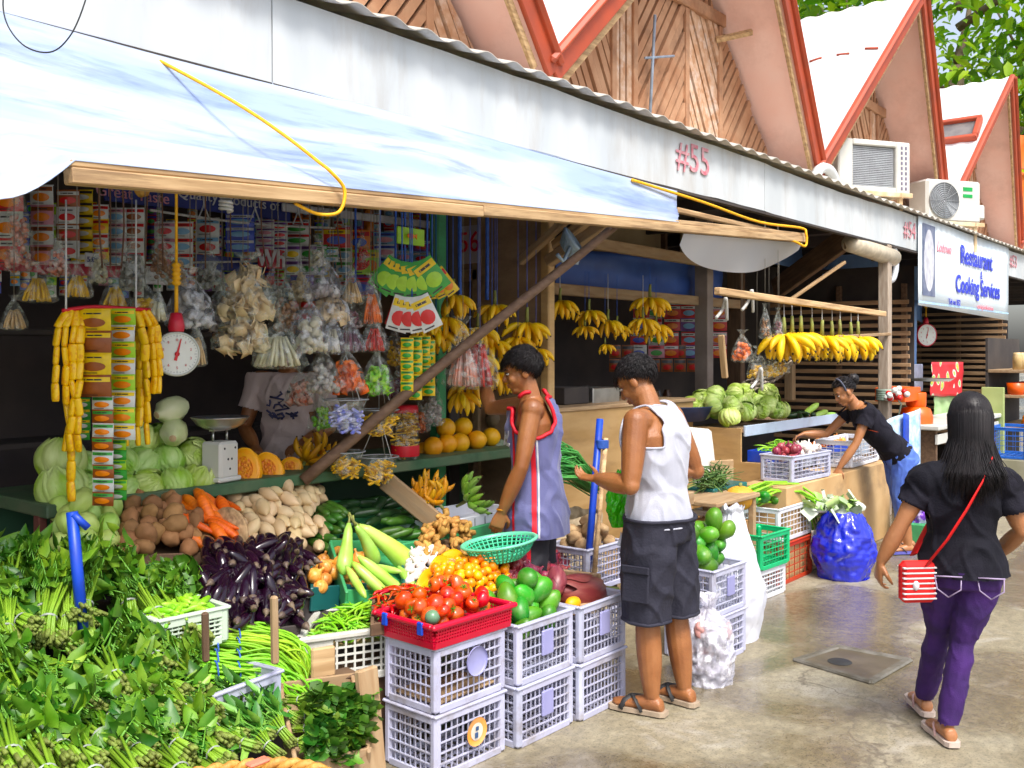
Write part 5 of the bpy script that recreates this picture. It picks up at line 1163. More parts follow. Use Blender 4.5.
def pechay(px, py, y, ang, label):
    t = thing('white_cabbage', label, 'cabbage', M=Matrix.Translation(W(px, py, y=y)) @ track(-FW * .9 + RT * math.cos(R(ang)) * .5 + V((0, 0, -.25))))
    MB().lathe([(0, -.02), (.018, -.02), (.024, 0), (.052, .02), (.062, .06), (.055, .11), (.03, .15)], 18, M=rotm(0, -90), fn=lambda a, z: 1 + .05 * math.sin(a * 7)).build('head', mat('white_cabbage_leaf', (.56, .64, .34), .45, (.72, .74, .52), 5, .2, stretch=(.5, 3, 3)), t)
    MB().lathe([(0, 0), (.015, 0), (.019, -.004)], 14, M=Matrix.Translation((.021, 0, 0)) @ rotm(0, 90)).build('cut_base', mat('cut_core', (.58, .46, .30), .6, (.42, .30, .18), 60, .1), t)
pechay(160, 414, 4.0, 200, 'white stemmed cabbage topmost on the shelf pile, cut base showing'); pechay(173, 437, 3.92, 60, 'white stemmed cabbage under the topmost one, its cut base facing out')
# kitchen scale
def scale_white():
    p = W(220, 490, y=3.86); t = thing('kitchen_scale', 'white box kitchen scale with a shallow metal pan on the long shelf', 'scale', (p.x, 3.86, zs), R(14))
    MB().box((0, 0, .10), (.125, .12, .17), bev=.012).build('body', m_acw, t); MB().box((0, 0, .012), (.15, .13, .022), bev=.006).build('foot_plate', m_acw, t)
    d = MB()
    for x, z in ((-.035, .155), (.035, .155), (-.012, .105), (.012, .105), (0, .06)): d.lathe([(0, 0), (.006, 0), (.006, -.004)], 8, M=Matrix.Translation((x, -.0605, z)) @ rotm(90))
    d.build('screw_hole', m_black, t); s = MB()
    for x in (-.045, .045): s.tube([(x, 0, .18), (x, 0, .235)], .006, 6)
    s.box((0, 0, .237), (.11, .03, .008)); s.build('pan_bracket', m_steel, t)
    MB().lathe([(0, .242), (.07, .243), (.105, .262), (.128, .292), (.133, .296), (.129, .298), (.10, .270), (.0, .252)], 30).build('pan', m_steel, t)
scale_white()
def hscale(c, r, yaw, label, face, rimm):
    t = thing('hanging_scale', label, 'scale', c, yaw); MB().lathe([(0, -.05), (r * .96, -.05), (r, -.04), (r, .0), (r * .93, .006), (r * .9, 0)], 34, M=rotm(90)).build('case', rimm, t)
    MB().lathe([(0, .001), (r * .9, .001)], 34, M=rotm(90)).build('dial', face, t)
    k = MB()
    for i in range(40):
        a = 2 * math.pi * i / 40; l = .12 if i % 5 == 0 else .06; T = Matrix.Translation((r * (.86 - l / 2) * math.sin(a), -.003, r * (.86 - l / 2) * math.cos(a))) @ rotm(0, math.degrees(a)); k.box((0, 0, 0), (.0022, .001, r * l), T)
    k.build('dial_mark', m_grey, t)
    for i in range(10):
        a = 2 * math.pi * i / 10; text(str(i), r * .17, m_redp, t, (r * .62 * math.sin(a), -.004, r * .62 * math.cos(a)), 'dial_number', ext=.0005)
    n = MB(); n.prism([(-.006, -.3 * r), (.006, -.3 * r), (.002, .7 * r), (-.002, .7 * r)], -.007, -.005, M=rotm(0, 14)); n.lathe([(0, 0), (.010, 0), (.010, .004)], 12, M=Matrix.Translation((0, -.004, 0)) @ rotm(90)); n.build('needle', m_redp, t)
    MB().lathe([(.0, .06), (.022, .055), (.03, .02), (.034, 0), (.03, -.02)], 14, c=(0, .02, r + .02)).build('hanger', mat('scale_red', (.55, .05, .07), .4), t)
    h = MB(); h.tube([(0, .02, r + .07), (0, .02, r + .20)], .008, 6); h.tube([(0, .02, r + .2), (0, .02, r + .9)], .006, 6); h.build('rope', m_rope, t)
    g = MB()
    for i in range(5): g.lathe([(.012, -.01), (.02, 0), (.012, .01)], 8, c=(0, .02, r + .2 + .018 * i))
    g.build('knot', m_rope, t)
m_dial = mat('dial_white', (.74, .76, .72), .35, (.68, .70, .66), 6, 0); m_case = mat('scale_case', (.62, .64, .58), .35, (.5, .52, .48), 8, .03)
hscale(W(177, 354, y=3.55), .092, R(-24), 'round hanging scale with a white dial beside the yellow sachet chains', m_dial, m_case)
hscale(W(927, 335, y=3.6), .145, R(-36), 'red rimmed hanging scale in front of the far slat wall', m_dial, mat('scale_red', (.55, .05, .07)))
# squash halves
def squash(px, py, y, w, h, ang, label):
    p = W(px, py, y=y); t = thing('squash_half', label, 'squash', M=Matrix.Translation(p) @ axes(RT, -FW * .95 + V((0, 0, .3)), V((0, 0, 1)) + FW * .3) @ rotm(0, ang))
    MB().ell((0, -.03, 0), (w, .06, h), 24, 12, fn=lambda q, u: V((q.x, min(q.y, .028), q.z)) * (1 + .04 * abs(math.sin(4 * math.atan2(u.z, u.x))))).build('rind', m_squ, t)
    MB().sheet(lambda u, v: V((w * .99 * u * math.cos(v * 6.2832), .0 + .003 * math.cos(u * 3), h * .99 * u * math.sin(v * 6.2832))), 6, 28).build('flesh', m_squ, t)
    MB().sheet(lambda u, v: V((w * .52 * u * math.cos(v * 6.2832) * (1 + .15 * nz((v * 6, u, px))), .008 - .0 * u + .010 * nz((u * 9, v * 20, px)), h * .55 * u * math.sin(v * 6.2832))), 10, 30).build('seed_pulp', mat('seed_pulp', (.62, .16, .01), .5, (.86, .42, .05), 60, .5, bscale=50), t)
squash(245, 468, 3.88, .072, .098, -14, 'tall cut squash half next to the white kitchen scale'); squash(269, 468, 3.9, .062, .085, -32, 'middle cut squash half leaning between the other two'); squash(290, 467, 3.98, .058, .052, -20, 'small cut squash half furthest along the shelf')
for k, (px, py, y) in enumerate(((433, 447, 3.95), (447, 444, 3.95), (460, 443, 3.95), (477, 440, 3.95), (446, 428, 4.02), (463, 427, 4.02), (491, 437, 4.0), (424, 452, 4.05))):
    inst(LIB['melon'][k % 2], 'melon', 'orange yellow melon on the shelf in front of the young man in the jersey', 'melon', Matrix.Translation(W(px, py, y=y)) @ rotm(rnd.uniform(0, 90), 0, rnd.uniform(0, 360)), 'melons on the shelf')
b = MB(); a = W(498, 448, y=4.0); b.ell(a, (.07, .05, .055), 18, 10, fn=lambda v, u: v * (1 + .12 * math.sin(6 * math.atan2(u.y, u.x)))); tag(b.build('gourd', mat('grey_green_gourd', (.16, .20, .14), .5, (.24, .28, .2), 8)), 'dusky ribbed gourd at the right end of the row of melons', 'gourd')
b = MB(); a = W(500, 418, y=4.25); b.ell(a, (.11, .08, .085), 22, 10, fn=lambda v, u: v * (1 + .10 * abs(math.sin(5 * math.atan2(u.y, u.x))))); tag(b.build('pumpkin', mat('tan_pumpkin', (.30, .22, .14), .6, (.2, .15, .1), 8)), 'brownish ribbed pumpkin behind the arm of the young man', 'pumpkin')

# ================================================================== bananas
def banana(L=.155, r=.0195):
    mb = MB(); n = 9; P = []; 
    for i in range(n + 1): t = i / n; a = t * 1.25; P.append((L / 1.25 * math.sin(a) * 1.05, 0, -L / 1.25 * (1 - math.cos(a))))
    mb.tube(P, [r * k for k in (.35, .5, .85, 1, 1.05, 1.05, 1, .85, .5, .22)], 6, 0, smooth=True); e = V(P[-1]); d = (V(P[-1]) - V(P[-2])).normalized(); mb.tube([e - d * .004, e + d * .007], [r * .28, r * .22], 5, 1); return mb
BAN = {k: banana().mesh('banana', [m, m_tip]) for k, m in (('ripe', m_ban), ('green', m_bang), ('brown', m_bano))}
BST = MB().tube([(0, 0, .0), (0, 0, .05), (.004, 0, .085)], [.012, .010, .008], 7).mesh('stem', m_stem)
def banana_hand(c, label, group=None, n=9, s=1, kind='ripe', tilt=(0, 0), spread=200, rows=2, yaw=None):
    yaw = rnd.uniform(0, 360) if yaw is None else yaw
    t = thing('banana_hand', label, 'bananas', M=Matrix.Translation(V(c)) @ rotm(tilt[0], tilt[1], yaw) @ Matrix.Scale(s, 4), group=group); child(BST, 'stem', t)
    for k in range(n):
        row = k % rows; a = -spread / 2 + spread * (k + .5) / n + rnd.uniform(-6, 6)
        M = rotm(0, 0, a) @ Matrix.Translation((.012, 0, -.006 - .012 * row)) @ rotm(0, 28 - 30 * row + rnd.uniform(-7, 7), 0) @ Matrix.Scale(rnd.uniform(.9, 1.06), 4); child(BAN[kind], 'banana', t, M)
    return t
def cord(p, top, r=.0025, m=None, name='string'):
    return MB().tube([V((0, 0, 0)), V((0, 0, top))], r, 5), m or m_strb
GB = 'banana hands hanging by the plywood partition'
for k, (px, py, y, s, lab) in enumerate(((453, 302, 3.75, .9, 'topmost'), (447, 325, 3.72, .9, 0), (495, 312, 3.8, .85, 0), (478, 335, 3.8, .85, 0), (492, 348, 3.78, .9, 0), (497, 380, 3.78, .9, 0), (470, 388, 3.72, .85, 0), (460, 400, 3.7, .8, 0), (527, 330, 3.74, .95, 0), (536, 356, 3.74, .7, 0), (480, 362, 3.7, .8, 0), (436, 338, 3.75, .8, 0), (420, 328, 3.8, .8, 0), (518, 345, 3.76, .7, 0))):
    c = W(px, py - 8, y=y); t = banana_hand(c, 'yellow banana hand hung on blue twine in front of the plywood partition', GB, 11, s * 1.15, spread=260, yaw=rnd.uniform(-150, -30)); mb, m = cord(c, (2.62 - c.z) / s / 1.15); mb.build('string', m, t)
GB2 = 'banana hands hanging in the second stall'
for k, (px, py, y, s, n) in enumerate(((560, 312, 4.1, .85, 10), (589, 322, 4.1, .8, 9), (585, 338, 4.08, .6, 6), (608, 332, 4.1, .8, 8), (617, 337, 4.12, .7, 7), (650, 309, 4.0, 1.0, 10), (643, 330, 3.98, .85, 8), (656, 336, 4.0, .9, 9), (605, 356, 4.1, .5, 6))):
    c = W(px, py - 12, y=y); t = banana_hand(c, 'yellow banana hand hung on frayed twine at the front of the second stall', GB2, n + 3, s * 1.2, spread=260, yaw=rnd.uniform(-150, -30)); mb, m = cord(c, max(.2, (2.22 - c.z) / s / 1.2)); mb.build('string', m_strw if k % 3 == 0 else m_strb, t)
# banana pole of the second stall
beam('banana_pole', W(717, 291, y=3.05), W(884, 314, y=3.14), .05, .05, m_woodx, 'pale pole carrying the long row of banana bunches to the grey post', 'pole')
beam('banana_pole', W(838, 337, y=3.1), W(890, 334, y=3.16), .03, .03, m_wood, 'short stick tied lower on the grey post', 'stick')
GB3 = 'banana bunches in the long row on the pale pole'
for k, px in enumerate((784, 792, 801, 812, 822, 832, 840, 851, 858)):
    py = 334 - 2 * math.sin(k) + (4 if k > 6 else 0); c = W(px, py, y=3.12 + .02 * (k % 2)); t = banana_hand(c, 'full yellow banana bunch in the long row under the pale pole', GB3, 15, 1.55, spread=320, rows=2); mb, m = cord(c, (W(px, 304 + (px - 784) * .1, y=3.1).z - c.z) / 1.55); mb.build('string', m_strw, t)
# bananas lying
banana_hand(W(425, 500, y=3.6), 'brownish yellow banana hand at the left of the white slotted tray', 'brownish bananas on the white tray', 11, .85, 'brown', (150, 0), 300)
banana_hand(W(438, 503, y=3.55), 'brownish yellow banana hand at the left of the white slotted tray', 'brownish bananas on the white tray', 11, .85, 'brown', (140, 10), 300)
banana_hand(W(432, 492, y=3.65), 'brownish yellow banana hand at the left of the white slotted tray', 'brownish bananas on the white tray', 10, .8, 'brown', (150, -10), 300)
banana_hand(W(468, 500, y=3.6), 'green banana hand lying on the white slotted tray', None, 14, .95, 'green', (120, 0), 220, yaw=200)
for k, (px, py) in enumerate(((305, 462), (318, 455), (330, 465), (312, 472))): banana_hand(W(px, py, y=4.05), 'dull yellow banana hand lying on the shelf behind the dark prop', 'dull bananas lying on the shelf', 8, .8, 'brown', (140, 0), 260)

# ================================================================== bags, tubs and sachets hanging in the front stall
film = plastic_film('clear_film', (.95, 1, .95), .35); filmw = plastic_film('milky_film', (.92, .95, 1), .55); net = mat('dark_netting', (.10, .07, .07), .8)
m_string = mat('dull_string', (.22, .20, .17), .8)
def stuffcol(k):
    return {'yellow': mat('yellow_stick', (.80, .52, .05), .4, (.62, .36, .03), 10, .05, .1), 'tan': mat('tan_stick', (.66, .46, .26), .5, (.5, .33, .18), 12, .05, .1), 'silver': mat('silver_fish', (.46, .46, .44), .35, (.24, .22, .2), 25, .1), 'beige': mat('beige_cracker', (.76, .62, .42), .55, (.66, .50, .32), 14, .15, .05),
            'grey': mat('grey_chip', (.40, .36, .34), .5, (.24, .2, .2), 20, .1), 'red': mat('red_stick', (.62, .06, .04), .4, (.45, .04, .04), 10, .05), 'orange': mat('orange_stick', (.80, .22, .06), .4, (.66, .14, .05), 10, .05), 'brown': mat('brown_chip', (.34, .17, .08), .5, (.22, .1, .05), 14, .1), 'purple': mat('purple_dark', (.10, .03, .06), .5, (.2, .06, .08), 14, .1), 'ivory': mat('ivory_stick', (.70, .64, .48), .45, (.45, .42, .30), 14, .05), 'pale': mat('pale_pack', (.72, .58, .55), .4, (.66, .2, .12), 30, .0), 'green': mat('green_pack', (.15, .48, .06), .4, (.4, .62, .1), 20, 0), 'blue': mat('blue_pack', (.16, .18, .62), .4, (.6, .6, .75), 30, 0)}[k]
def bag(px, t_, b_, w, kind, col, label, y=3.62, group=None, fm=None, seed=0, cat='bag', ctop=.35):
    q = random.Random(int(px * 7 + t_)); T, B = W(px, t_, y=y), W(px, b_, y=y); h = T.z - B.z; hw = w / 2 / FPX * T.dot(FW) * 1.0; zb = -h
    t = thing('hanging_bag', label, cat, T, q.uniform(0, 6), group)
    c = MB()
    if kind == 'sticks':
        n = max(9, int(hw * 420))
        for i in range(n):
            a = q.uniform(0, 6.28); r = math.sqrt(q.random()) * hw * .9; rt = r * .35; s = .006 if hw < .08 else .009
            c.tube([(rt * math.cos(a), rt * math.sin(a), zb * (ctop + q.uniform(-.05, .05))), (r * .8 * math.cos(a), r * .8 * math.sin(a), zb * .72), (r * math.cos(a), r * math.sin(a), zb * (.98 - .06 * q.random()))], [s * .8, s, s * .8], 6)
    else:
        n = int(70 if kind == 'chips' else 46); s = hw * (.30 if kind == 'chips' else .26)
        for i in range(n):
            a = q.uniform(0, 6.28); v = q.random() ** .8; r = math.sqrt(q.random()) * hw * (.45 + .5 * v) * .9; M = Matrix.Translation((r * math.cos(a), r * math.sin(a), zb * (ctop + (1 - ctop) * v * .93))) @ Euler((q.uniform(0, 6), q.uniform(0, 6), q.uniform(0, 6))).to_matrix().to_4x4()
            if kind == 'chips': c.sheet(lambda u, v_: M @ V((s * (u - .5) * 2, s * 1.3 * (v_ - .5), s * .6 * math.sin(u * 3) + s * .3 * math.cos(v_ * 3))), 3, 2, th=.002)
            else: c.ell((0, 0, 0), (s, s * .7, s * .6), 7, 5, M=M)
    c.build('contents', stuffcol(col), t)
    f = MB(); ph = q.uniform(0, 6)
    f.lathe([(hw * .5, h * .16), (hw * .30, h * .09), (.010, 0), (hw * .45, zb * .18), (hw * .78, zb * .42), (hw * .98, zb * .72), (hw * 1.04, zb * .93), (hw * .75, zb * 1.02), (.0, zb * 1.03)], 22, fn=lambda a, z: 1 + .10 * math.sin(5 * a + ph) + .06 * math.sin(11 * a + z * 60))
    f.build('film', fm or film, t)
    MB().tube([(0, 0, 0), (0, 0, max(.1, 2.62 - T.z))], .0018, 5).build('string', m_string, t)
    return t
BG = 'bags of yellow sticks at the upper left'
for px, t_, b_, w in ((38, 268, 302, 36), (77, 266, 298, 28), (116, 276, 312, 30)): bag(px, t_, b_, w, 'sticks', 'yellow', 'clear bag of yellow sticks hanging above the sachet chains', 3.85, BG)
bag(145, 285, 318, 30, 'lumps', 'yellow', 'clear bag of yellow lumps hanging just left of the hanging scale', 3.8); bag(158, 292, 322, 20, 'sticks', 'ivory', 'narrow white bag hanging against the rope of the hanging scale', 3.6)
bag(190, 276, 328, 46, 'lumps', 'silver', 'clear bag of silvery pieces hanging right of the hanging scale', 3.62, fm=filmw); bag(196, 325, 366, 22, 'sticks', 'tan', 'slim bag of tan sticks below the bag of silvery pieces', 3.6)
bag(222, 285, 330, 34, 'chips', 'grey', 'dim bag of greyish chips behind the big beige cracker bags', 3.9)
bag(248, 262, 318, 58, 'chips', 'beige', 'big upper bag of beige crackers in the middle of the front stall', 3.6, ctop=.15); bag(243, 308, 352, 56, 'chips', 'beige', 'big lower bag of beige crackers in the middle of the front stall', 3.62, ctop=.15)
bag(278, 322, 368, 52, 'sticks', 'ivory', 'wide fan shaped bag of ivory sticks above the shopkeeper', 3.55); bag(286, 282, 334, 32, 'lumps', 'brown', 'clear bag of brown pieces right of the beige crackers', 3.75)
bag(322, 258, 296, 38, 'lumps', 'grey', 'grey bag with dark pieces at its foot, high in the middle row', 3.65, fm=filmw, ctop=.7); bag(330, 290, 322, 40, 'chips', 'beige', 'cloudy bag of beige chips below the grey one', 3.65, fm=filmw)
bag(310, 302, 352, 44, 'lumps', 'ivory', 'clear bag of ivory lumps left of the white topped bag', 3.6, fm=filmw); bag(333, 318, 354, 24, 'sticks', 'ivory', 'small milky bag wedged right of the ivory lumps', 3.6, fm=filmw)
bag(352, 272, 304, 24, 'sticks', 'tan', 'small bag of thick tan sticks beside the red bags', 3.62); bag(351, 302, 328, 26, 'lumps', 'purple', 'dark purple bag hanging under the tan sticks', 3.68); bag(350, 322, 352, 30, 'sticks', 'purple', 'milky bag with purple foot under the dark purple bag', 3.62, fm=filmw)
bag(371, 280, 325, 24, 'sticks', 'orange', 'bag of orange red sticks hanging at the upper right of the bags', 3.6); bag(374, 318, 352, 28, 'sticks', 'red', 'bag of red sticks below the orange red ones', 3.58)
bag(323, 350, 392, 34, 'lumps', 'grey', 'netted bag of grey pieces left of the orange sweets', 3.62); bag(348, 352, 392, 36, 'chips', 'orange', 'netted bag of orange and white sweets', 3.58, ctop=.3); bag(377, 352, 394, 32, 'chips', 'green', 'netted bag of green and orange packets', 3.58, ctop=.3)
bag(463, 326, 388, 40, 'sticks', 'pale', 'fan shaped bag of red striped white sticks behind the prop', 3.5); bag(479, 336, 388, 40, 'sticks', 'red', 'fan shaped bag of dark red sticks by the raised hand', 3.5, ctop=.2)
bag(434, 385, 425, 22, 'lumps', 'grey', 'dusky small bag hanging behind the green sachet strips', 3.75); bag(18, 185, 270, 30, 'lumps', 'pale', 'cloudy bag in the top left corner of the stall', 4.3)
def tub(px, t_, b_, w, col, label, y=3.6, kind='chips', hangs=True):
    T, B = W(px, t_, y=y), W(px, b_, y=y); h = T.z - B.z; hw = w / 2 / FPX * T.dot(FW); t = thing('plastic_tub', label, 'tub', B); q = random.Random(px)
    MB().lathe([(0, 0), (hw * .62, 0), (hw * .75, h * .3), (hw * .97, h * .95), (hw * 1.06, h), (hw * 1.06, h * 1.03)], 26).build('wall', film, t); c = MB()
    for i in range(60):
        v = q.random(); a = q.uniform(0, 6.28); r = math.sqrt(q.random()) * hw * (.55 + .3 * v); M = Matrix.Translation((r * math.cos(a), r * math.sin(a), h * (.05 + .72 * v))) @ Euler((q.uniform(-.6, .6), q.uniform(-.6, .6), q.uniform(0, 6))).to_matrix().to_4x4()
        c.box((0, 0, 0), (hw * .75, hw * .13, hw * .11), M, bev=.003)
    c.build('contents', stuffcol(col), t); MB().tube([(hw * 1.06 * math.cos(a), hw * 1.06 * math.sin(a), h * 1.02) for a in [i * math.pi / 14 for i in range(29)]], .003, 5).build('rim', m_grey, t)
    if hangs:
        s = MB()
        for a in (.5, 2.6, 4.7): s.tube([(hw * math.cos(a), hw * math.sin(a), h), (0, 0, h + .22)], .002, 4)
        s.tube([(0, 0, h + .22), (0, 0, max(h + .3, 2.6 - B.z))], .002, 4); s.build('string', m_strw, t)
tub(346, 400, 432, 42, 'blue', 'hanging clear tub of blue and red wrapped sweets'); tub(380, 410, 436, 36, 'yellow', 'hanging tub of yellow packets behind the prop, right of the blue sweets', 3.66); tub(346, 452, 477, 36, 'yellow', 'tub of yellow packets at the shelf edge nearest the prop', 3.72, hangs=False); tub(379, 457, 483, 37, 'yellow', 'tub of yellow packets overhanging the shelf beside the red topped jar', 3.66)
p = W(405, 464, y=3.85); h = .30; jr = thing('sweet_jar', 'tall clear jar of yellow wafers with a red wrapped foot', 'jar', (p.x, 3.85, zs)); MB().lathe([(0, 0), (.072, 0), (.078, .03), (.078, .27), (.066, .29)], 26).build('glass', film, jr); c = MB(); q_ = random.Random(4)
for i in range(110): a = q_.uniform(0, 6.28); r = math.sqrt(q_.random()) * .06; c.box((0, 0, 0), (.06, .012, .008), Matrix.Translation((r * math.cos(a), r * math.sin(a), .01 + .26 * i / 110)) @ rotm(q_.uniform(-15, 15), q_.uniform(-15, 15), q_.uniform(0, 360)))
c.build('contents', stuffcol('yellow'), jr); MB().lathe([(.079, .02), (.081, .03), (.081, .07), (.079, .08)], 26).build('wrapper', m_redp, jr); MB().lathe([(0, .30), (.07, .30), (.074, .285), (.074, .26)], 26).build('lid', m_redp, jr)

# printed sachets
def pm(n, c, r=.3): return mat('print_' + n, c, r, tuple(x * .86 for x in c), 30, .03, .06)
P_ = dict(y=pm('yellow', (.85, .62, .02)), g=pm('green', (.08, .36, .08)), lg=pm('lime', (.42, .68, .12)), w=pm('white', (.70, .72, .70)), r=pm('red', (.60, .05, .05)), b=pm('blue', (.06, .10, .50)), br=pm('brown', (.30, .10, .04)), o=pm('orange', (.82, .28, .04)), k=pm('black', (.04, .035, .04)), pk=pm('pink', (.62, .30, .36)), cy=pm('cyan', (.22, .42, .62)), vi=pm('violet', (.20, .08, .30)))
def strip_mesh(n, w, h, bg, band, blob, txt='k', seed=0):
    q = random.Random(seed); mb = MB(); bgs = bg.split(',')
    ms = [P_[x] for x in bgs] + [P_[band], P_[blob], P_[txt]]; nb = len(bgs)
    for i in range(n):
        z = -h * (i + .5); k = i % nb; T = Matrix.Translation((q.uniform(-.002, .002), 0, z)) @ rotm(q.uniform(-5, 5), 0, 0)
        mb.sheet(lambda u, v: T @ V((w * (u - .5), -.010 * math.sin(math.pi * u) * math.sin(math.pi * v) ** .6 - .001, h * .97 * (v - .5))), 6, 5, k); mb.sheet(lambda u, v: T @ V((w * (.5 - u), .010 * math.sin(math.pi * u) * math.sin(math.pi * v) ** .6, h * .97 * (v - .5))), 4, 4, k)
        def on(x0, x1, z0, z1, mi):
            mb.sheet(lambda u, v: (lambda X, Z: T @ V((w * X, -.0125 * math.cos(math.pi * X) * max(0, math.cos(math.pi * Z)) ** .6 - .0016, h * .97 * Z)))(x0 + (x1 - x0) * u, z0 + (z1 - z0) * v), 4, 2, mi)
        on(-.47, .47, .20, .42, nb)
        mb.sheet(lambda u, v: (lambda X, Z: T @ V((w * X, -.0125 * math.cos(math.pi * X) * max(0, math.cos(math.pi * Z)) ** .6 - .0022, h * .97 * Z)))(.36 * u * math.cos(6.2832 * v), -.12 + .22 * u * math.sin(6.2832 * v)), 2, 14, nb + 1)
        on(-.3, .25, .27, .34, nb + 2); on(-.40, .1, -.44, -.40, nb + 2)
        mb.box((0, 0, z + h * .49), (w, .003, .004), mi=k)
    return mb.mesh('sachets', ms)
def sachet_strip(px, t_, b_, w, spec, n, label, y=4.6, group=None, yaw=None, seed=0):
    T = W(px, t_, y=y); B = W(px, b_, y=y); hw = w * 1.16 / FPX * T.dot(FW); o = bpy.data.objects.new('sachet_strip', strip_mesh(n, hw, (T.z - B.z) / n, *spec, seed=seed)); COL.objects.link(o); o.location = T; o.rotation_euler = (0, 0, (YAW - R(90)) if yaw is None else yaw); tag(o, label, 'sachets', group); return o
# back display of the front stall: rows of strips on wires
BD = [(8, 185, 265, 26, ('r,w', 'w', 'o'), 3, 'pink and white'), (42, 185, 265, 20, ('w,pk', 'br', 'o'), 4, 'white and pink'), (68, 190, 258, 20, ('br,w', 'w', 'r'), 4, 'brown and white'), (82, 190, 262, 19, ('y', 'k', 'w'), 6, 'plain yellow'), (100, 205, 262, 15, ('w,y', 'r', 'o'), 4, 'white and yellow'), (116, 208, 266, 18, ('w', 'pk', 'cy'), 4, 'white with pink bands'), (134, 208, 266, 18, ('w', 'r', 'br'), 4, 'white with red bands'),
      (165, 222, 268, 18, ('w', 'pk', 'r'), 3, 'white with pink bands'), (183, 222, 268, 18, ('w', 'r', 'cy'), 3, 'white with red bands'), (208, 218, 254, 20, ('w', 'cy', 'r'), 2, 'white with blue bands'), (240, 214, 252, 25, ('b', 'w', 'cy'), 3, 'deep blue'), (265, 220, 252, 16, ('w', 'vi', 'pk'), 4, 'white with violet bands'), (280, 222, 255, 13, ('w', 'vi', 'r'), 4, 'slim white and violet'),
      (297, 222, 245, 22, ('w', 'r', 'g'), 2, 'white and green with red'), (293, 245, 275, 15, ('w', 'vi', 'y'), 2, 'white and violet lower'), (308, 245, 275, 15, ('w', 'vi', 'g'), 2, 'white and violet lower'), (302, 275, 292, 20, ('vi', 'b', 'r'), 1, 'dark violet'), (318, 245, 258, 16, ('g', 'w', 'w'), 1, 'green'), (337, 228, 248, 24, ('r', 'y', 'b'), 1, 'red with yellow bands'), (359, 230, 250, 19, ('o,r', 'r', 'b'), 1, 'orange red'), (330, 247, 262, 14, ('w', 'g', 'cy'), 2, 'small green and white'), (344, 247, 275, 14, ('w', 'g', 'cy'), 2, 'small green and white'), (360, 250, 275, 18, ('lg', 'o', 'r'), 1, 'lime'), (372, 250, 275, 12, ('lg', 'y', 'o'), 1, 'lime'), (360, 276, 295, 24, ('vi', 'r', 'b'), 1, 'dark violet'),
      (385, 232, 270, 20, ('cy,w', 'b', 'pk'), 3, 'pale blue'), (404, 250, 285, 16, ('cy,vi', 'w', 'pk'), 3, 'blue and violet'), (422, 240, 310, 16, ('vi,cy', 'w', 'r'), 6, 'blue and violet'), (437, 250, 320, 14, ('vi,b', 'pk', 'r'), 6, 'dark blue and violet')]
for k, (px, t_, b_, w, sp, n, nm) in enumerate(BD): sachet_strip(px, t_, b_, w, sp, n, nm + ' sachet strip on the back wires of the front stall', 4.62 + .05 * (k % 2), nm + ' sachet strips at the back', seed=k)
for k in range(20): sachet_strip(296 + k % 4 * 7 + rnd.uniform(-2, 2), 285 + k // 4 * 12, 298 + k // 4 * 12, 10, ('br,vi', 'k', 'r'), 1, 'dim brown sachet hanging low at the back of the front stall', 4.75, 'dim brown sachets at the back', seed=k)
m_navy = mat('navy_sign', (.02, .03, .16), .4, (.03, .04, .2), 5, 0); m_swh = mat('sign_white', (.66, .66, .68), .5)
def board(px0, px1, py0, py1, y, m, label, name='sign_board', cat='sign', txt=None, size=.1, tm=None, dz=0, **k):
    a, b_ = W(px0, (py0 + py1) / 2, y=y), W(px1, (py0 + py1) / 2, y=y); c = (a + b_) / 2; w = b_.x - a.x; h = (py1 - py0) / FPX * c.dot(FW); t = thing(name, label, cat, c); MB().box((0, 0, 0), (w, .012, h), bev=.003).build('panel', m, t)
    if txt: text(txt, size, tm or m_swh, t, (0, -.010, dz), M=rotm(90), **k)
    return t
board(104, 160, 186, 204, 4.75, m_navy, 'dark blue sign reading Great Taste near the top left', txt='Great Taste', size=.085, tm=mat('sign_pink', (.62, .30, .36), .5)); board(162, 290, 186, 214, 4.75, m_navy, 'long dark blue header sign about quality products', txt='Quality Products of', size=.085)
board(258, 282, 250, 268, 4.58, mat('sign_crimson', (.40, .04, .06), .5, (.34, .03, .05), 6, 0), 'crimson sign with big white letters Wh', txt='Wh', size=.13, bold=.004); board(0, 60, 258, 272, 4.7, mat('sign_crimson', (.40, .04, .06)), 'crimson strip sign at the far left end of the back shelf'); board(60, 122, 262, 276, 4.72, mat('sign_crimson', (.40, .04, .06)), 'crimson strip sign right of the far left one'); board(195, 240, 256, 270, 4.72, m_navy, 'small navy strip sign below the blue header sign')
for px, py, lab in ((58, 257, 'white price card reading 5.00 on the brown strip'), (92, 260, 'white price card reading 5.00 under the yellow strip')): board(px - 7, px + 7, py - 7, py + 7, 4.45, m_swh, lab, 'price_card', 'card', '5.00', .035, m_navy)
board(122, 170, 266, 284, 4.7, m_swh, 'blank pale board under the white strips')
rope(arc(W(-10, 262, y=4.68), W(445, 252, y=4.68), .03), .006, m_strw, 'lower wire carrying the sachet strips', 'wire', 'wire'); rope(arc(W(150, 210, y=4.58), W(335, 228, y=4.58), .02), .007, m_strw, 'white wire under the dark blue header sign', 'wire', 'wire')
beam('white_rail', W(282, 207, y=4.7), W(440, 226, y=4.7), .02, .05, m_swh, 'white rail along the back of the front stall', 'rail')
for k, px in enumerate((204, 255, 298, 340, 412)):
    a = W(px, 214 + (px - 204) * .06, y=4.55); b = MB(); b.tube([a + V((0, 0, .05)), a + V((-.035, 0, -.03)), a + V((.035, 0, -.03)), a + V((0, 0, .05)), a + V((0, 0, .10))], .005, 5); tag(b.build('wire_hook', m_swh), 'white triangular wire hook over the sachet strips', 'hook', 'white wire hooks over the strips')
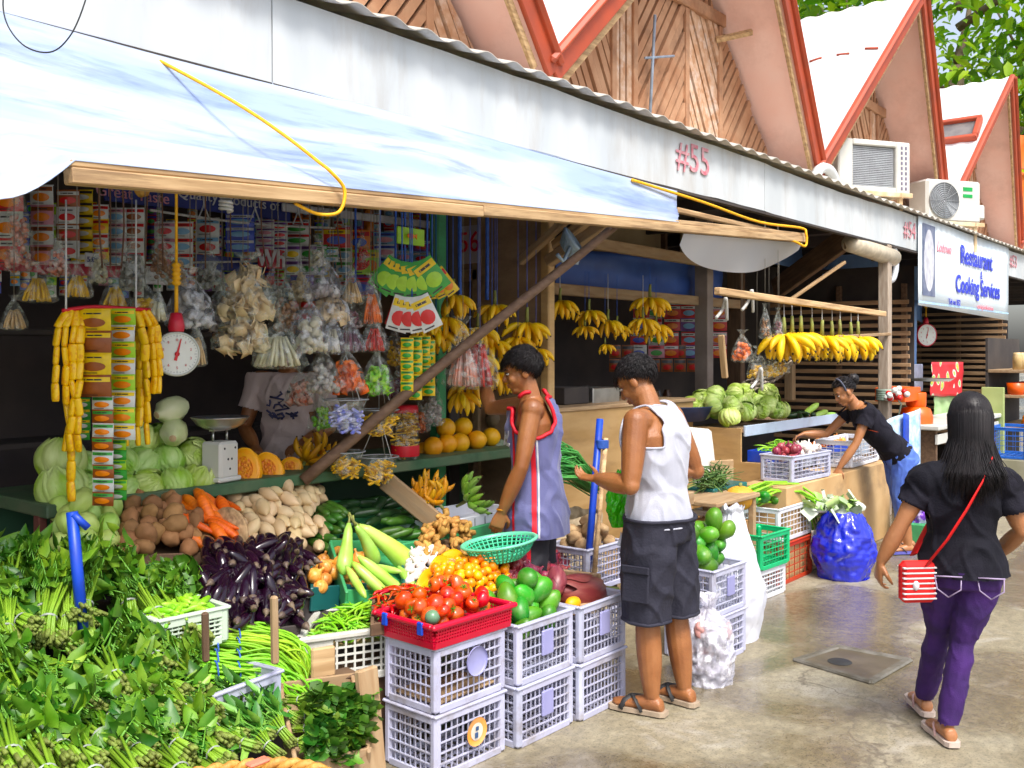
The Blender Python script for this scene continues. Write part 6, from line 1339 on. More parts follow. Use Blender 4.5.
# shelves of dim goods behind
bs = thing('back_shelf', 'dim back shelf under the hanging sachet strips', 'shelf', (2.9, 5.1, 0))
for z in (1.15, 1.72): MB().box((0, 0, z), (4.4, .35, .03), bev=.004).build('board', m_dark, bs)
for k in range(46):
    px = -6 + 9.8 * k + rnd.uniform(-3, 3); c_ = rnd.choice((('w,r', 'red and white'), ('y,w', 'yellow'), ('b,w', 'blue'), ('pk,w', 'pink'), ('lg,w', 'lime'), ('vi,r', 'violet'), ('br,o', 'brown'), ('cy,w', 'pale blue'))); tz = rnd.uniform(200, 225)
    sachet_strip(px, tz, rnd.uniform(268, 300), 8.5, (c_[0], rnd.choice('rwyb'), rnd.choice(('o', 'r', 'g', 'cy'))), rnd.choice((6, 7, 8)), 'narrow ' + c_[1] + ' sachet strip in the rearmost row of the front stall', 4.95, 'narrow ' + c_[1] + ' strips in the rearmost row', seed=k)
for k, (px, t_, b_, w, kd, co) in enumerate(((14, 300, 330, 24, 'sticks', 'tan'), (58, 240, 276, 24, 'lumps', 'pale'), (100, 246, 284, 24, 'lumps', 'ivory'), (132, 240, 290, 28, 'chips', 'silver'), (160, 235, 280, 26, 'lumps', 'brown'), (176, 250, 285, 22, 'chips', 'tan'), (210, 250, 290, 30, 'lumps', 'silver'), (228, 300, 345, 30, 'chips', 'brown'), (272, 270, 312, 28, 'lumps', 'silver'), (300, 262, 300, 24, 'chips', 'beige'), (318, 240, 268, 22, 'lumps', 'ivory'), (300, 372, 404, 28, 'chips', 'pale'), (322, 396, 430, 26, 'lumps', 'green'), (362, 236, 268, 18, 'lumps', 'red'), (395, 330, 366, 22, 'lumps', 'yellow'), (398, 370, 400, 24, 'chips', 'purple'), (420, 404, 432, 20, 'chips', 'orange'))):
    bag(px, t_, b_, w, kd, co, 'clear bag of small ' + co + ' goods hanging further back in the front stall', 4.0, 'bags of ' + co + ' goods further back')
# yellow sachet chains in front
def chain(pts, label, y=3.5, grp='chains of yellow sachets'):
    mb = MB(); P = [W(a, b_, y=y + c) for a, b_, c in pts]; Ls = [(P[i + 1] - P[i]).length for i in range(len(P) - 1)]; tot = sum(Ls); n = int(tot / .066)
    def at(s):
        s *= tot
        for i, l in enumerate(Ls):
            if s <= l or i == len(Ls) - 1: return P[i] + (P[i + 1] - P[i]) * min(1, s / l)
            s -= l
    for i in range(n):
        a, b_ = at(i / n), at((i + .96) / n); T = track(b_ - a); T.translation = (a + b_) / 2; L = (b_ - a).length; T = T @ rotm(rnd.uniform(-35, 35), rnd.uniform(-9, 9), rnd.uniform(-9, 9))
        mb.tube([(L * x, 0, 0) for x in (-.52, -.46, -.36, 0, .36, .46, .52)], [.015, .017, .0185, .019, .0185, .017, .015], 10, 0, flat=.6, M=T)
    o = mb.build('sachet_chain', mat('yellow_sachet', (.86, .56, .012), .28, (.74, .40, .01), 55, .1, lo=.52, hi=.60)); tag(o, label, 'sachets', grp)
GC = 'chains of yellow sachets'
for k, pts in enumerate(([(66, 312, 0), (57, 330, 0), (56, 365, 0), (55, 402, 0)], [(70, 311, 0), (65, 325, -.02), (66, 405, 0)], [(76, 311, 0), (73, 330, -.03), (73, 400, -.02), (69, 452, 0)], [(82, 311, 0), (80, 340, -.04), (78, 400, -.04), (78, 452, -.02)], [(72, 400, .03), (71, 450, .03), (71, 502, .02)], [(68, 400, .04), (66, 452, .03)],
                         [(138, 311, 0), (142, 330, -.02), (146, 360, 0), (147, 396, 0)], [(142, 311, 0), (150, 326, 0), (153, 360, .02), (154, 394, .02)], [(146, 311, 0), (156, 326, .0), (159, 360, .02), (158, 394, .02)], [(136, 312, .03), (139, 345, .03), (140, 400, .03), (137, 446, .03)], [(146, 380, .04), (147, 420, .04), (147, 445, .04)], [(124, 420, .04), (124, 447, .04)])):
    chain(pts, 'chain of puffy yellow sachets hanging left of the printed strips' if k < 6 else 'chain of puffy yellow sachets hanging right of the printed strips', grp=GC + (' on the left' if k < 6 else ' on the right'))
YW = YAW - R(100)
sachet_strip(95, 309, 397, 31, ('y,br', 'y', 'br'), 4, 'wide yellow strip of brown noodle sachets between the yellow chains', 3.44, yaw=YW, seed=1); sachet_strip(123, 309, 440, 23, ('lg,w', 'y', 'o'), 8, 'lime and white strip of sachets with orange dishes', 3.44, yaw=YW, seed=2); sachet_strip(103, 396, 506, 20, ('w,br', 'g', 'o'), 8, 'long white and brown strip hanging down to the shelf', 3.46, yaw=YW, seed=3); sachet_strip(117, 440, 500, 18, ('lg,g', 'g', 'w'), 6, 'green strip hanging beside the long white and brown one', 3.5, yaw=YW, seed=4); sachet_strip(84, 398, 440, 12, ('g', 'y', 'w'), 4, 'dark green strip behind the left yellow chains', 3.6, yaw=YW, seed=5)
rope([W(62, 311, y=3.5), W(95, 307, y=3.48), W(150, 310, y=3.5)], .008, m_redp, 'red cord from which the yellow sachet chains hang', 'cord', 'cord')
for px in (66, 136): rope([W(px, 309, y=3.49), W(px, 200, y=3.6)], .004, m_strw, 'string holding the red cord at the %s chains' % ('left' if px < 100 else 'right'), 'string', 'string')
# fans of seasoning packs
def packfan(px, py, w, h, n, spec, a0, a1, label, y=3.5):
    t = thing('pack_fan', label, 'packs', W(px, py, y=y), YAW - R(90)); d = W(px, py, y=y).dot(FW); me = strip_mesh(1, w / FPX * d, h / FPX * d, *spec, seed=px); me.name = 'pack'
    for k in range(n): an = a0 + (a1 - a0) * k / max(1, n - 1); child(me, 'pack', t, Matrix.Translation(((k - (n - 1) / 2) * .022, -.004 * k, .0)) @ rotm(0, an, 8))
    MB().tube([(0, 0, 0), (0, 0, 2.6 - t.location.z)], .004, 5).build('string', m_strb, t); return t
packfan(410, 262, 24, 36, 6, ('g', 'y', 'lg'), 38, -38, 'fan of green and yellow packs hanging by the green post'); packfan(432, 270, 14, 30, 3, ('y', 'r', 'o'), -12, -38, 'few red and yellow packs behind the green fan', 3.58); packfan(412, 297, 21, 36, 4, ('w,y', 'y', 'r'), 16, -26, 'fan of white packs with red spots under the green fan', 3.48); packfan(402, 300, 13, 28, 2, ('r', 'y', 'o'), 20, 8, 'pair of red packs left of the white fan', 3.55)
for k, (px, t_, b_) in enumerate(((407, 338, 392), (416, 336, 400), (424, 336, 384), (429, 340, 396))): sachet_strip(px, t_, b_, 11, ('y', 'g', 'g'), 5, 'slim yellow and green sachet strip hanging beside the striped bags', 3.52 + .02 * k, 'slim yellow and green strips', seed=k)
board(397, 424, 228, 245, 3.6, P_['lg'], 'lime green packet with an orange fish hanging near the green post', 'packet', 'packet')
b = MB(); a = W(410, 236, y=3.585); T = Matrix.Translation(a); b.ell((0, -.008, 0), (.03, .004, .014), 12, 6, M=T); b.prism([(.022, 0), (.042, .014), (.042, -.014)], -.010, -.006, M=T); o = b.build('fish_print', P_['o']); tag(o, 'orange fish shape on the lime green packet', 'print')
for k, (px, y) in enumerate(((460, 3.78), (487, 3.85), (396, 3.62), (405, 3.62), (428, 3.62), (380, 3.75), (355, 3.9))):
    rope([W(px, 180, y=y), W(px + rnd.uniform(-1, 1), 250, y=y), W(px, 300, y=y)], .012 if k < 2 else .006, m_strb, 'thick blue strap hanging left of the partition' if k == 0 else 'blue strap hanging against the partition' if k == 1 else 'thin blue twine hanging among the packs', 'strap' if k < 2 else 'twine', 'strap' if k < 2 else 'twine')
    if k >= 2: COL.objects[-1]['group'] = 'blue twines among the packs'
for k, (px, y) in enumerate(((99, 3.9), (110, 3.95), (122, 3.9), (148, 4.0), (162, 3.9), (205, 3.9), (232, 3.8), (262, 4.0), (310, 3.9), (338, 3.9))): rope([W(px, 178, y=y), W(px + rnd.uniform(-2, 2), 225, y=y), W(px + rnd.uniform(-3, 5), 268, y=y)], .004, mat('brown_string', (.16, .09, .06), .8), 'thin brown string dangling from the stall ceiling', 'string', 'string'); COL.objects[-1]['group'] = 'brown strings dangling from the ceiling'
# compact fluorescent bulb
p = W(226, 190, y=3.7); bl = thing('spiral_bulb', 'white spiral energy saving bulb hanging under the tarp beam', 'bulb', p); MB().lathe([(0, .03), (.018, .03), (.02, 0), (.026, -.005), (.03, -.03), (.026, -.04)], 16).build('base', m_acw, bl); MB().tube([(.026 * math.cos(a), .026 * math.sin(a), -.045 - .05 * a / 20) for a in [i * .4 for i in range(50)]], .0075, 7).build('spiral_tube', mat('bulb_white', (.80, .80, .76), .3), bl); MB().tube([(0, 0, .03), (0, 0, .5)], .004, 5).build('cord', m_black, bl)
p = W(142, 190, y=3.9); b = MB(); b.ell(p, (.035, .03, .03), 12, 8, fn=lambda v, u: v * (1 + .4 * nz(u * 3))); b.tube([p, p + V((0, 0, .5))], .004, 5); tag(b.build('garlic_bag', mat('amber_bits', (.55, .36, .12), .6, (.4, .2, .08), 40, .3)), 'little amber bundle hanging under the tarp beam', 'bundle')
# ================================================================== second stall: stepped stand, cabbages and crates
XS, XE = 6.95, 9.15
ss = thing('stepped_stand', 'stepped plywood stand of the second stall with pale blue lips and a cabbage heap', 'stand', (XS, 3.2, 0))
def sp(mb, name, m): o = mb.build(name, m); o.parent = ss; o.matrix_local = Matrix.Translation((-XS, -3.2, 0)); return o
b = MB(); T = axes((0, 1, 0), (1, 0, 0), (0, 0, 1)); b.prism([(3.18, .0), (3.85, .0), (3.85, 1.02), (3.38, 1.02), (3.38, .76), (3.18, .76)], XS - .02, XS, M=T); sp(b, 'side_panel', m_ply)
b = MB(); b.box(((XS + XE) / 2, 3.62, 1.0), (XE - XS, .50, .025), bev=.004); b.box(((XS + XE) / 2, 3.28, .74), (XE - XS, .22, .025), bev=.004); sp(b, 'tier_board', m_plyd)
m_lip = mat('pale_blue_lip', (.52, .60, .72), .5, (.42, .50, .62), 3, .05, dirt_or_sheen=((.3, .26, .22), .5, 3)); b = MB(); b.box(((XS + XE) / 2, 3.36, 1.0), (XE - XS - .01, .02, .085), bev=.004); b.box(((XS + XE) / 2, 3.165, .72), (XE - XS - .01, .02, .10), bev=.004); sp(b, 'lip', m_lip)
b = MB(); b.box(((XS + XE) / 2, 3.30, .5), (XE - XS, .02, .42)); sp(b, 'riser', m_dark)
bx0, bx1 = W(787, 530, y=2.80).x, W(890, 530, y=2.80).x
fb = thing('plywood_box', 'stained plywood box in front of the bending girl carrying white crates', 'box', ((bx0 + bx1) / 2, 2.98, 0)); MB().box((0, 0, .33), (bx1 - bx0, .36, .66), bev=.006).build('body', mat('stained_plywood', (.46, .30, .16), .75, (.58, .42, .25), 3, .12, dirt_or_sheen=((.14, .09, .05), .8, 1.8)), fb)
q = [V((XS + .02, 3.45, 1.03)), V((XS + 1.15, 3.45, 1.03)), V((XS + 1.1, 3.9, 1.06)), V((XS - .05, 3.9, 1.06))]
for p, r in drop(40, q, .074, 20, .10): inst(rnd.choice(LIB['cabbage']), 'cabbage', 'pale green cabbage in the round heap on the stepped stand of the second stall', 'cabbage', Matrix.Translation(p) @ orient('rand') @ Matrix.Scale(rnd.uniform(.85, 1.05), 4), 'cabbages heaped on the stepped stand')
b = MB(); a = V((XS - .12, 3.95, 1.12)); b.lathe([(0, 0), (.28, .01), (.34, .12), (.35, .13), (.33, .12)], 26, c=a - V((0, 0, .06))); tag(b.build('basin', mat('navy_basin', (.03, .05, .13), .5)), 'wide navy basin behind the cabbage heap', 'basin')
for k, (a, c, lab) in enumerate((((796, 420), (826, 398), 'pale green bottle gourd on top of the three on the stepped stand'), ((800, 424), (838, 406), 'pale green bottle gourd lying lowest on the stepped stand'), ((812, 418), (842, 412), 'pale green bottle gourd at the right end of the stepped stand'))): lay('long_gourd', a, c, lab, 'gourd', 1.35 if k else 1.25, None, 3.55, 3.5, k)
pile('dark_cucumber', 9, [V((8.15, 3.42, 1.02)), V((8.55, 3.42, 1.02)), V((8.55, 3.6, 1.02)), V((8.15, 3.6, 1.02))], .03, 'dark cucumber between the cabbage heap and the bottle gourds', 'cucumber', 'dark cucumbers on the stepped stand', 'flat')
def basin(c, w, d, h, m, label): 
    t = thing('plastic_basin', label, 'basin', c); b = MB()
    for sx, sy, L, rz in ((0, -1, w, 0), (0, 1, w, 0), (-1, 0, d, 90), (1, 0, d, 90)): b.box((sx * w / 2, sy * d / 2, h / 2), (L + .01, .012, h), rot=rotm(0, 0, rz), bev=.003)
    b.box((0, 0, .005), (w, d, .01)); b.build('body', m, t); return t
basin((7.35, 3.24, .755), .62, .26, .09, m_blue, 'blue basin of green beans on the lower step of the stepped stand'); pile('green_bean', 60, [V((7.08, 3.14, .80)), V((7.6, 3.14, .80)), V((7.6, 3.33, .82)), V((7.08, 3.33, .82))], .010, 'green bean in the blue basin on the stepped stand', 'green bean', 'green beans in the blue basin', 'flat', (1.0, 1.3), bump=.08, sq=1)
basin((8.15, 3.22, .755), .75, .26, .06, m_blue, 'blue basin of carrots and onions on the lower step'); pile('carrot', 9, [V((7.85, 3.14, .80)), V((8.2, 3.14, .80)), V((8.2, 3.3, .8)), V((7.85, 3.3, .8))], .028, 'small carrot in the long blue basin by the girl\'s hand', 'carrot', 'carrots in the blue basin', 'flat', (.6, .7)); pile('onion', 12, [V((8.2, 3.14, .80)), V((8.5, 3.14, .80)), V((8.5, 3.3, .8)), V((8.2, 3.3, .8))], .034, 'brown onion in the long blue basin by the girl\'s hand', 'onion', 'onions in the blue basin', 'up', (.8, 1))
c = W(802, 500, y=2.93); crate((W(800, 480, y=2.92).x, 2.95, .665), .62, .26, .20, m_lav, 'lavender crate of onions and garlic on the stained plywood box', None, R(-4), None, 9)
x_ = W(800, 480, y=2.92).x; pile('red_onion', 14, [V((x_ - .26, 2.87, .80)), V((x_ + .0, 2.87, .80)), V((x_, 3.02, .8)), V((x_ - .26, 3.02, .8))], .036, 'red onion in the lavender crate under the girl\'s hand', 'onion', 'red onions in the lavender crate by the girl', 'up', bump=.04); pile('garlic_bulb', 26, [V((x_, 2.87, .82)), V((x_ + .26, 2.87, .82)), V((x_ + .26, 3.02, .82)), V((x_, 3.02, .82))], .028, 'garlic bulb in the lavender crate under the girl\'s hand', 'garlic', 'garlic in the lavender crate by the girl', 'up', (1.1, 1.3), bump=.03)
x2 = W(846, 470, y=3.0).x; crate((x2 + .05, 3.0, .668), .74, .30, .22, m_whp, 'white crate standing right of the lavender onion crate', None, R(2), None, 9, 'wh')
def drape_beans(cx, cy, cz, label, n=44, w=.45):
    q = random.Random(5); mb = MB()
    for i in range(n):
        o = V((q.gauss(0, .03), q.gauss(0, .035), q.gauss(0, .03))); c = V((cx, cy, cz)) + o; mb.tube([c + V((-w * .8, .08, .02)), c + V((-w * .3, .02, .07)), c + V((w * .25, -.06, .05)), c + V((w * .55 + q.uniform(-.04, .05), -.13, -.04)), c + V((w * .66 + q.uniform(-.05, .07), -.16, -.16 - q.uniform(0, .12)))], [.008, .0085, .0085, .008, .004], 5)
    t = thing('long_bean_bundle', label, 'beans', (cx, cy, cz)); o = mb.build('beans', m_lbe, t); o.matrix_local = Matrix.Translation((-cx, -cy, -cz))
# white, green and red crates in front of the stand
gx = lambda px, py: W(px, py, z=0)
G2 = 'crates at the foot of the stepped stand'
a = W(742, 560, y=2.86); crate((6.58, 2.93, .295), .58, .30, .24, m_whp, 'white crate of long beans above the red brown crate', G2, 0, None, 9, 'wh'); crate((6.54, 2.92, .0), .62, .30, .288, m_brp, 'red brown crate on the ground right of the white sack', G2, 0, None, 6, 'br')
crate((6.04, 3.07, .30), .44, .26, .25, m_whp, 'white crate of papayas left of the long beans', G2, 0, None, 9, 'wh'); crate((6.02, 2.80, .20), .40, .24, .23, m_grp, 'bright green crate between the white sack and the red brown crate', G2, R(-3), None, 8, 'gr'); crate((6.02, 2.81, .0), .36, .22, .198, m_whp, 'whitish crate under the bright green one', G2, R(-3), None, 8, 'wh2')
drape_beans(6.6, 2.95, .56, 'long green beans draped over the white crate of the second stall')
for k, (px, py, s) in enumerate(((752, 500, .95), (764, 497, 1.0), (776, 500, .9), (786, 501, .9))): inst(LIB['mango'][k % 3], 'papaya', 'green papaya in the white crate right of the ribbed pumpkin', 'papaya', Matrix.Translation(W(px, py, y=2.9)) @ orient('flat') @ Matrix.Scale(s, 4), 'green papayas in the white crate')
b = MB(); b.ell(W(740, 498, y=2.92), (.105, .10, .078), 30, 12, fn=lambda v, u: v * (1 + .06 * abs(math.sin(6 * math.atan2(u.y, u.x))))); b.tube([W(740, 498, y=2.92) + V((0, 0, .07)), W(740, 498, y=2.92) + V((.01, 0, .10))], .012, 6, 1); tag(b.build('pumpkin', [mat('pumpkin_skin', (.78, .42, .12), .5, (.66, .34, .10), 10, .1), m_stem]), 'ribbed orange pumpkin on the crates left of the green papayas', 'pumpkin')
# table, foam board and box beside the man in white
tp = W(710, 497, y=3.0); tt = thing('wooden_table', 'small rough wooden table behind the man in white, box below it', 'table', (tp.x, 3.0, 0)); MB().box((0, 0, tp.z), (.62, .42, .03), bev=.006).build('table_top', m_wood, tt)
for sx in (-1, 1):
    for sy in (-1, 1): MB().box((sx * .27, sy * .17, tp.z / 2 - .01), (.04, .04, tp.z - .03), bev=.004).build('leg', m_wood, tt)
slab('carton', (tp.x + .05, 3.0, .26), (.44, .30, .48), mat('brown_carton', (.30, .18, .09), .75, (.4, .26, .14), 3, .08), 'brown carton box under the small rough table', 'box')
slab('wooden_box', (W(668, 494, y=2.95).x + .12, 2.95, tp.z + .055), (.16, .14, .08), m_wood, 'little wooden box standing on the small rough table', 'box')
b = MB(); b.box((0, 0, 0), (.36, .05, .50), bev=.03); o = b.build('foam_board', mat('foam', (.66, .66, .62), .7, (.58, .57, .53), 20, .15)); o.matrix_world = Matrix.Translation(W(703, 463, y=3.28)) @ rotm(-10, 6, 4); tag(o, 'off white foam board leaning behind the man in white', 'board')
slab('plank', W(722, 474, y=3.2), (.2, .02, .2), m_wood, 'square brown board scrap right of the foam board', 'board', rz=R(-25))
b = MB(); q = random.Random(2); c0 = W(712, 482, y=3.1)
for i in range(150): d = V((q.gauss(0, 1), q.gauss(0, .6), abs(q.gauss(.4, .5)))).normalized() * q.uniform(.06, .2); b.tube([c0 + V((q.gauss(0, .10), q.gauss(0, .05), -.06)), c0 + d * .6 + V((q.gauss(0, .08), 0, 0)), c0 + d + V((q.gauss(0, .1), 0, -.03))], [.004, .005, .002], 4)
tag(b.build('herb_bundle', leafmat('herb_green', (.10, .24, .07), (.2, .34, .12), .5, .2)), 'loose heap of dull green herbs behind the small rough table', 'herbs')
slab('teal_basin', W(718, 490, y=3.12), (.5, .2, .08), mat('teal_plastic', (.05, .25, .28)), 'low teal basin at the back of the small rough table', 'basin')
# mango crates, film bag, white sack
c = V((4.65, 2.475, 0)); G3 = 'lavender crates of green fruit right of the man'
crate(c, .35, .30, .245, m_lav, 'lower lavender crate right of the man, under the green fruit', G3, R(-2), None, 9); crate(c + V((0, 0, .247)), .35, .30, .245, m_lav, 'lavender crate right of the man heaped with big green fruit', G3, R(-2), 'plate', 9)
q = [c + V((sx * .12, sy * .09, .42)) for sx, sy in ((-1, -1), (1, -1), (1, 1), (-1, 1))]; pile('mango', 15, q, .055, 'green fruit in the lavender crate right of the man in white', 'mango', 'green fruits right of the man', 'rand', (.95, 1.1), bump=.04)
def sackmesh(h, w, d, seed, top, fold=.05, n=90, m=60):
    mb = MB()
    def f(u, v):
        a = u * 2 * math.pi; pr = top(v); r = 1 + fold * nz((math.cos(a) * 2.2, math.sin(a) * 2.2, v * 5 + seed)) * 2 + fold * .9 * nz((math.cos(a) * 5, math.sin(a) * 5, v * 12 + seed)) + fold * .5 * math.sin(9 * a + 5 * nz((v * 3, a, seed))) * max(0, v - .45)
        r += fold * 1.1 * (abs(nz((math.cos(a) * 3.5 + seed, math.sin(a) * 3.5, v * 6))) - .2) - fold * 1.3 * abs(nz((math.cos(a) * 7, math.sin(a) * 7 + seed, v * 9)))
        return V((w * pr * r * math.cos(a) + .03 * h * nz((v * 2, seed, 1)), d * pr * r * math.sin(a), h * v + .05 * h * v * nz((math.cos(a) * 2, math.sin(a) * 2, seed))))
    mb.sheet(f, n, m); mb.lathe([(0, 0), (1, .002)], n, M=Matrix.Diagonal((w * top(0), d * top(0), 1, 1))); return mb
p = gx(748, 641); o = sackmesh(.74, .19, .15, 3, lambda v: (.9 + .25 * math.sin(v * 4)) * (1 - .58 * max(0, v - .35) / .65) if v < .97 else .4).build('white_sack', mat('woven_sack', (.68, .69, .74), .6, (.58, .59, .66), 6, .15, bscale=120)); o.location = (p.x + .02, p.y + .1, 0); tag(o, 'tall white woven sack slumping at its foot beside the green fruit crates', 'sack')
p = gx(700, 684); wb = thing('white_bag', 'tied crinkled clear white plastic bag leaning on the crates behind the man\'s legs', 'bag', (p.x + .08, p.y + .0, 0), .4)
sackmesh(.42, .15, .13, 8, lambda v: (.88 + .2 * math.sin(v * 4)) * (1 - .2 * v) if v < .7 else max(.17, .72 - (v - .7) * 3.6) if v < .86 else .17 + (v - .86) * 2.0, .085).build('film', plastic_film('bag_film', (.86, .86, .95), 2.6, .12), wb)
b = MB(); q = random.Random(7)
for i in range(46): a = q.uniform(0, 6.28); r = .10 * math.sqrt(q.random()); M = Matrix.Translation((r * math.cos(a), r * math.sin(a), .04 + .23 * q.random())) @ Euler((q.uniform(0, 6), q.uniform(0, 6), 0)).to_matrix().to_4x4(); b.ell((0, 0, 0), (.045, .03, .022), 8, 6, i % 3, M, lambda v, u: v * (1 + .3 * nz(u * 3)))
b.build('contents', [mat('bag_white', (.62, .60, .66), .5), mat('bag_pink', (.55, .30, .28), .5), mat('bag_grey', (.40, .38, .42), .5)], wb)
p = gx(864, 579); o = sackmesh(.47, .225, .21, 5, lambda v: (.86 + .18 * math.sin(min(1, v * 1.5) * math.pi * .8)) if v < .62 else .965 - (v - .62) ** 1.5 * 1.7, .055).build('blue_bag', mat('blue_film', (.008, .022, .46), .14, (.006, .016, .34), 9, .8, bscale=16, spec=.8, coat=.3)); o.location = (p.x, p.y + .15, 0); tag(o, 'bulging glossy blue plastic bag standing on the wet ground by the girl', 'bag')
b = MB(); q = random.Random(3); c0 = V((p.x, p.y + .17, .485))
for i in range(60): M = Matrix.Translation(c0 + V((q.gauss(.04, .11), q.gauss(.06, .08), q.gauss(.0, .03)))) @ Euler((q.uniform(0, 6), q.uniform(0, 6), q.uniform(0, 6))).to_matrix().to_4x4(); b.sheet(lambda u, v: M @ V((.07 * (u - .5), .11 * (v - .5), .03 * math.sin(u * 3 + i))), 3, 3, i % 2)
tag(b.build('leaf_scraps', [mat('scrap_white', (.66, .70, .62), .5, (.5, .58, .42), 9), mat('scrap_green', (.30, .46, .16), .5, (.42, .55, .25), 9)], None), 'cabbage leaf scraps bulging out of the glossy blue bag', 'scraps', kind='stuff')
o = MB().sheet(lambda u, v: V((.10 * (u - .5) + .02 * math.sin(v * 7), .02 * math.sin(u * 9 + v * 4), -.26 * v)), 10, 12, th=.004).build('rag', mat('cream_cloth', (.62, .58, .50), .8)); o.location = W(815, 530, y=2.74); tag(o, 'cream rag hanging from the corner of the stained plywood box', 'rag')
# spring onions and basket against the plywood counter
for k, (px, py, lab) in enumerate(((588, 478, 'upper bunch of spring onions lying on the sack at the plywood counter'), (592, 488, 'lower bunch of spring onions lying on the sack at the plywood counter'))):
    b = MB(); q = random.Random(k); a = W(px, py, y=3.5)
    for i in range(70): e = W(548 + q.uniform(-6, 14), 445 + 14 * k + q.uniform(-6, 22), y=3.45 + q.uniform(-.08, .08)); j = V((q.gauss(0, .02), q.gauss(0, .03), q.gauss(0, .02))); b.tube([a + j, a + (e - a) * .5 + V((0, 0, .05)) + j, e, e + (e - a) * .18 + V((0, 0, -.05 - q.uniform(0, .06)))], [.005, .006, .005, .001], 4)
    tag(b.build('spring_onion_bunch', mat('spring_onion', (.06, .26, .07), .4, (.14, .38, .12), 14, .05)), lab, 'spring onions')
o = sackmesh(.62, .24, .17, 12, lambda v: .85 + .2 * math.sin(v * 3), .06).build('burlap_sack', mat('burlap', (.34, .27, .18), .85, (.44, .36, .26), 30, .3)); p = W(572, 570, y=3.5); o.location = (p.x, 3.5, 0); tag(o, 'burlap sack under the spring onions at the plywood counter', 'sack')
o = MB().box((0, 0, .28), (.5, .02, .5), bev=.004).build('board', mat('moss_board', (.22, .24, .15), .8, (.3, .3, .2), 4)); o.matrix_world = Matrix.Translation((W(556, 580, y=3.3).x, 3.3, .08)) @ rotm(-12, 10, 20); tag(o, 'mossy grey board leaning between the jersey and the blue pole', 'board')
# on the plywood counter and behind it
for k, (px, w, lab, m) in enumerate(((560, .3, 'dark glass fronted box on the plywood counter', m_dark), (590, .35, 'foil coloured tray on the plywood counter', m_steel))): slab('counter_box', W(px, 395, y=4.1) + V((0, 0, 0)), (w, .3, .12), m, lab, 'box')
MB_ = [(640, ('r,w', 'w', 'b')), (655, ('w,pk', 'r', 'g')), (672, ('r', 'w', 'o')), (688, ('r,vi', 'w', 'cy')), (704, ('w,r', 'r', 'b')), (718, ('pk,r', 'w', 'o'))]
for k, (px, sp_) in enumerate(MB_):
    for j in range(2): sachet_strip(px + rnd.uniform(-2, 2), 305 + 27 * j, 331 + 27 * j, 14, sp_, 2, 'reddish sachet strip on the rear rack of the banana stall', 5.3, 'reddish sachet strips on the rear rack', seed=k + j)
beam('white_rail', W(636, 301, y=5.28), W(722, 303, y=5.28), .02, .06, m_swh, 'white rail over the reddish sachets of the banana stall', 'rail')
for k in range(16): sachet_strip(615 + k % 8 * 13, 345 + 14 * (k // 8), 358 + 14 * (k // 8), 10, ('br,pk', 'k', 'r'), 1, 'dim pinkish sachet low on the rear rack of the banana stall', 5.35, 'dim pinkish sachets on the rear rack', seed=k)
q = random.Random(6)
for k in range(22): o = MB().lathe([(0, 0), (.045, 0), (.046, .12), (.03, .15), (.03, .17)], 10).build('jar', [mat('dim_bottle_' + c, col, .3) for c, col in (('brown', (.10, .04, .02)), ('amber', (.2, .1, .03)), ('dark', (.05, .05, .06)))][k % 3]); o.location = (5.6 + .16 * k, 5.2 + q.uniform(-.06, .06), 1.05); tag(o, 'dim jar on the shelf at the back of the banana stall', 'jar', 'dim jars at the back of the banana stall')
sf = thing('back_shelf', 'dim back shelf at the rear of the banana stall', 'shelf', (7.4, 5.2, 0)); MB().box((0, 0, 1.03), (4.4, .4, .03), bev=.004).build('board', m_woodd, sf); MB().box((0, .1, .5), (4.3, .03, 1.0)).build('back_board', m_dark, sf)
bag(742, 334, 362, 22, 'lumps', 'orange', 'clear bag of orange red pieces hanging by the cabbage heap', 3.35, cat='bag')
GY = 'bags with yellow feet'
for px, t_, b_ in ((757, 350, 378), (769, 352, 376), (779, 348, 374)): bag(px, t_, b_, 20, 'lumps', 'yellow', 'clear bag with a yellow foot hanging over the cabbages', 3.3, GY, ctop=.6)
bag(765, 308, 338, 12, 'lumps', 'brown', 'little brown bag hanging from the pale banana pole', 3.15); bag(778, 312, 340, 12, 'lumps', 'purple', 'little dark bag hanging from the pale banana pole', 3.15)
beam('pale_stick', W(721, 335, y=3.4), W(725, 378, y=3.4), .05, .03, m_woodx, 'flat pale stick hanging left of the orange red bag', 'stick')
for k, (px, py) in enumerate(((722, 310), (748, 302), (757, 380))): rope([W(px - 6, py + 8, y=3.2), W(px, py, y=3.2), W(px + 4, py - 12, y=3.15), W(px + 5, py + 10, y=3.18)], .012, m_strw, 'scrap of white string knotted on the pale banana pole', 'string', 'string'); COL.objects[-1]['group'] = 'white string scraps on the pole'
for k in range(6):
    t = thing('egg_tray', 'grey egg tray in the slanting stack behind the cabbages', 'egg tray', M=Matrix.Translation(W(745 + k * 6, 392 - 3 * k, y=3.9) + V((0, 0, .015 * k))) @ rotm(-20, 6 * k - 10, 8 * k), group='egg trays behind the cabbages'); MB().sheet(lambda u, v: V((.5 * (u - .5), .4 * (v - .5), .02 * math.sin(u * 6.2832 * 5) * math.sin(v * 6.2832 * 5))), 30, 26, th=.004).build('tray', mat('egg_tray_pulp', (.30, .26, .22), .9, (.4, .35, .3), 10, .15), t)
b = MB().lathe([(0, .02), (.16, .0), (.17, -.01)], 26); o = b.build('pan_lid', m_steel); o.location = W(712, 392, y=3.95); tag(o, 'metal pan lid behind the cabbage heap', 'lid')
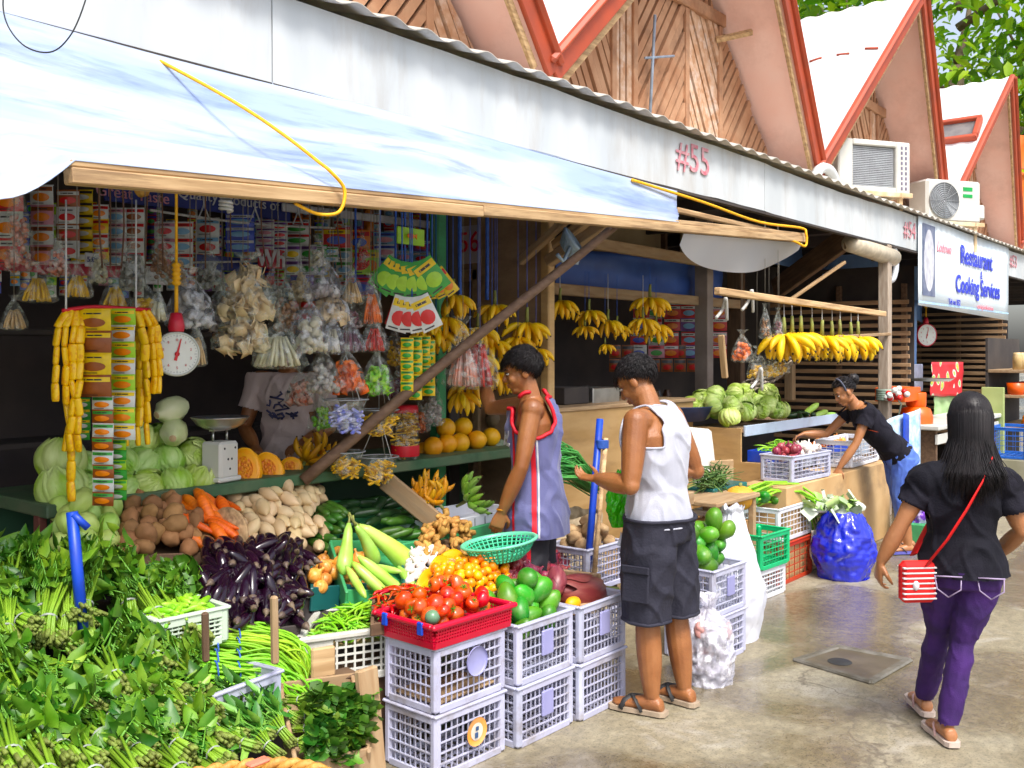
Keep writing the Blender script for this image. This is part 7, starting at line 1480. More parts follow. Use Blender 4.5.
# ================================================================== further stalls on the right
def lpg(px, py, y):
    p = W(px, py, y=y); t = thing('gas_tank', 'orange gas tank with a valve collar at the second post', 'gas tank', (p.x, y, .45)); m = mat('orange_tank', (.80, .16, .012), .35, (.70, .13, .01), 5, .04)
    MB().lathe([(0, 0), (.13, 0), (.16, .04), (.165, .10), (.165, .50), (.14, .58), (.05, .62), (0, .62)], 26).build('body', m, t); b = MB(); b.lathe([(.09, .60), (.10, .62), (.10, .74), (.095, .75), (.09, .74)], 20); b.build('collar', m, t); MB().lathe([(0, .61), (.03, .61), (.03, .70), (0, .70)], 12).build('valve', m_steel, t)
    MB().box((0, -.166, .2), (.09, .004, .09), bev=.001, rot=rotm(0, 45)).build('hazard_label', m_swh, t); s = thing('tank_crate', 'low dark crate carrying the orange gas tank', 'crate', (p.x, y, 0)); MB().box((0, 0, .22), (.4, .4, .44), bev=.01).build('body', m_woodd, s)
lpg(916, 430, 3.1)
slab('orange_box', W(898, 394, y=3.2), (.5, .3, .14), mat('orange_tank', ()) if 0 else MATS['orange_tank'], 'flat orange box beside the squared grey post', 'box')
b = MB(); q = random.Random(1); c0 = W(895, 398, y=3.1)
for k in range(24): M = Matrix.Translation(c0 + V((q.gauss(0, .12), q.gauss(0, .06), q.uniform(0, .1)))); b.ell((0, 0, 0), (.04, .03, .03), 8, 6, k % 2, M)
tag(b.build('small_packets', [P_['r'], P_['w']]), 'jumble of red and white packets on the flat orange box', 'packets', kind='stuff')
o = MB().sheet(lambda u, v: W(885 + 30 * u, 424 - 16 * u + (46 + 18 * u) * v, y=2.95) + V((0, .05 * math.sin(u * 5), 0)), 14, 12, 0, .006).build('striped_cloth', [mat('cloth_white', (.62, .68, .74), .7, (.30, .48, .66), 18, .05)]); tag(o, 'pale patterned cloth bag edge hanging behind the bending girl', 'cloth')
o = MB().sheet(lambda u, v: W(903 + 10 * u, 413 + 3 * u + (56 - 4 * u) * v, y=2.93), 5, 8, 0, .006).build('blue_band_cloth', m_blue); tag(o, 'broad blue band of cloth left of the orange gas tank', 'cloth')
tb2 = thing('white_table', 'white table between the orange gas tank and the woman', 'table', W(945, 420, y=3.1)); w_ = W(985, 420, y=3.1).x - W(922, 420, y=3.1).x; MB().box((0, 0, 0), (w_, .6, .05), bev=.01).build('table_top', m_acw, tb2); MB().box((0, -.26, -.12), (w_ - .1, .03, .10), bev=.004).build('apron', m_acw, tb2)
for sx in (-1, 1): MB().box((sx * (w_ / 2 - .1), 0, -.42), (.05, .5, .78), bev=.004).build('leg', m_woodd, tb2)
mf = bpy.data.materials.new('floral_cloth'); mf.use_nodes = True; n = mf.node_tree.nodes; l = mf.node_tree.links; tc = n.new('ShaderNodeTexCoord'); vo = n.new('ShaderNodeTexVoronoi'); vo.inputs['Scale'].default_value = 5; rp = n.new('ShaderNodeValToRGB'); rp.color_ramp.interpolation = 'CONSTANT'
rp.color_ramp.elements.new(.24); rp.color_ramp.elements.new(.3)
for e, (a, c) in zip(rp.color_ramp.elements, ((0, (.75, .5, .05, 1)), (.18, (.3, .5, .1, 1)), (.3, (.75, .6, .55, 1)), (.36, (.62, .02, .03, 1)))): e.position = a; e.color = c
l.new(tc.outputs['Object'], vo.inputs['Vector']); l.new(vo.outputs['Distance'], rp.inputs[0]); l.new(rp.outputs[0], n['Principled BSDF'].inputs['Base Color'])
o = hang('floral_cloth', [W(931, 362, y=3.3), W(964, 362, y=3.3), W(962, 396, y=3.3), W(931, 396, y=3.3)], mf, 'red floral cloth hanging above the white table', 'cloth', .03)
hang('green_cloth', [W(934, 396, y=3.35), W(958, 396, y=3.35), W(957, 416, y=3.35), W(934, 416, y=3.35)], mat('faded_green_cloth', (.28, .40, .20), .8, (.36, .48, .28), 5), 'faded green cloth below the red floral one', 'cloth', .02)
b = MB().lathe([(0, 0), (.2, 0), (.24, .03), (.25, .03)], 24); o = b.build('steel_tray', m_steel); o.location = W(931, 381, y=3.2); tag(o, 'round steel tray held out before the red floral cloth', 'tray')
slab('grey_box', W(913, 378, y=3.5), (.6, .05, .32), mat('grey_box_paint', (.36, .38, .48), .6), 'grey panel behind the steel tray', 'panel')
slab('yellow_green_board', W(993, 420, y=2.9), (.06, .25, .8), mat('yellow_green_cloth', (.36, .42, .2), .7, (.3, .36, .16), 5), 'upright yellowish green sheet just beyond the woman\'s hair', 'sheet')
fs = thing('far_stand', 'far stall stand with jars and blue crates at the right edge', 'stand', W(1016, 395, y=2.9)); 
for z in (.0, .32, -.42): MB().box((.4, 0, z), (1.8, .5, .04), bev=.005).build('board', m_wood, fs)
MB().box((.4, .24, -.2), (1.8, .03, 1.9)).build('back', m_dark, fs)
base = fs.location.copy(); q = random.Random(8)
for k in range(8): o = MB().lathe([(0, 0), (.055, 0), (.058, .16), (.05, .19), (.05, .22), (0, .22)], 14).build('jar', mat('cream_jar', (.62, .48, .28), .4, (.5, .36, .18), 8)); o.location = base + V((-.4 + .2 * k, -.1, .34)); tag(o, 'cream jar on the top board of the far stand', 'jar', 'cream jars on the far stand')
for k in range(6): o = MB().lathe([(0, 0), (.09, 0), (.11, .15), (.105, .15)], 16).build('tub', m_red if k % 2 else MATS['orange_tank']); o.location = base + V((-.4 + .27 * k, -.08, .022)); tag(o, 'orange red tub on the middle board of the far stand', 'tub', 'orange tubs on the far stand')
for k in range(26):
    cc = [m_org, m_greenl, m_ban, mat('teal_plastic', ())  if 0 else MATS['teal_plastic']][k % 4]; o = ball(.07, .8, .1, k).build('fruit', cc); o.location = base + V((-.5 + q.uniform(0, 1.6), -.25 + q.uniform(-.1, .1), -.36 + q.uniform(0, .12))); tag(o, 'mixed coloured fruit on the low board of the far stand', 'fruit', 'mixed fruits on the far stand')
p = W(1016, 452, y=2.6); crate((p.x, 2.62, p.z - .05), .7, .4, .36, mat('blue_crate_plastic', (.04, .14, .52), .4), 'blue crate at the far right edge below the fruits', None, 0, None, 8, 'bl'); slab('crate_block', (p.x, 2.62, (p.z - .06) / 2), (.75, .4, p.z - .06), mat('mossy_block', (.26, .25, .18), .85, (.34, .32, .25), 4), 'mossy block carrying the blue crate at the far right', 'block')
o = sackmesh(.36, .13, .12, 15, lambda v: .7 + .4 * math.sin(v * 2.6), .1).build('purple_bag', mat('purple_print', (.16, .05, .42), .35, (.55, .48, .70), 22, .1, lo=.5, hi=.6)); p = W(919, 540, z=0); o.location = (p.x, p.y, .16); tag(o, 'purple patterned bag seen past the woman\'s left arm', 'bag')
o = MB().box((0, 0, .08), (.3, .25, .16), bev=.01).build('small_stool', m_greenl); o.location = (p.x, p.y, 0); tag(o, 'small green stool under the purple patterned bag', 'stool')
# ================================================================== people
m_skin = mat('brown_skin', (.33, .155, .078), .40, (.25, .105, .048), 7, .2, sub=.08, bscale=130, dirt_or_sheen=((.17, .062, .03), .55, 5))
m_skin2 = mat('light_brown_skin', (.40, .20, .11), .40, (.32, .15, .078), 7, .2, sub=.08, bscale=130, dirt_or_sheen=((.24, .10, .055), .5, 5))
m_hair = mat('black_hair', (.006, .005, .006), .48, (.013, .010, .011), 30, 0, spec=.4)
m_eyew = mat('eye_white', (.62, .58, .54), .3); m_iris = mat('dark_iris', (.012, .008, .006), .15); m_lip = mat('lips', (.34, .11, .085), .4); m_brow = mat('brow', (.012, .01, .01), .7)
def ringat(c, la, fa, w, d, n=24): return [V(c) + V(la) * (w * math.cos(a)) + V(fa) * (d * math.sin(a) * (1.0 if math.sin(a) > 0 else 1.0)) for a in [2 * math.pi * k / n for k in range(n)]]
def torso(mb, J, e=0, s=1, lo=None, hem=None, flare=0):
    pe, ch, nk = V(J['pelvis']), V(J['chest']), V(J['neck']); lh = (V(J['hipL']) - V(J['hipR'])).normalized(); ls = (V(J['shL']) - V(J['shR'])).normalized(); rings = []
    W_ = J.get('tw', (.150, .168, .132, .152, .172, .150, .060)); D_ = J.get('td', (.095, .118, .096, .108, .115, .082, .058))
    up0 = (ch - pe).normalized(); tp = pe - up0 * .10; pts = [tp, pe + up0 * .0, pe + (ch - pe) * .45, ch - (ch - pe) * .12, ch + (nk - ch) * .35, ch + (nk - ch) * .80, nk + (nk - ch).normalized() * .012]
    if hem: pts = [pe - up0 * hem] + pts; W_ = (W_[1] + flare, W_[1] + flare * .7) + tuple(W_[1:]); D_ = (D_[1] + flare, D_[1] + flare * .7) + tuple(D_[1:])
    N = len(pts)
    for i, p in enumerate(pts):
        t = i / (N - 1); la = (lh * (1 - t) + ls * t).normalized(); d = (pts[min(i + 1, N - 1)] - pts[max(i - 1, 0)]).normalized(); la = (la - d * la.dot(d)).normalized(); fa = d.cross(la) * -1
        rings.append(ringat(p, la, fa, W_[i] * s + e, D_[i] * s + e))
    mb.loft(rings)
    for sd in 'LR': sh = V(J['sh' + sd]); c = ch + (nk - ch) * .55; mb.tube([c + (sh - c) * .35 + V((0, 0, .01)), sh + (sh - c).normalized() * .005], [.066 * s + e, .056 * s + e], 14); mb.ell(sh, (.056 * s + e,) * 3, 14, 10)
def limb(mb, pts, rad, n=14):
    out = []; rr = []
    for i in range(len(pts) - 1):
        a, b_ = V(pts[i]), V(pts[i + 1]); r0, rm, r1 = rad[i]
        for k in range(6):
            t = k / 6; q = r0 * (1 - t) + r1 * t + (rm - (r0 + r1) / 2) * math.sin(math.pi * t); out.append(a + (b_ - a) * t); rr.append(q)
    out.append(V(pts[-1])); rr.append(rad[-1][2]); mb.tube(out, rr, n)
    for i, p in enumerate(pts[1:-1]): mb.ell(p, (rad[i][2] * 1.01,) * 3, 12, 8)
def hand(mb, wr, d, nrm, side, curl=.4, s=1, spread=.02):
    wr = V(wr); d = V(d).normalized(); nrm = V(nrm); nrm = (nrm - d * nrm.dot(d)).normalized(); lat = d.cross(nrm) * side    # lat points to the thumb side
    rg = []
    for t, w, th in ((-.012, .023, .019), (.02, .030, .018), (.05, .038, .016), (.082, .039, .013), (.09, .034, .010)): rg.append(ringat(wr + d * t * s, lat, nrm, w * s, th * s, 14))
    mb.loft(rg)
    for k, (o, L) in enumerate(((.030, .068), (.0105, .078), (-.0095, .072), (-.029, .056))):
        p = wr + d * (.080 - abs(o) * .12) * s + lat * o * s; P = [p - d * .02 * s, p]; a = curl * (.55 + .12 * k); dd = d + lat * (o * spread * 14)
        for f in (.45, .32, .25): v = dd * math.cos(a) + nrm * math.sin(a); p = p + v.normalized() * (L * f * s); P.append(p); a += curl * .85
        mb.tube(P, [.0085 * s, .0088 * s, .0082 * s, .0074 * s, .0052 * s], 8); mb.ell(P[-1], (.0056 * s,) * 3, 8, 6)
    p = wr + d * .022 * s + lat * .024 * s + nrm * .006 * s; P = [p]
    for v, L in ((d * .62 + lat * .72 + nrm * .25, .040), (d * .85 + lat * .25 + nrm * (.3 + curl * .5), .030), (d * .9 - lat * .05 + nrm * (.35 + curl * .6), .022)): p = p + v.normalized() * (L * s); P.append(p)
    mb.tube(P, [.014 * s, .0115 * s, .0095 * s, .006 * s], 9); mb.ell(P[-1], (.0064 * s,) * 3, 8, 6)
def foot(mb, an, d, s=1):
    an = V(an); d = V(d); up = V((0, 0, 1)); lat = up.cross(d).normalized(); z0 = an.z - .055 * s; rg = []
    for t, w, h in ((-.055, .018, .02), (-.045, .030, .045), (0, .034, .060), (.05, .036, .048), (.10, .043, .034), (.14, .045, .024), (.165, .040, .020), (.185, .022, .014)): c = an + d * t * s; rg.append(ringat(V((c.x, c.y, c.z - .055 * s + h * s * .5 + (d.z * t * s * 0))), lat, up, w * s, h * s * .56 + .004, 14))
    mb.loft(rg)
    for k in range(5): c = an + d * (.185 - abs(k - 1) * .010) * s + lat * ((k - 2) * .0165) * s; mb.ell(V((c.x, c.y, c.z - .046 * s)), (.014 * s, .009 * s, .009 * s), 8, 6)
def headp(mb, Hm, s=1, fem=0):
    def E(c, r, n=14, m=10): mb.ell((0, 0, 0), tuple(x * s for x in r), n, m, M=Hm @ Matrix.Translation(V(c) * s))
    E((-.014, 0, .034), (.094, .074, .080), 20, 14); E((.020, 0, -.022), (.068, .061, .080), 18, 12); E((.046, 0, -.084), (.034, .036 - .004 * fem, .026)); E((.008, 0, -.068), (.058, .053, .034))
    E((.066, 0, .028), (.022, .048, .018)); E((.058, .034, -.026), (.026, .022, .026)); E((.058, -.034, -.026), (.026, .022, .026))
    mb.tube([Hm @ (V(p) * s) for p in ((.078, 0, .020), (.088, 0, -.002), (.101, 0, -.024), (.094, 0, -.034))], [.008 * s, .009 * s, .013 * s, .009 * s], 10)
    for q in (-1, 1): E((.088, .012 * q, -.029), (.011, .009, .008), 8, 6); E((-.004, .074 * q, -.012), (.020, .009, .031), 12, 8)
    E((.080, 0, -.052), (.012, .022, .007)); E((.078, 0, -.064), (.012, .019, .008))
def headframe(J): f = V(J['hf']).normalized(); u = V(J.get('hu', (0, 0, 1))); l = u.cross(f).normalized(); u = f.cross(l); return axes(f, l, u, J['head'])
def face(par, Hm, s=1):
    for q in (-1, 1):
        T = Hm @ Matrix.Translation(V((.078, .031 * q, .004)) * s); MB().ell((0, 0, 0), (.0085 * s, .0135 * s, .0062 * s), 12, 8, M=T).build('eye', m_eyew, par); MB().ell((.0045 * s, 0, 0), (.0052 * s, .006 * s, .006 * s), 10, 8, M=T).build('iris', m_iris, par)
        b = MB(); b.tube([Hm @ (V(p) * s) for p in ((.086, .014 * q, .024), (.084, .030 * q, .030), (.071, .048 * q, .025))], [.003 * s, .0042 * s, .002 * s], 6); b.tube([Hm @ (V(p) * s) for p in ((.085, .018 * q, .010), (.086, .031 * q, .0125), (.077, .045 * q, .008))], [.0016 * s, .0022 * s, .0014 * s], 6); b.build('eyebrow', m_brow, par)
    b = MB(); b.ell((0, 0, 0), (.0045 * s, .020 * s, .0048 * s), 10, 6, M=Hm @ Matrix.Translation(V((.0905, 0, -.0525)) * s)); b.ell((0, 0, 0), (.005 * s, .017 * s, .0058 * s), 10, 6, M=Hm @ Matrix.Translation(V((.088, 0, -.063)) * s)); b.build('lips', m_lip, par)
def hairmask(u):
    fr = u.x / max(1e-6, math.hypot(u.x, u.y)); zmin = (.48 if fr > .55 else .48 - (.55 - fr) / .55 * .62) if fr > 0 else (-.14 - .62 * (-fr))
    return u.z > zmin
def hair_cap(mb, Hm, s, k=1.04, mask=hairmask):
    t = MB(); t.ell((0, 0, 0), (1, 1, 1), 36, 24)
    keep = [f for f in t.f if mask(sum((t.v[i] for i in f), V()) / len(f))]
    mb.add([V((-.014 + v.x * .094 * k, v.y * .076 * k, .034 + v.z * .082 * k)) * s for v in t.v], keep, 0, True, Hm)
def hair_short(par, Hm, s=1, n=1500, L=.035, seed=1, fringe=.05, sweep=.4, lift=.010):
    q = random.Random(seed); mb = MB(); hair_cap(mb, Hm, s); c = V((-.014, 0, .034)); r = V((.097, .079, .085)); k = 0
    while k < n:
        u = V((q.gauss(0, 1), q.gauss(0, 1), q.gauss(0, 1))).normalized()
        if not hairmask(u): continue
        k += 1; p = c + V((u.x * r.x, u.y * r.y, u.z * r.z)); fl = V((sweep + .5 * u.z, u.y * .6, -.75 + .5 * u.z)) + V((q.gauss(0, .22), q.gauss(0, .22), q.gauss(0, .15))); fl = (fl - u * fl.dot(u)).normalized(); l = (L + (fringe - L) * max(0, u.x) ** 2) * q.uniform(.6, 1.2)
        P = [Hm @ (x * s) for x in (p, p + fl * l * .45 + u * lift * q.uniform(.5, 1.3), p + fl * l + u * lift * q.uniform(-.2, 1.0))]; mb.tube(P, [.0017, .0014, .0003], 3)
    return mb.build('hair', m_hair, par)
def loops(o):
    bm = bmesh.new(); bm.from_mesh(o.data); E = [e for e in bm.edges if e.is_boundary]; nb = {}
    for e in E:
        for a, b_ in ((e.verts[0], e.verts[1]), (e.verts[1], e.verts[0])): nb.setdefault(a.index, []).append(b_.index)
    co = {v.index: v.co.copy() for v in bm.verts}; bm.free(); seen = set(); out = []
    for st_ in nb:
        if st_ in seen: continue
        lp = [st_]; seen.add(st_)
        while True:
            nx = [i for i in nb[lp[-1]] if i not in seen]
            if not nx: break
            lp.append(nx[0]); seen.add(nx[0])
        P = [co[i] for i in lp]
        if len(P) < 20: continue
        for _ in range(8): P = [(P[i - 1] + P[i] * 2 + P[(i + 1) % len(P)]) / 4 for i in range(len(P))]
        out.append(P[::2] + [P[0]])
    return out
def trim(o, m, r, par, name='trim', pick=None):
    mb = MB()
    for P in loops(o):
        if pick is None or pick(sum(P, V()) / len(P)): MB().tube(P, r, 6).build(name, m, par)
def wr(amp, fx, seed=0, az=2.2): return lambda p: amp * (max(0, .9 - 3.2 * abs(nz((p.x * fx + p.z * 1.2, p.y * fx + p.z * 1.5, p.z * fx * az * .3 + seed)))) + .7 * max(0, .8 - 3.4 * abs(nz((p.x * fx * 1.6 + 4, p.y * fx * 1.6 - p.z * 4, p.z * fx * .9 + seed)))))
def person(J, pos, head_ang, label, skin, s=1, fem=0, hands=(.4, .4), arm=1.0, leg=1.0):
    mb = MB(); torso(mb, J, 0, 1); Hm = headframe(J); hs = J.get('hs', 1.0); headp(mb, Hm, hs, fem)
    nk = V(J['neck']); hc = Hm @ (V((-.008, 0, -.012)) * hs); mb.tube([nk - V((0, 0, .03)), nk + (hc - nk) * .5, hc], [.062 * s, .052 * s - .006 * fem, .050 * s - .006 * fem], 14)
    for sd, k in (('L', 1), ('R', -1)):
        limb(mb, [J['sh' + sd], J['el' + sd], J['wr' + sd]], [(.050 * arm, .047 * arm, .036 * arm), (.036 * arm, .040 * arm, .0235 * arm)])
        hand(mb, J['wr' + sd], J['hd' + sd], J['hn' + sd], k, hands[0 if sd == 'L' else 1], J.get('hsz', .95))
        limb(mb, [J['hip' + sd], J['kn' + sd], J['an' + sd]], [(.088 * leg, .078 * leg, .052 * leg), (.052 * leg, .058 * leg, .034 * leg)]); foot(mb, J['an' + sd], J['fd' + sd], J.get('fs', 1.0))
    o = remesh(mb, 'person', skin, .0048, 3); o.matrix_world = Matrix.Translation(pos) @ rotm(0, 0, math.degrees(head_ang)); tag(o, label, 'person'); face(o, Hm, hs); return o, Hm
def ang(v): return math.atan2(v.y, v.x)
def sandal(par, an, d, s, m, strap, cross=True):
    an, d = V(an), V(d); up = V((0, 0, 1)); lat = up.cross(d).normalized(); z = an.z - .060 * s; T = axes(d, lat, up, V((an.x, an.y, z))); b = MB(); pf = [(-.07, .022), (-.05, .036), (0, .038), (.07, .043), (.13, .050), (.18, .046), (.205, .026)]
    poly = [(x * s, w * s) for x, w in pf] + [(x * s, -w * s) for x, w in reversed(pf)]; n = len(poly); b.add([(x, y, -.012) for x, y in poly] + [(x, y, .008) for x, y in poly], [tuple(range(n - 1, -1, -1)), tuple(range(n, 2 * n))] + [(i, (i + 1) % n, (i + 1) % n + n, i + n) for i in range(n)], 0, False, T); o = b.build('sandal', m, par); c = MB()
    for q in (-1, 1):
        P = [(.03, .042 * q, .0), (.06, .034 * q, .045), (.09, .0, .052), (.115, -.032 * q, .036), (.13, -.050 * q, .0)] if cross else [(.03, .042 * q, 0), (.07, .034 * q, .042), (.11, .012 * q, .036), (.15, .004 * q, .008)]
        c.tube([V(p) * s for p in P], .013 * s if cross else .006 * s, 8, flat=.35 if cross else .8, M=T)
    c.build('strap', strap, o)
L_ = -RT
# ---- man in the white vest
d = (L_ * math.cos(R(34)) + FW * math.sin(R(34)))
J = dict(pelvis=(0, 0, .87), chest=(.015, 0, 1.17), neck=(.045, 0, 1.36), head=(.115, .0, 1.485), hf=(.80, .10, -.60), hu=(.6, 0, .8), shL=(.03, .185, 1.315), shR=(.025, -.185, 1.315), elL=(.015, .262, 1.04), wrL=(.225, .175, 1.045), hdL=(.95, -.12, .02), hnL=(0, .1, 1), elR=(-.06, -.27, 1.055), wrR=(.16, -.16, 1.07), hdR=(.85, .4, -.05), hnR=(-.2, .75, -.6), hipL=(0, .088, .86), hipR=(0, -.088, .86), knL=(.02, .095, .46), knR=(-.03, -.095, .46), anL=(-.005, .095, .080), anR=(-.075, -.10, .080), fdL=(1, .05, 0), fdR=(.98, -.2, 0), tw=(.158, .172, .146, .172, .190, .162, .064), td=(.10, .122, .106, .122, .128, .092, .06))
p = W(660, 708, z=0); man, Hm = person(J, p, ang(d), 'man in a white sleeveless vest and dark shorts looking down at his hand', m_skin, hands=(.55, 1.15), arm=1.12, leg=.98)
t = MB(); torso(t, J, .013, 1, hem=.10, flare=.004)
def cutv(c):
    for sd in 'LR':
        sh = V(J['sh' + sd]); q = c - sh
        if math.hypot(q.x, q.z) * 1.0 < .105 and abs(q.y) < .085 and (q.z > -.10) and abs(c.y) > .085: return True
        if abs(c.y) > .128 and c.z > 1.20: return True
    return c.z > 1.352 - 1.6 * (abs(c.y) - .085) ** 2 + (.03 if c.x < 0 else -.05) if abs(c.y) < .085 else (c.z > 1.40 or c.z < .80) or False
def cutvest(c): return c.z < .845 or cutv(c)
m_vest = mat('white_ribbed_cotton', (.50, .51, .58), .85, (.42, .43, .50), 8, .25, bscale=220, sheen=.2)
vest = remesh(t, 'vest', m_vest, .0065, 3, cutvest, wr(.013, 6.5, 3), man); trim(vest, m_vest, .005, man, 'vest_hem')
t = MB(); torso(t, dict(J, chest=(.01, 0, 1.06), neck=(.02, 0, 1.2)), .026, 1)
for sd in 'LR': h, k = V(J['hip' + sd]), V(J['kn' + sd]); t.tube([h + V((0, 0, .02)), h + (k - h) * .4, k + V((.0, 0, .04)), k - V((0, 0, .06))], [.108, .112, .100, .098], 18)
m_short = mat('slate_cotton', (.010, .010, .020), .8, (.020, .020, .034), 7, .3, bscale=90)
sh_ = remesh(t, 'shorts', m_short, .0075, 2, lambda c: c.z > .875 or c.z < .425, wr(.016, 6, 8, 1.2), man); trim(sh_, m_short, .008, man, 'shorts_hem')
b = MB(); b.box((.02, .205, .60), (.13, .014, .16), bev=.01, rot=rotm(4)); b.box((.02, .211, .665), (.135, .010, .035), bev=.005, rot=rotm(4)); b.build('cargo_pocket', m_short, man); b = MB(); b.sheet(lambda u, v: V((.105 + .05 * (u - .5) + .01 * v, .145 + .012 * math.sin(u * 4 + v * 3), .79 - .06 * v + .02 * u)), 5, 5, th=.004); b.build('pocket_cloth', m_vest, man)
m_sole = mat('tan_sole', (.42, .34, .26), .7); 
for sd in 'LR': sandal(man, J['an' + sd], J['fd' + sd], 1.02, m_sole, m_black)
hair_short(man, Hm, 1, 4200, .034, 4, .07, .55, .006)
gp_ = man.matrix_world @ V((.275, -.125, 1.05)); o = sackmesh(.27, .062, .045, 21, lambda v: .75 + .45 * math.sin(min(1, v * 1.3) * 2.6) if v < .75 else .75 - (v - .75) * 2.4, .10).build('green_bag', mat('lime_film', (.10, .52, .03), .25, (.07, .40, .02), 10, .2, spec=.6)); o.location = gp_ - V((0, 0, .27)); tag(o, 'lime green plastic bag hanging from the hand of the man in white', 'bag')
# ---- young man in the jersey
d = (L_ * math.cos(R(8)) + FW * math.sin(R(8))); p = W(536, 669, z=0)
J = dict(pelvis=(0, 0, .90), chest=(.0, 0, 1.19), neck=(.025, 0, 1.375), head=(.072, .005, 1.523), hf=(.93, .22, -.26), shL=(.0, .165, 1.335), shR=(.04, -.165, 1.345), elL=(.045, .235, 1.06), wrL=(.145, .20, .835), hdL=(.35, -.05, -.93), hnL=(.2, -.9, 0), elR=(.275, -.235, 1.315), wrR=(.34, -.40, 1.45), hdR=(.1, -.2, .95), hnR=(.8, .1, .1), hipL=(0, .085, .88), hipR=(0, -.085, .88), knL=(.03, .09, .47), knR=(.0, -.09, .47), anL=(0, .09, .08), anR=(-.03, -.1, .08), fdL=(1, .1, 0), fdR=(1, -.15, 0), tw=(.138, .152, .122, .138, .155, .138, .056), td=(.09, .105, .088, .098, .104, .076, .054))
boy, Hm = person(J, p, ang(d), 'young man in a lavender and red basketball jersey reaching up among the hanging goods', m_skin, hands=(.5, .9), arm=1.0)
m_jer = mat('jersey_mesh', (.15, .155, .31), .6, (.10, .105, .23), 5, .25, bscale=200, sheen=.2); m_jr = mat('jersey_red', (.55, .03, .05), .6, (.45, .025, .04), 8, .1); m_jw = mat('jersey_white', (.66, .66, .72), .6)
t = MB(); torso(t, J, .030, 1, hem=.24, flare=.028)
def cutj(c):
    if c.z < .70: return True
    for sd in 'LR':
        q = c - V(J['sh' + sd])
        if abs(c.y) > .088 and math.hypot(q.x, q.z + .03) < .115 and abs(q.y) < .09: return True
    if abs(c.y) > .135 and c.z > 1.22: return True
    return (abs(c.y) < .088 and c.z > 1.375 - (.045 if c.x > .02 else -.015)) or c.z > 1.42
jer = remesh(t, 'jersey', m_jer, .0065, 3, cutj, wr(.017, 5.5, 5, 1.0), boy); trim(jer, m_jr, .010, boy, 'red_piping', lambda c: c.z > 1.0)
def stripe(par, tors, pts, w, m, name):
    """cloth band laid on the garment: rays from outside drop onto it"""
    from mathutils.bvhtree import BVHTree
    bm = bmesh.new(); bm.from_mesh(tors.data); tr_ = BVHTree.FromBMesh(bm); L = []
    for a, c in pts:
        row = []
        for j in range(4):
            s_ = V(a) + V((w * (j / 3 - .5), 0, 0)); h = tr_.ray_cast(s_, (V(c) - V(a)).normalized())
            if h[0] is None: row = None; break
            row.append(h[0] + h[1] * .003)
        if row: L.append(row)
    bm.free()
    if len(L) > 2: MB().loft(L, cap=False, closed=False).build(name, m, par)
for x0, x1, m_, w in ((-.02, .0, m_jr, .024), (-.042, -.022, m_jw, .009), (.09, .10, m_jr, .012)): stripe(boy, jer, [((x0 + (x1 - x0) * k / 30, .6, .67 + .58 * k / 30), (x0 + (x1 - x0) * k / 30, 0, .67 + .58 * k / 30)) for k in range(31)], w, m_, 'side_stripe')
T = boy.matrix_world.inverted()
tm = text_mesh('PL', .10, m_jw, .002, bold=.004); child(tm, 'jersey_letters', boy, axes((-.55, -.83, 0), (0, 0, 1), (.83, -.55, 0)) if 0 else Matrix.Translation((.142, .055, 1.18)) @ axes((-.42, .9, 0), (-.1, 0, 1), (.9, .42, .1)))
t = MB(); torso(t, dict(J, chest=(.0, 0, 1.06), neck=(.02, 0, 1.2)), .004, 1)
for sd in 'LR': h, k = V(J['hip' + sd]), V(J['kn' + sd]); t.tube([h, k + V((0, 0, .04)), k - V((0, 0, .08))], [.088, .095, .098], 16)
m_blk = mat('black_cloth', (.018, .018, .024), .8, (.03, .03, .038), 7, .25, bscale=120)
sb = remesh(t, 'shorts', m_blk, .009, 2, lambda c: c.z > .80 or c.z < .42, wr(.010, 6, 2), boy); stripe(boy, sb, [((.02, .6, .45 + .3 * k / 20), (.02, 0, .45 + .3 * k / 20)) for k in range(21)], .03, m_jr, 'short_stripe')
b = MB(); b.tube([V(J['wrL']) + V((.026 * math.cos(a), .026 * math.sin(a), .01)) for a in [i * .524 for i in range(13)]], .004, 6); b.build('bracelet', mat('amber_bead', (.5, .22, .05), .3), boy)
hair_short(boy, Hm, 1, 4600, .048, 9, .065, .8, .007)
for sd in 'LR': sandal(boy, J['an' + sd], J['fd' + sd], 1.0, m_sole, m_black, False)
# ---- girl bending over the crates
d = L_; p = W(901, 552, z=0)
J = dict(pelvis=(.02, 0, .78), chest=(.235, 0, 1.02), neck=(.36, 0, 1.19), head=(.465, .02, 1.295), hf=(.86, .12, -.50), hu=(.5, 0, .86), shL=(.325, .145, 1.14), shR=(.34, -.14, 1.155), elL=(.43, .185, .895), wrL=(.56, .17, .70), hdL=(.35, 0, -.93), hnL=(-.5, -.8, 0), elR=(.545, -.18, .94), wrR=(.745, -.15, .945), hdR=(.9, 0, -.4), hnR=(-.2, .2, -.9), hipL=(.01, .08, .77), hipR=(.01, -.08, .77), knL=(.03, .085, .42), knR=(-.02, -.085, .42), anL=(-.02, .085, .075), anR=(-.10, -.09, .075), fdL=(1, .1, 0), fdR=(1, -.1, 0), tw=(.135, .155, .118, .132, .146, .125, .048), td=(.095, .115, .085, .098, .10, .070, .048), hs=.93, hsz=.85, fs=.9)
girl, Hm = person(J, p, ang(d), 'girl in a black T-shirt and blue jeans bending over the vegetable crates', m_skin2, .88, 1, (.6, .6), .84, .86)
m_tee = mat('black_tee', (.005, .005, .009), .85, (.011, .010, .017), 6, .3, bscale=140, spec=.25); m_jean = mat('blue_denim', (.05, .09, .36), .75, (.11, .19, .52), 9, .3, bscale=200)
t = MB(); torso(t, J, .013, 1, hem=.04)
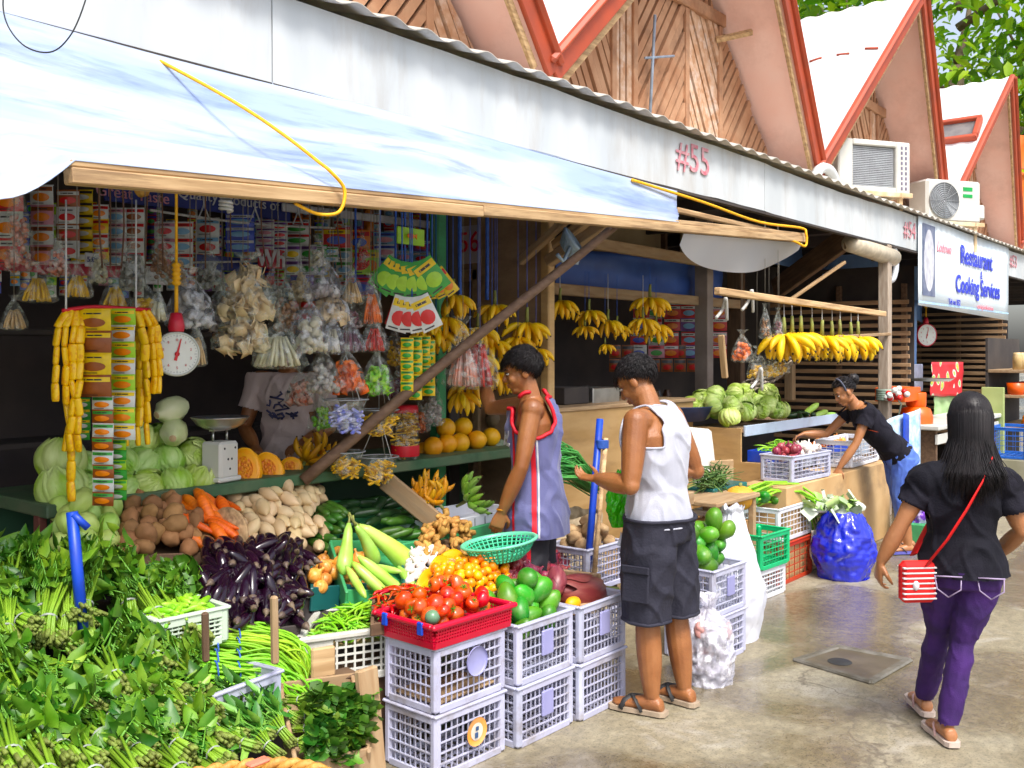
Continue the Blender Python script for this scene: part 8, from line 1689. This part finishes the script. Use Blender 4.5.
for sd in 'LR': a, e = V(J['sh' + sd]), V(J['el' + sd]); t.tube([a, a + (e - a) * .3, a + (e - a) * .58], [.060, .060, .062], 16)
def cutg(c):
    for sd in 'LR':
        a, e = V(J['sh' + sd]), V(J['el' + sd])
        if (c - a).dot((e - a).normalized()) > .12 and (c - (a + (e - a) * .55)).length < .09: return True
    ax = (V(J['neck']) - V(J['chest'])).normalized(); bx_ = (V(J['chest']) - V(J['pelvis'])).normalized(); return (c - V(J['neck'])).dot(ax) > -.005 or (c - V(J['pelvis'])).dot(bx_) < .01
remesh(t, 'shirt', m_tee, .007, 3, cutg, wr(.010, 7, 3, 1), girl)
t = MB(); torso(t, J, .010, 1)
for sd in 'LR': limb(t, [J['hip' + sd], J['kn' + sd], V(J['an' + sd]) + V((0, 0, .05))], [(.092, .082, .062), (.062, .064, .056)])
def cutb(c): bx_ = (V(J['chest']) - V(J['pelvis'])).normalized(); return (c - V(J['pelvis'])).dot(bx_) > .055 or c.z < .26
remesh(t, 'jeans', m_jean, .007, 2, cutb, wr(.008, 9, 1, 1), girl)
b = MB(); hair_cap(b, Hm, .93, 1.07, lambda u: hairmask(V((u.x, u.y, u.z - .04)))); q = random.Random(5)
for i in range(700):
    u = V((q.gauss(0, 1), q.gauss(0, 1), q.gauss(0, 1))).normalized()
    if not hairmask(u): continue
    pp_ = V((-.014 + u.x * .101, u.y * .082, .034 + u.z * .089)); e = V((-.115, 0, .03)); v = (e - pp_); v = (v - u * v.dot(u)); b.tube([Hm @ (x * .93) for x in (pp_, pp_ + v * .3 + u * .006, pp_ + v * .55 + u * .002)], [.0024, .0022, .001], 3)
b.ell((0, 0, 0), (.05, .045, .048), 16, 12, M=Hm @ Matrix.Translation((-.118, 0, .055)), fn=lambda v, u: v * (1 + .16 * nz(u * 4)))
for i in range(160): a0 = q.uniform(0, 6.28); u = V((math.cos(a0), math.sin(a0) * q.uniform(-1, 1), math.sin(a0))).normalized(); c = V((-.11, 0, .052)); w2 = u.cross(V((q.gauss(0, 1), q.gauss(0, 1), q.gauss(0, 1)))).normalized(); b.tube([Hm @ (c + (u * math.cos(t_) + w2 * math.sin(t_)) * .05) for t_ in (0, .5, 1.0, 1.5)], .0022, 3)
b.build('hair', m_hair, girl); b = MB(); b.tube([Hm @ (V((.015 - .012 * math.cos(a), .083 * math.sin(a), .035 + .090 * math.cos(a))) * .94) for a in [R(-100 + 10 * k) for k in range(21)]], .013, 8, flat=.5); b.build('headband', mat('slate_band', (.12, .13, .19), .7), girl)
b = MB(); q = random.Random(3)
stripe(girl, girl.children[-4] if 0 else [c for c in girl.children if c.name.startswith('shirt')][0], [((.245 + .015 * k, .5, .985 - .0 * k + .004 * k), (.245 + .015 * k, 0, .985 + .004 * k)) for k in range(5)], .02, mat('print_red_orange', (.55, .10, .04), .6, (.3, .05, .03), 40), 'shirt_print')
for sd in 'LR': sandal(girl, J['an' + sd], J['fd' + sd], .92, mat('blue_sole', (.12, .12, .4), .6), m_black, False)
# ---- woman walking away
d = (FW * .97 + RT * .22).normalized(); p = W(949, 741, z=0)
J = dict(pelvis=(.02, -.055, .745), chest=(.03, -.05, 1.00), neck=(.035, -.07, 1.165), head=(.06, -.095, 1.335), hf=(.97, -.15, -.10), shL=(.025, .09, 1.075), shR=(.03, -.215, 1.07), elL=(.01, .185, .895), wrL=(.03, .265, .725), hdL=(.15, .12, -.98), hnL=(.3, -.9, -.1), elR=(.03, -.285, .88), wrR=(.19, -.22, .74), hdR=(.5, .1, -.8), hnR=(.3, .9, 0), hipL=(.03, .022, .74), hipR=(.01, -.132, .74), knL=(.13, .015, .42), knR=(.02, -.055, .41), anL=(.27, .045, .085), anR=(-.03, .012, .075), fdL=(.99, .1, 0), fdR=(.98, .2, 0), tw=(.132, .157, .112, .130, .141, .118, .046), td=(.10, .12, .086, .10, .102, .07, .046), hs=.97, hsz=.86, fs=.88)
wom, Hm = person(J, p, ang(d), 'woman with long black hair in a black T-shirt and purple jeans walking away', m_skin2, .9, 1, (.65, .5), .88, .70)
m_pj = mat('purple_denim', (.024, .007, .068), .8, (.046, .013, .115), 9, .3, bscale=200)
t = MB(); torso(t, J, .014, .97, hem=.06, flare=.004)
for sd in 'LR': a, e = V(J['sh' + sd]), V(J['el' + sd]); t.tube([a, a + (e - a) * .3, a + (e - a) * .56], [.052, .054, .057], 16)
def cutw(c):
    for sd in 'LR':
        a, e = V(J['sh' + sd]), V(J['el' + sd])
        if (c - a).dot((e - a).normalized()) > .115 and (c - (a + (e - a) * .55)).length < .085: return True
    return c.z > 1.172 or c.z < .70
remesh(t, 'shirt', m_tee, .007, 3, cutw, wr(.014, 6.5, 7, 2.6), wom)
t = MB(); torso(t, dict(J, chest=(.03, -.05, .93), neck=(.03, -.05, 1.05)), .010, 1)
for sd in 'LR': limb(t, [J['hip' + sd], J['kn' + sd], V(J['an' + sd]) + V((0, 0, -.01))], [(.090, .079, .047), (.047, .049, .034)])
remesh(t, 'jeans', m_pj, .0065, 2, lambda c: c.z > .722 or c.z < .085, wr(.006, 11, 4, 2.2), wom)
b = MB()
for y in (.025, -.135):
    for k in range(2): b.tube([(-.112 + .02 * abs(k - .5), y + .05 * (k - .5) * 2, .71), (-.122, y + .045 * (k - .5) * 2, .66), (-.112, y, .625)], .003, 5)
    b.tube([(-.118, y - .05, .71), (-.126, y, .712), (-.118, y + .05, .71)], .003, 5)
b.build('pocket_seam', mat('pale_stitch', (.42, .34, .5), .7), wom)
b = MB(); q = random.Random(12); hair_cap(b, Hm, .97, 1.10, lambda u: hairmask(V((u.x, u.y, u.z + .1))))
for i in range(2600):
    a = q.uniform(-2.25, 2.25); la = math.cos(a * .62); x0, y0 = -math.cos(a), math.sin(a); h0 = q.uniform(.2, 1.0); r1 = q.uniform(.97, 1.06); en = q.uniform(-.37, -.25) + .10 * (abs(a) / 2.25); wob = q.gauss(0, .010)
    u = V((x0 * math.sqrt(1 - h0 * h0), y0 * math.sqrt(1 - h0 * h0), h0)); P = [V((-.014 + u.x * .102, u.y * .084, .034 + u.z * .090)), V((-.014 + x0 * .105 * r1, y0 * .086 * r1, .02)), V((-.02 + x0 * .098 * r1, y0 * .083 * r1, -.08)), V((-.035 + x0 * .085 * r1, y0 * .085 * r1 + wob, -.17)), V((-.055 + x0 * .085 * r1, y0 * .082 + wob * 2, -.225)), V((-.062 + x0 * .080 * q.uniform(.9, 1.2), y0 * .070 + wob * 3, en))]
    b.tube([Hm @ (x * .97) for x in P], [.0019, .0021, .0021, .002, .0017, .0004], 3)
b.build('hair', m_hair, wom)
for sd in 'LR': sandal(wom, J['an' + sd], J['fd' + sd], .92, mat('cream_sole', (.62, .52, .46), .6), mat('pale_pink_strap', (.6, .4, .38), .5), False)
bgm = wom.matrix_world; bag_ = thing('shoulder_bag', 'small red and white striped shoulder bag on the woman\'s left hip', 'bag', M=bgm @ Matrix.Translation((-.075, .138, .675)) @ rotm(0, 0, 18))
m_rs = mat('striped_red', (.58, .03, .03), .7, (.48, .025, .025), 12, .2); MB().box((0, 0, 0), (.055, .15, .17), bev=.018).build('pouch', m_rs, bag_); b = MB()
for k in range(7): b.box((0, 0, -.066 + .021 * k), (.059, .142, .007), bev=.002)
b.build('stripes', mat('stripe_white', (.70, .66, .66), .7), bag_); b = MB(); b.ell((-.03, .02, -.01), (.008, .014, .02), 10, 8); b.build('tag', m_swh, bag_)
b = MB(); inv = bag_.matrix_world.inverted() @ bgm; b.tube([inv @ V(x) for x in ((-.085, .10, .75), (-.118, .03, .86), (-.118, -.04, .98), (-.095, -.105, 1.09), (-.045, -.15, 1.175), (.03, -.155, 1.195), (.10, -.11, 1.12), (.15, -.02, 1.0), (.14, .06, .86), (.05, .13, .76))], .026, 10, flat=.2); b.build('strap', mat('strap_red', (.66, .035, .03), .6, (.55, .03, .025), 20, .15), bag_)
# ---- shopkeeper inside the stall
p = W(290, 600, d=5.5); p.z = .12; d = -FW
slab('platform', (p.x, p.y, .06), (.9, .6, .116), m_woodd, 'low wooden platform the shopkeeper stands on', 'platform')
J = dict(pelvis=(0, 0, .90), chest=(.02, 0, 1.19), neck=(.035, 0, 1.375), head=(.07, .0, 1.515), hf=(.95, .1, -.25), shL=(.02, .17, 1.34), shR=(.02, -.17, 1.34), elL=(.06, .24, 1.07), wrL=(.24, .12, 1.0), hdL=(.8, -.4, -.2), hnL=(0, 0, -1), elR=(.06, -.245, 1.07), wrR=(.22, -.14, .98), hdR=(.8, .3, -.3), hnR=(0, 0, -1), hipL=(0, .085, .88), hipR=(0, -.085, .88), knL=(.02, .09, .47), knR=(.0, -.09, .47), anL=(0, .09, .08), anR=(0, -.09, .08), fdL=(1, .1, 0), fdR=(1, -.1, 0))
kp, Hm = person(J, p, ang(d), 'shopkeeper in a pale printed T-shirt inside the dark front stall', m_skin)
t = MB(); torso(t, J, .016, 1, hem=.08)
for sd in 'LR': a, e = V(J['sh' + sd]), V(J['el' + sd]); t.tube([a, a + (e - a) * .35, a + (e - a) * .7], [.066, .068, .072], 16)
def cutk(c):
    for sd in 'LR':
        a, e = V(J['sh' + sd]), V(J['el' + sd])
        if (c - a).dot((e - a).normalized()) > .17 and (c - (a + (e - a) * .65)).length < .10: return True
    return c.z > 1.385 or c.z < .80
tk = remesh(t, 'shirt', mat('pale_pink_cotton', (.60, .50, .48), .85, (.52, .43, .42), 7, .2, bscale=150), .008, 3, cutk, wr(.012, 6, 4), kp)
b = MB(); q = random.Random(4)
for k in range(16): x0 = q.uniform(-.08, .07); z0 = q.uniform(1.13, 1.27); b.tube([(.165, x0 + .02 * j * q.uniform(-1, 1), z0 + .018 * math.sin(j * 1.3 + k)) for j in range(4)], .006, 5)
b.build('shirt_print', mat('navy_print', (.06, .06, .14), .7), kp)
t = MB(); torso(t, dict(J, chest=(.0, 0, 1.06), neck=(.02, 0, 1.2)), .014, 1)
for sd in 'LR': limb(t, [J['hip' + sd], J['kn' + sd], J['an' + sd]], [(.10, .095, .08), (.08, .075, .07)])
remesh(t, 'trousers', m_blk, .009, 2, lambda c: c.z > .92 or c.z < .10, wr(.008, 6), kp); hair_short(kp, Hm, 1, 900, .03, 2)
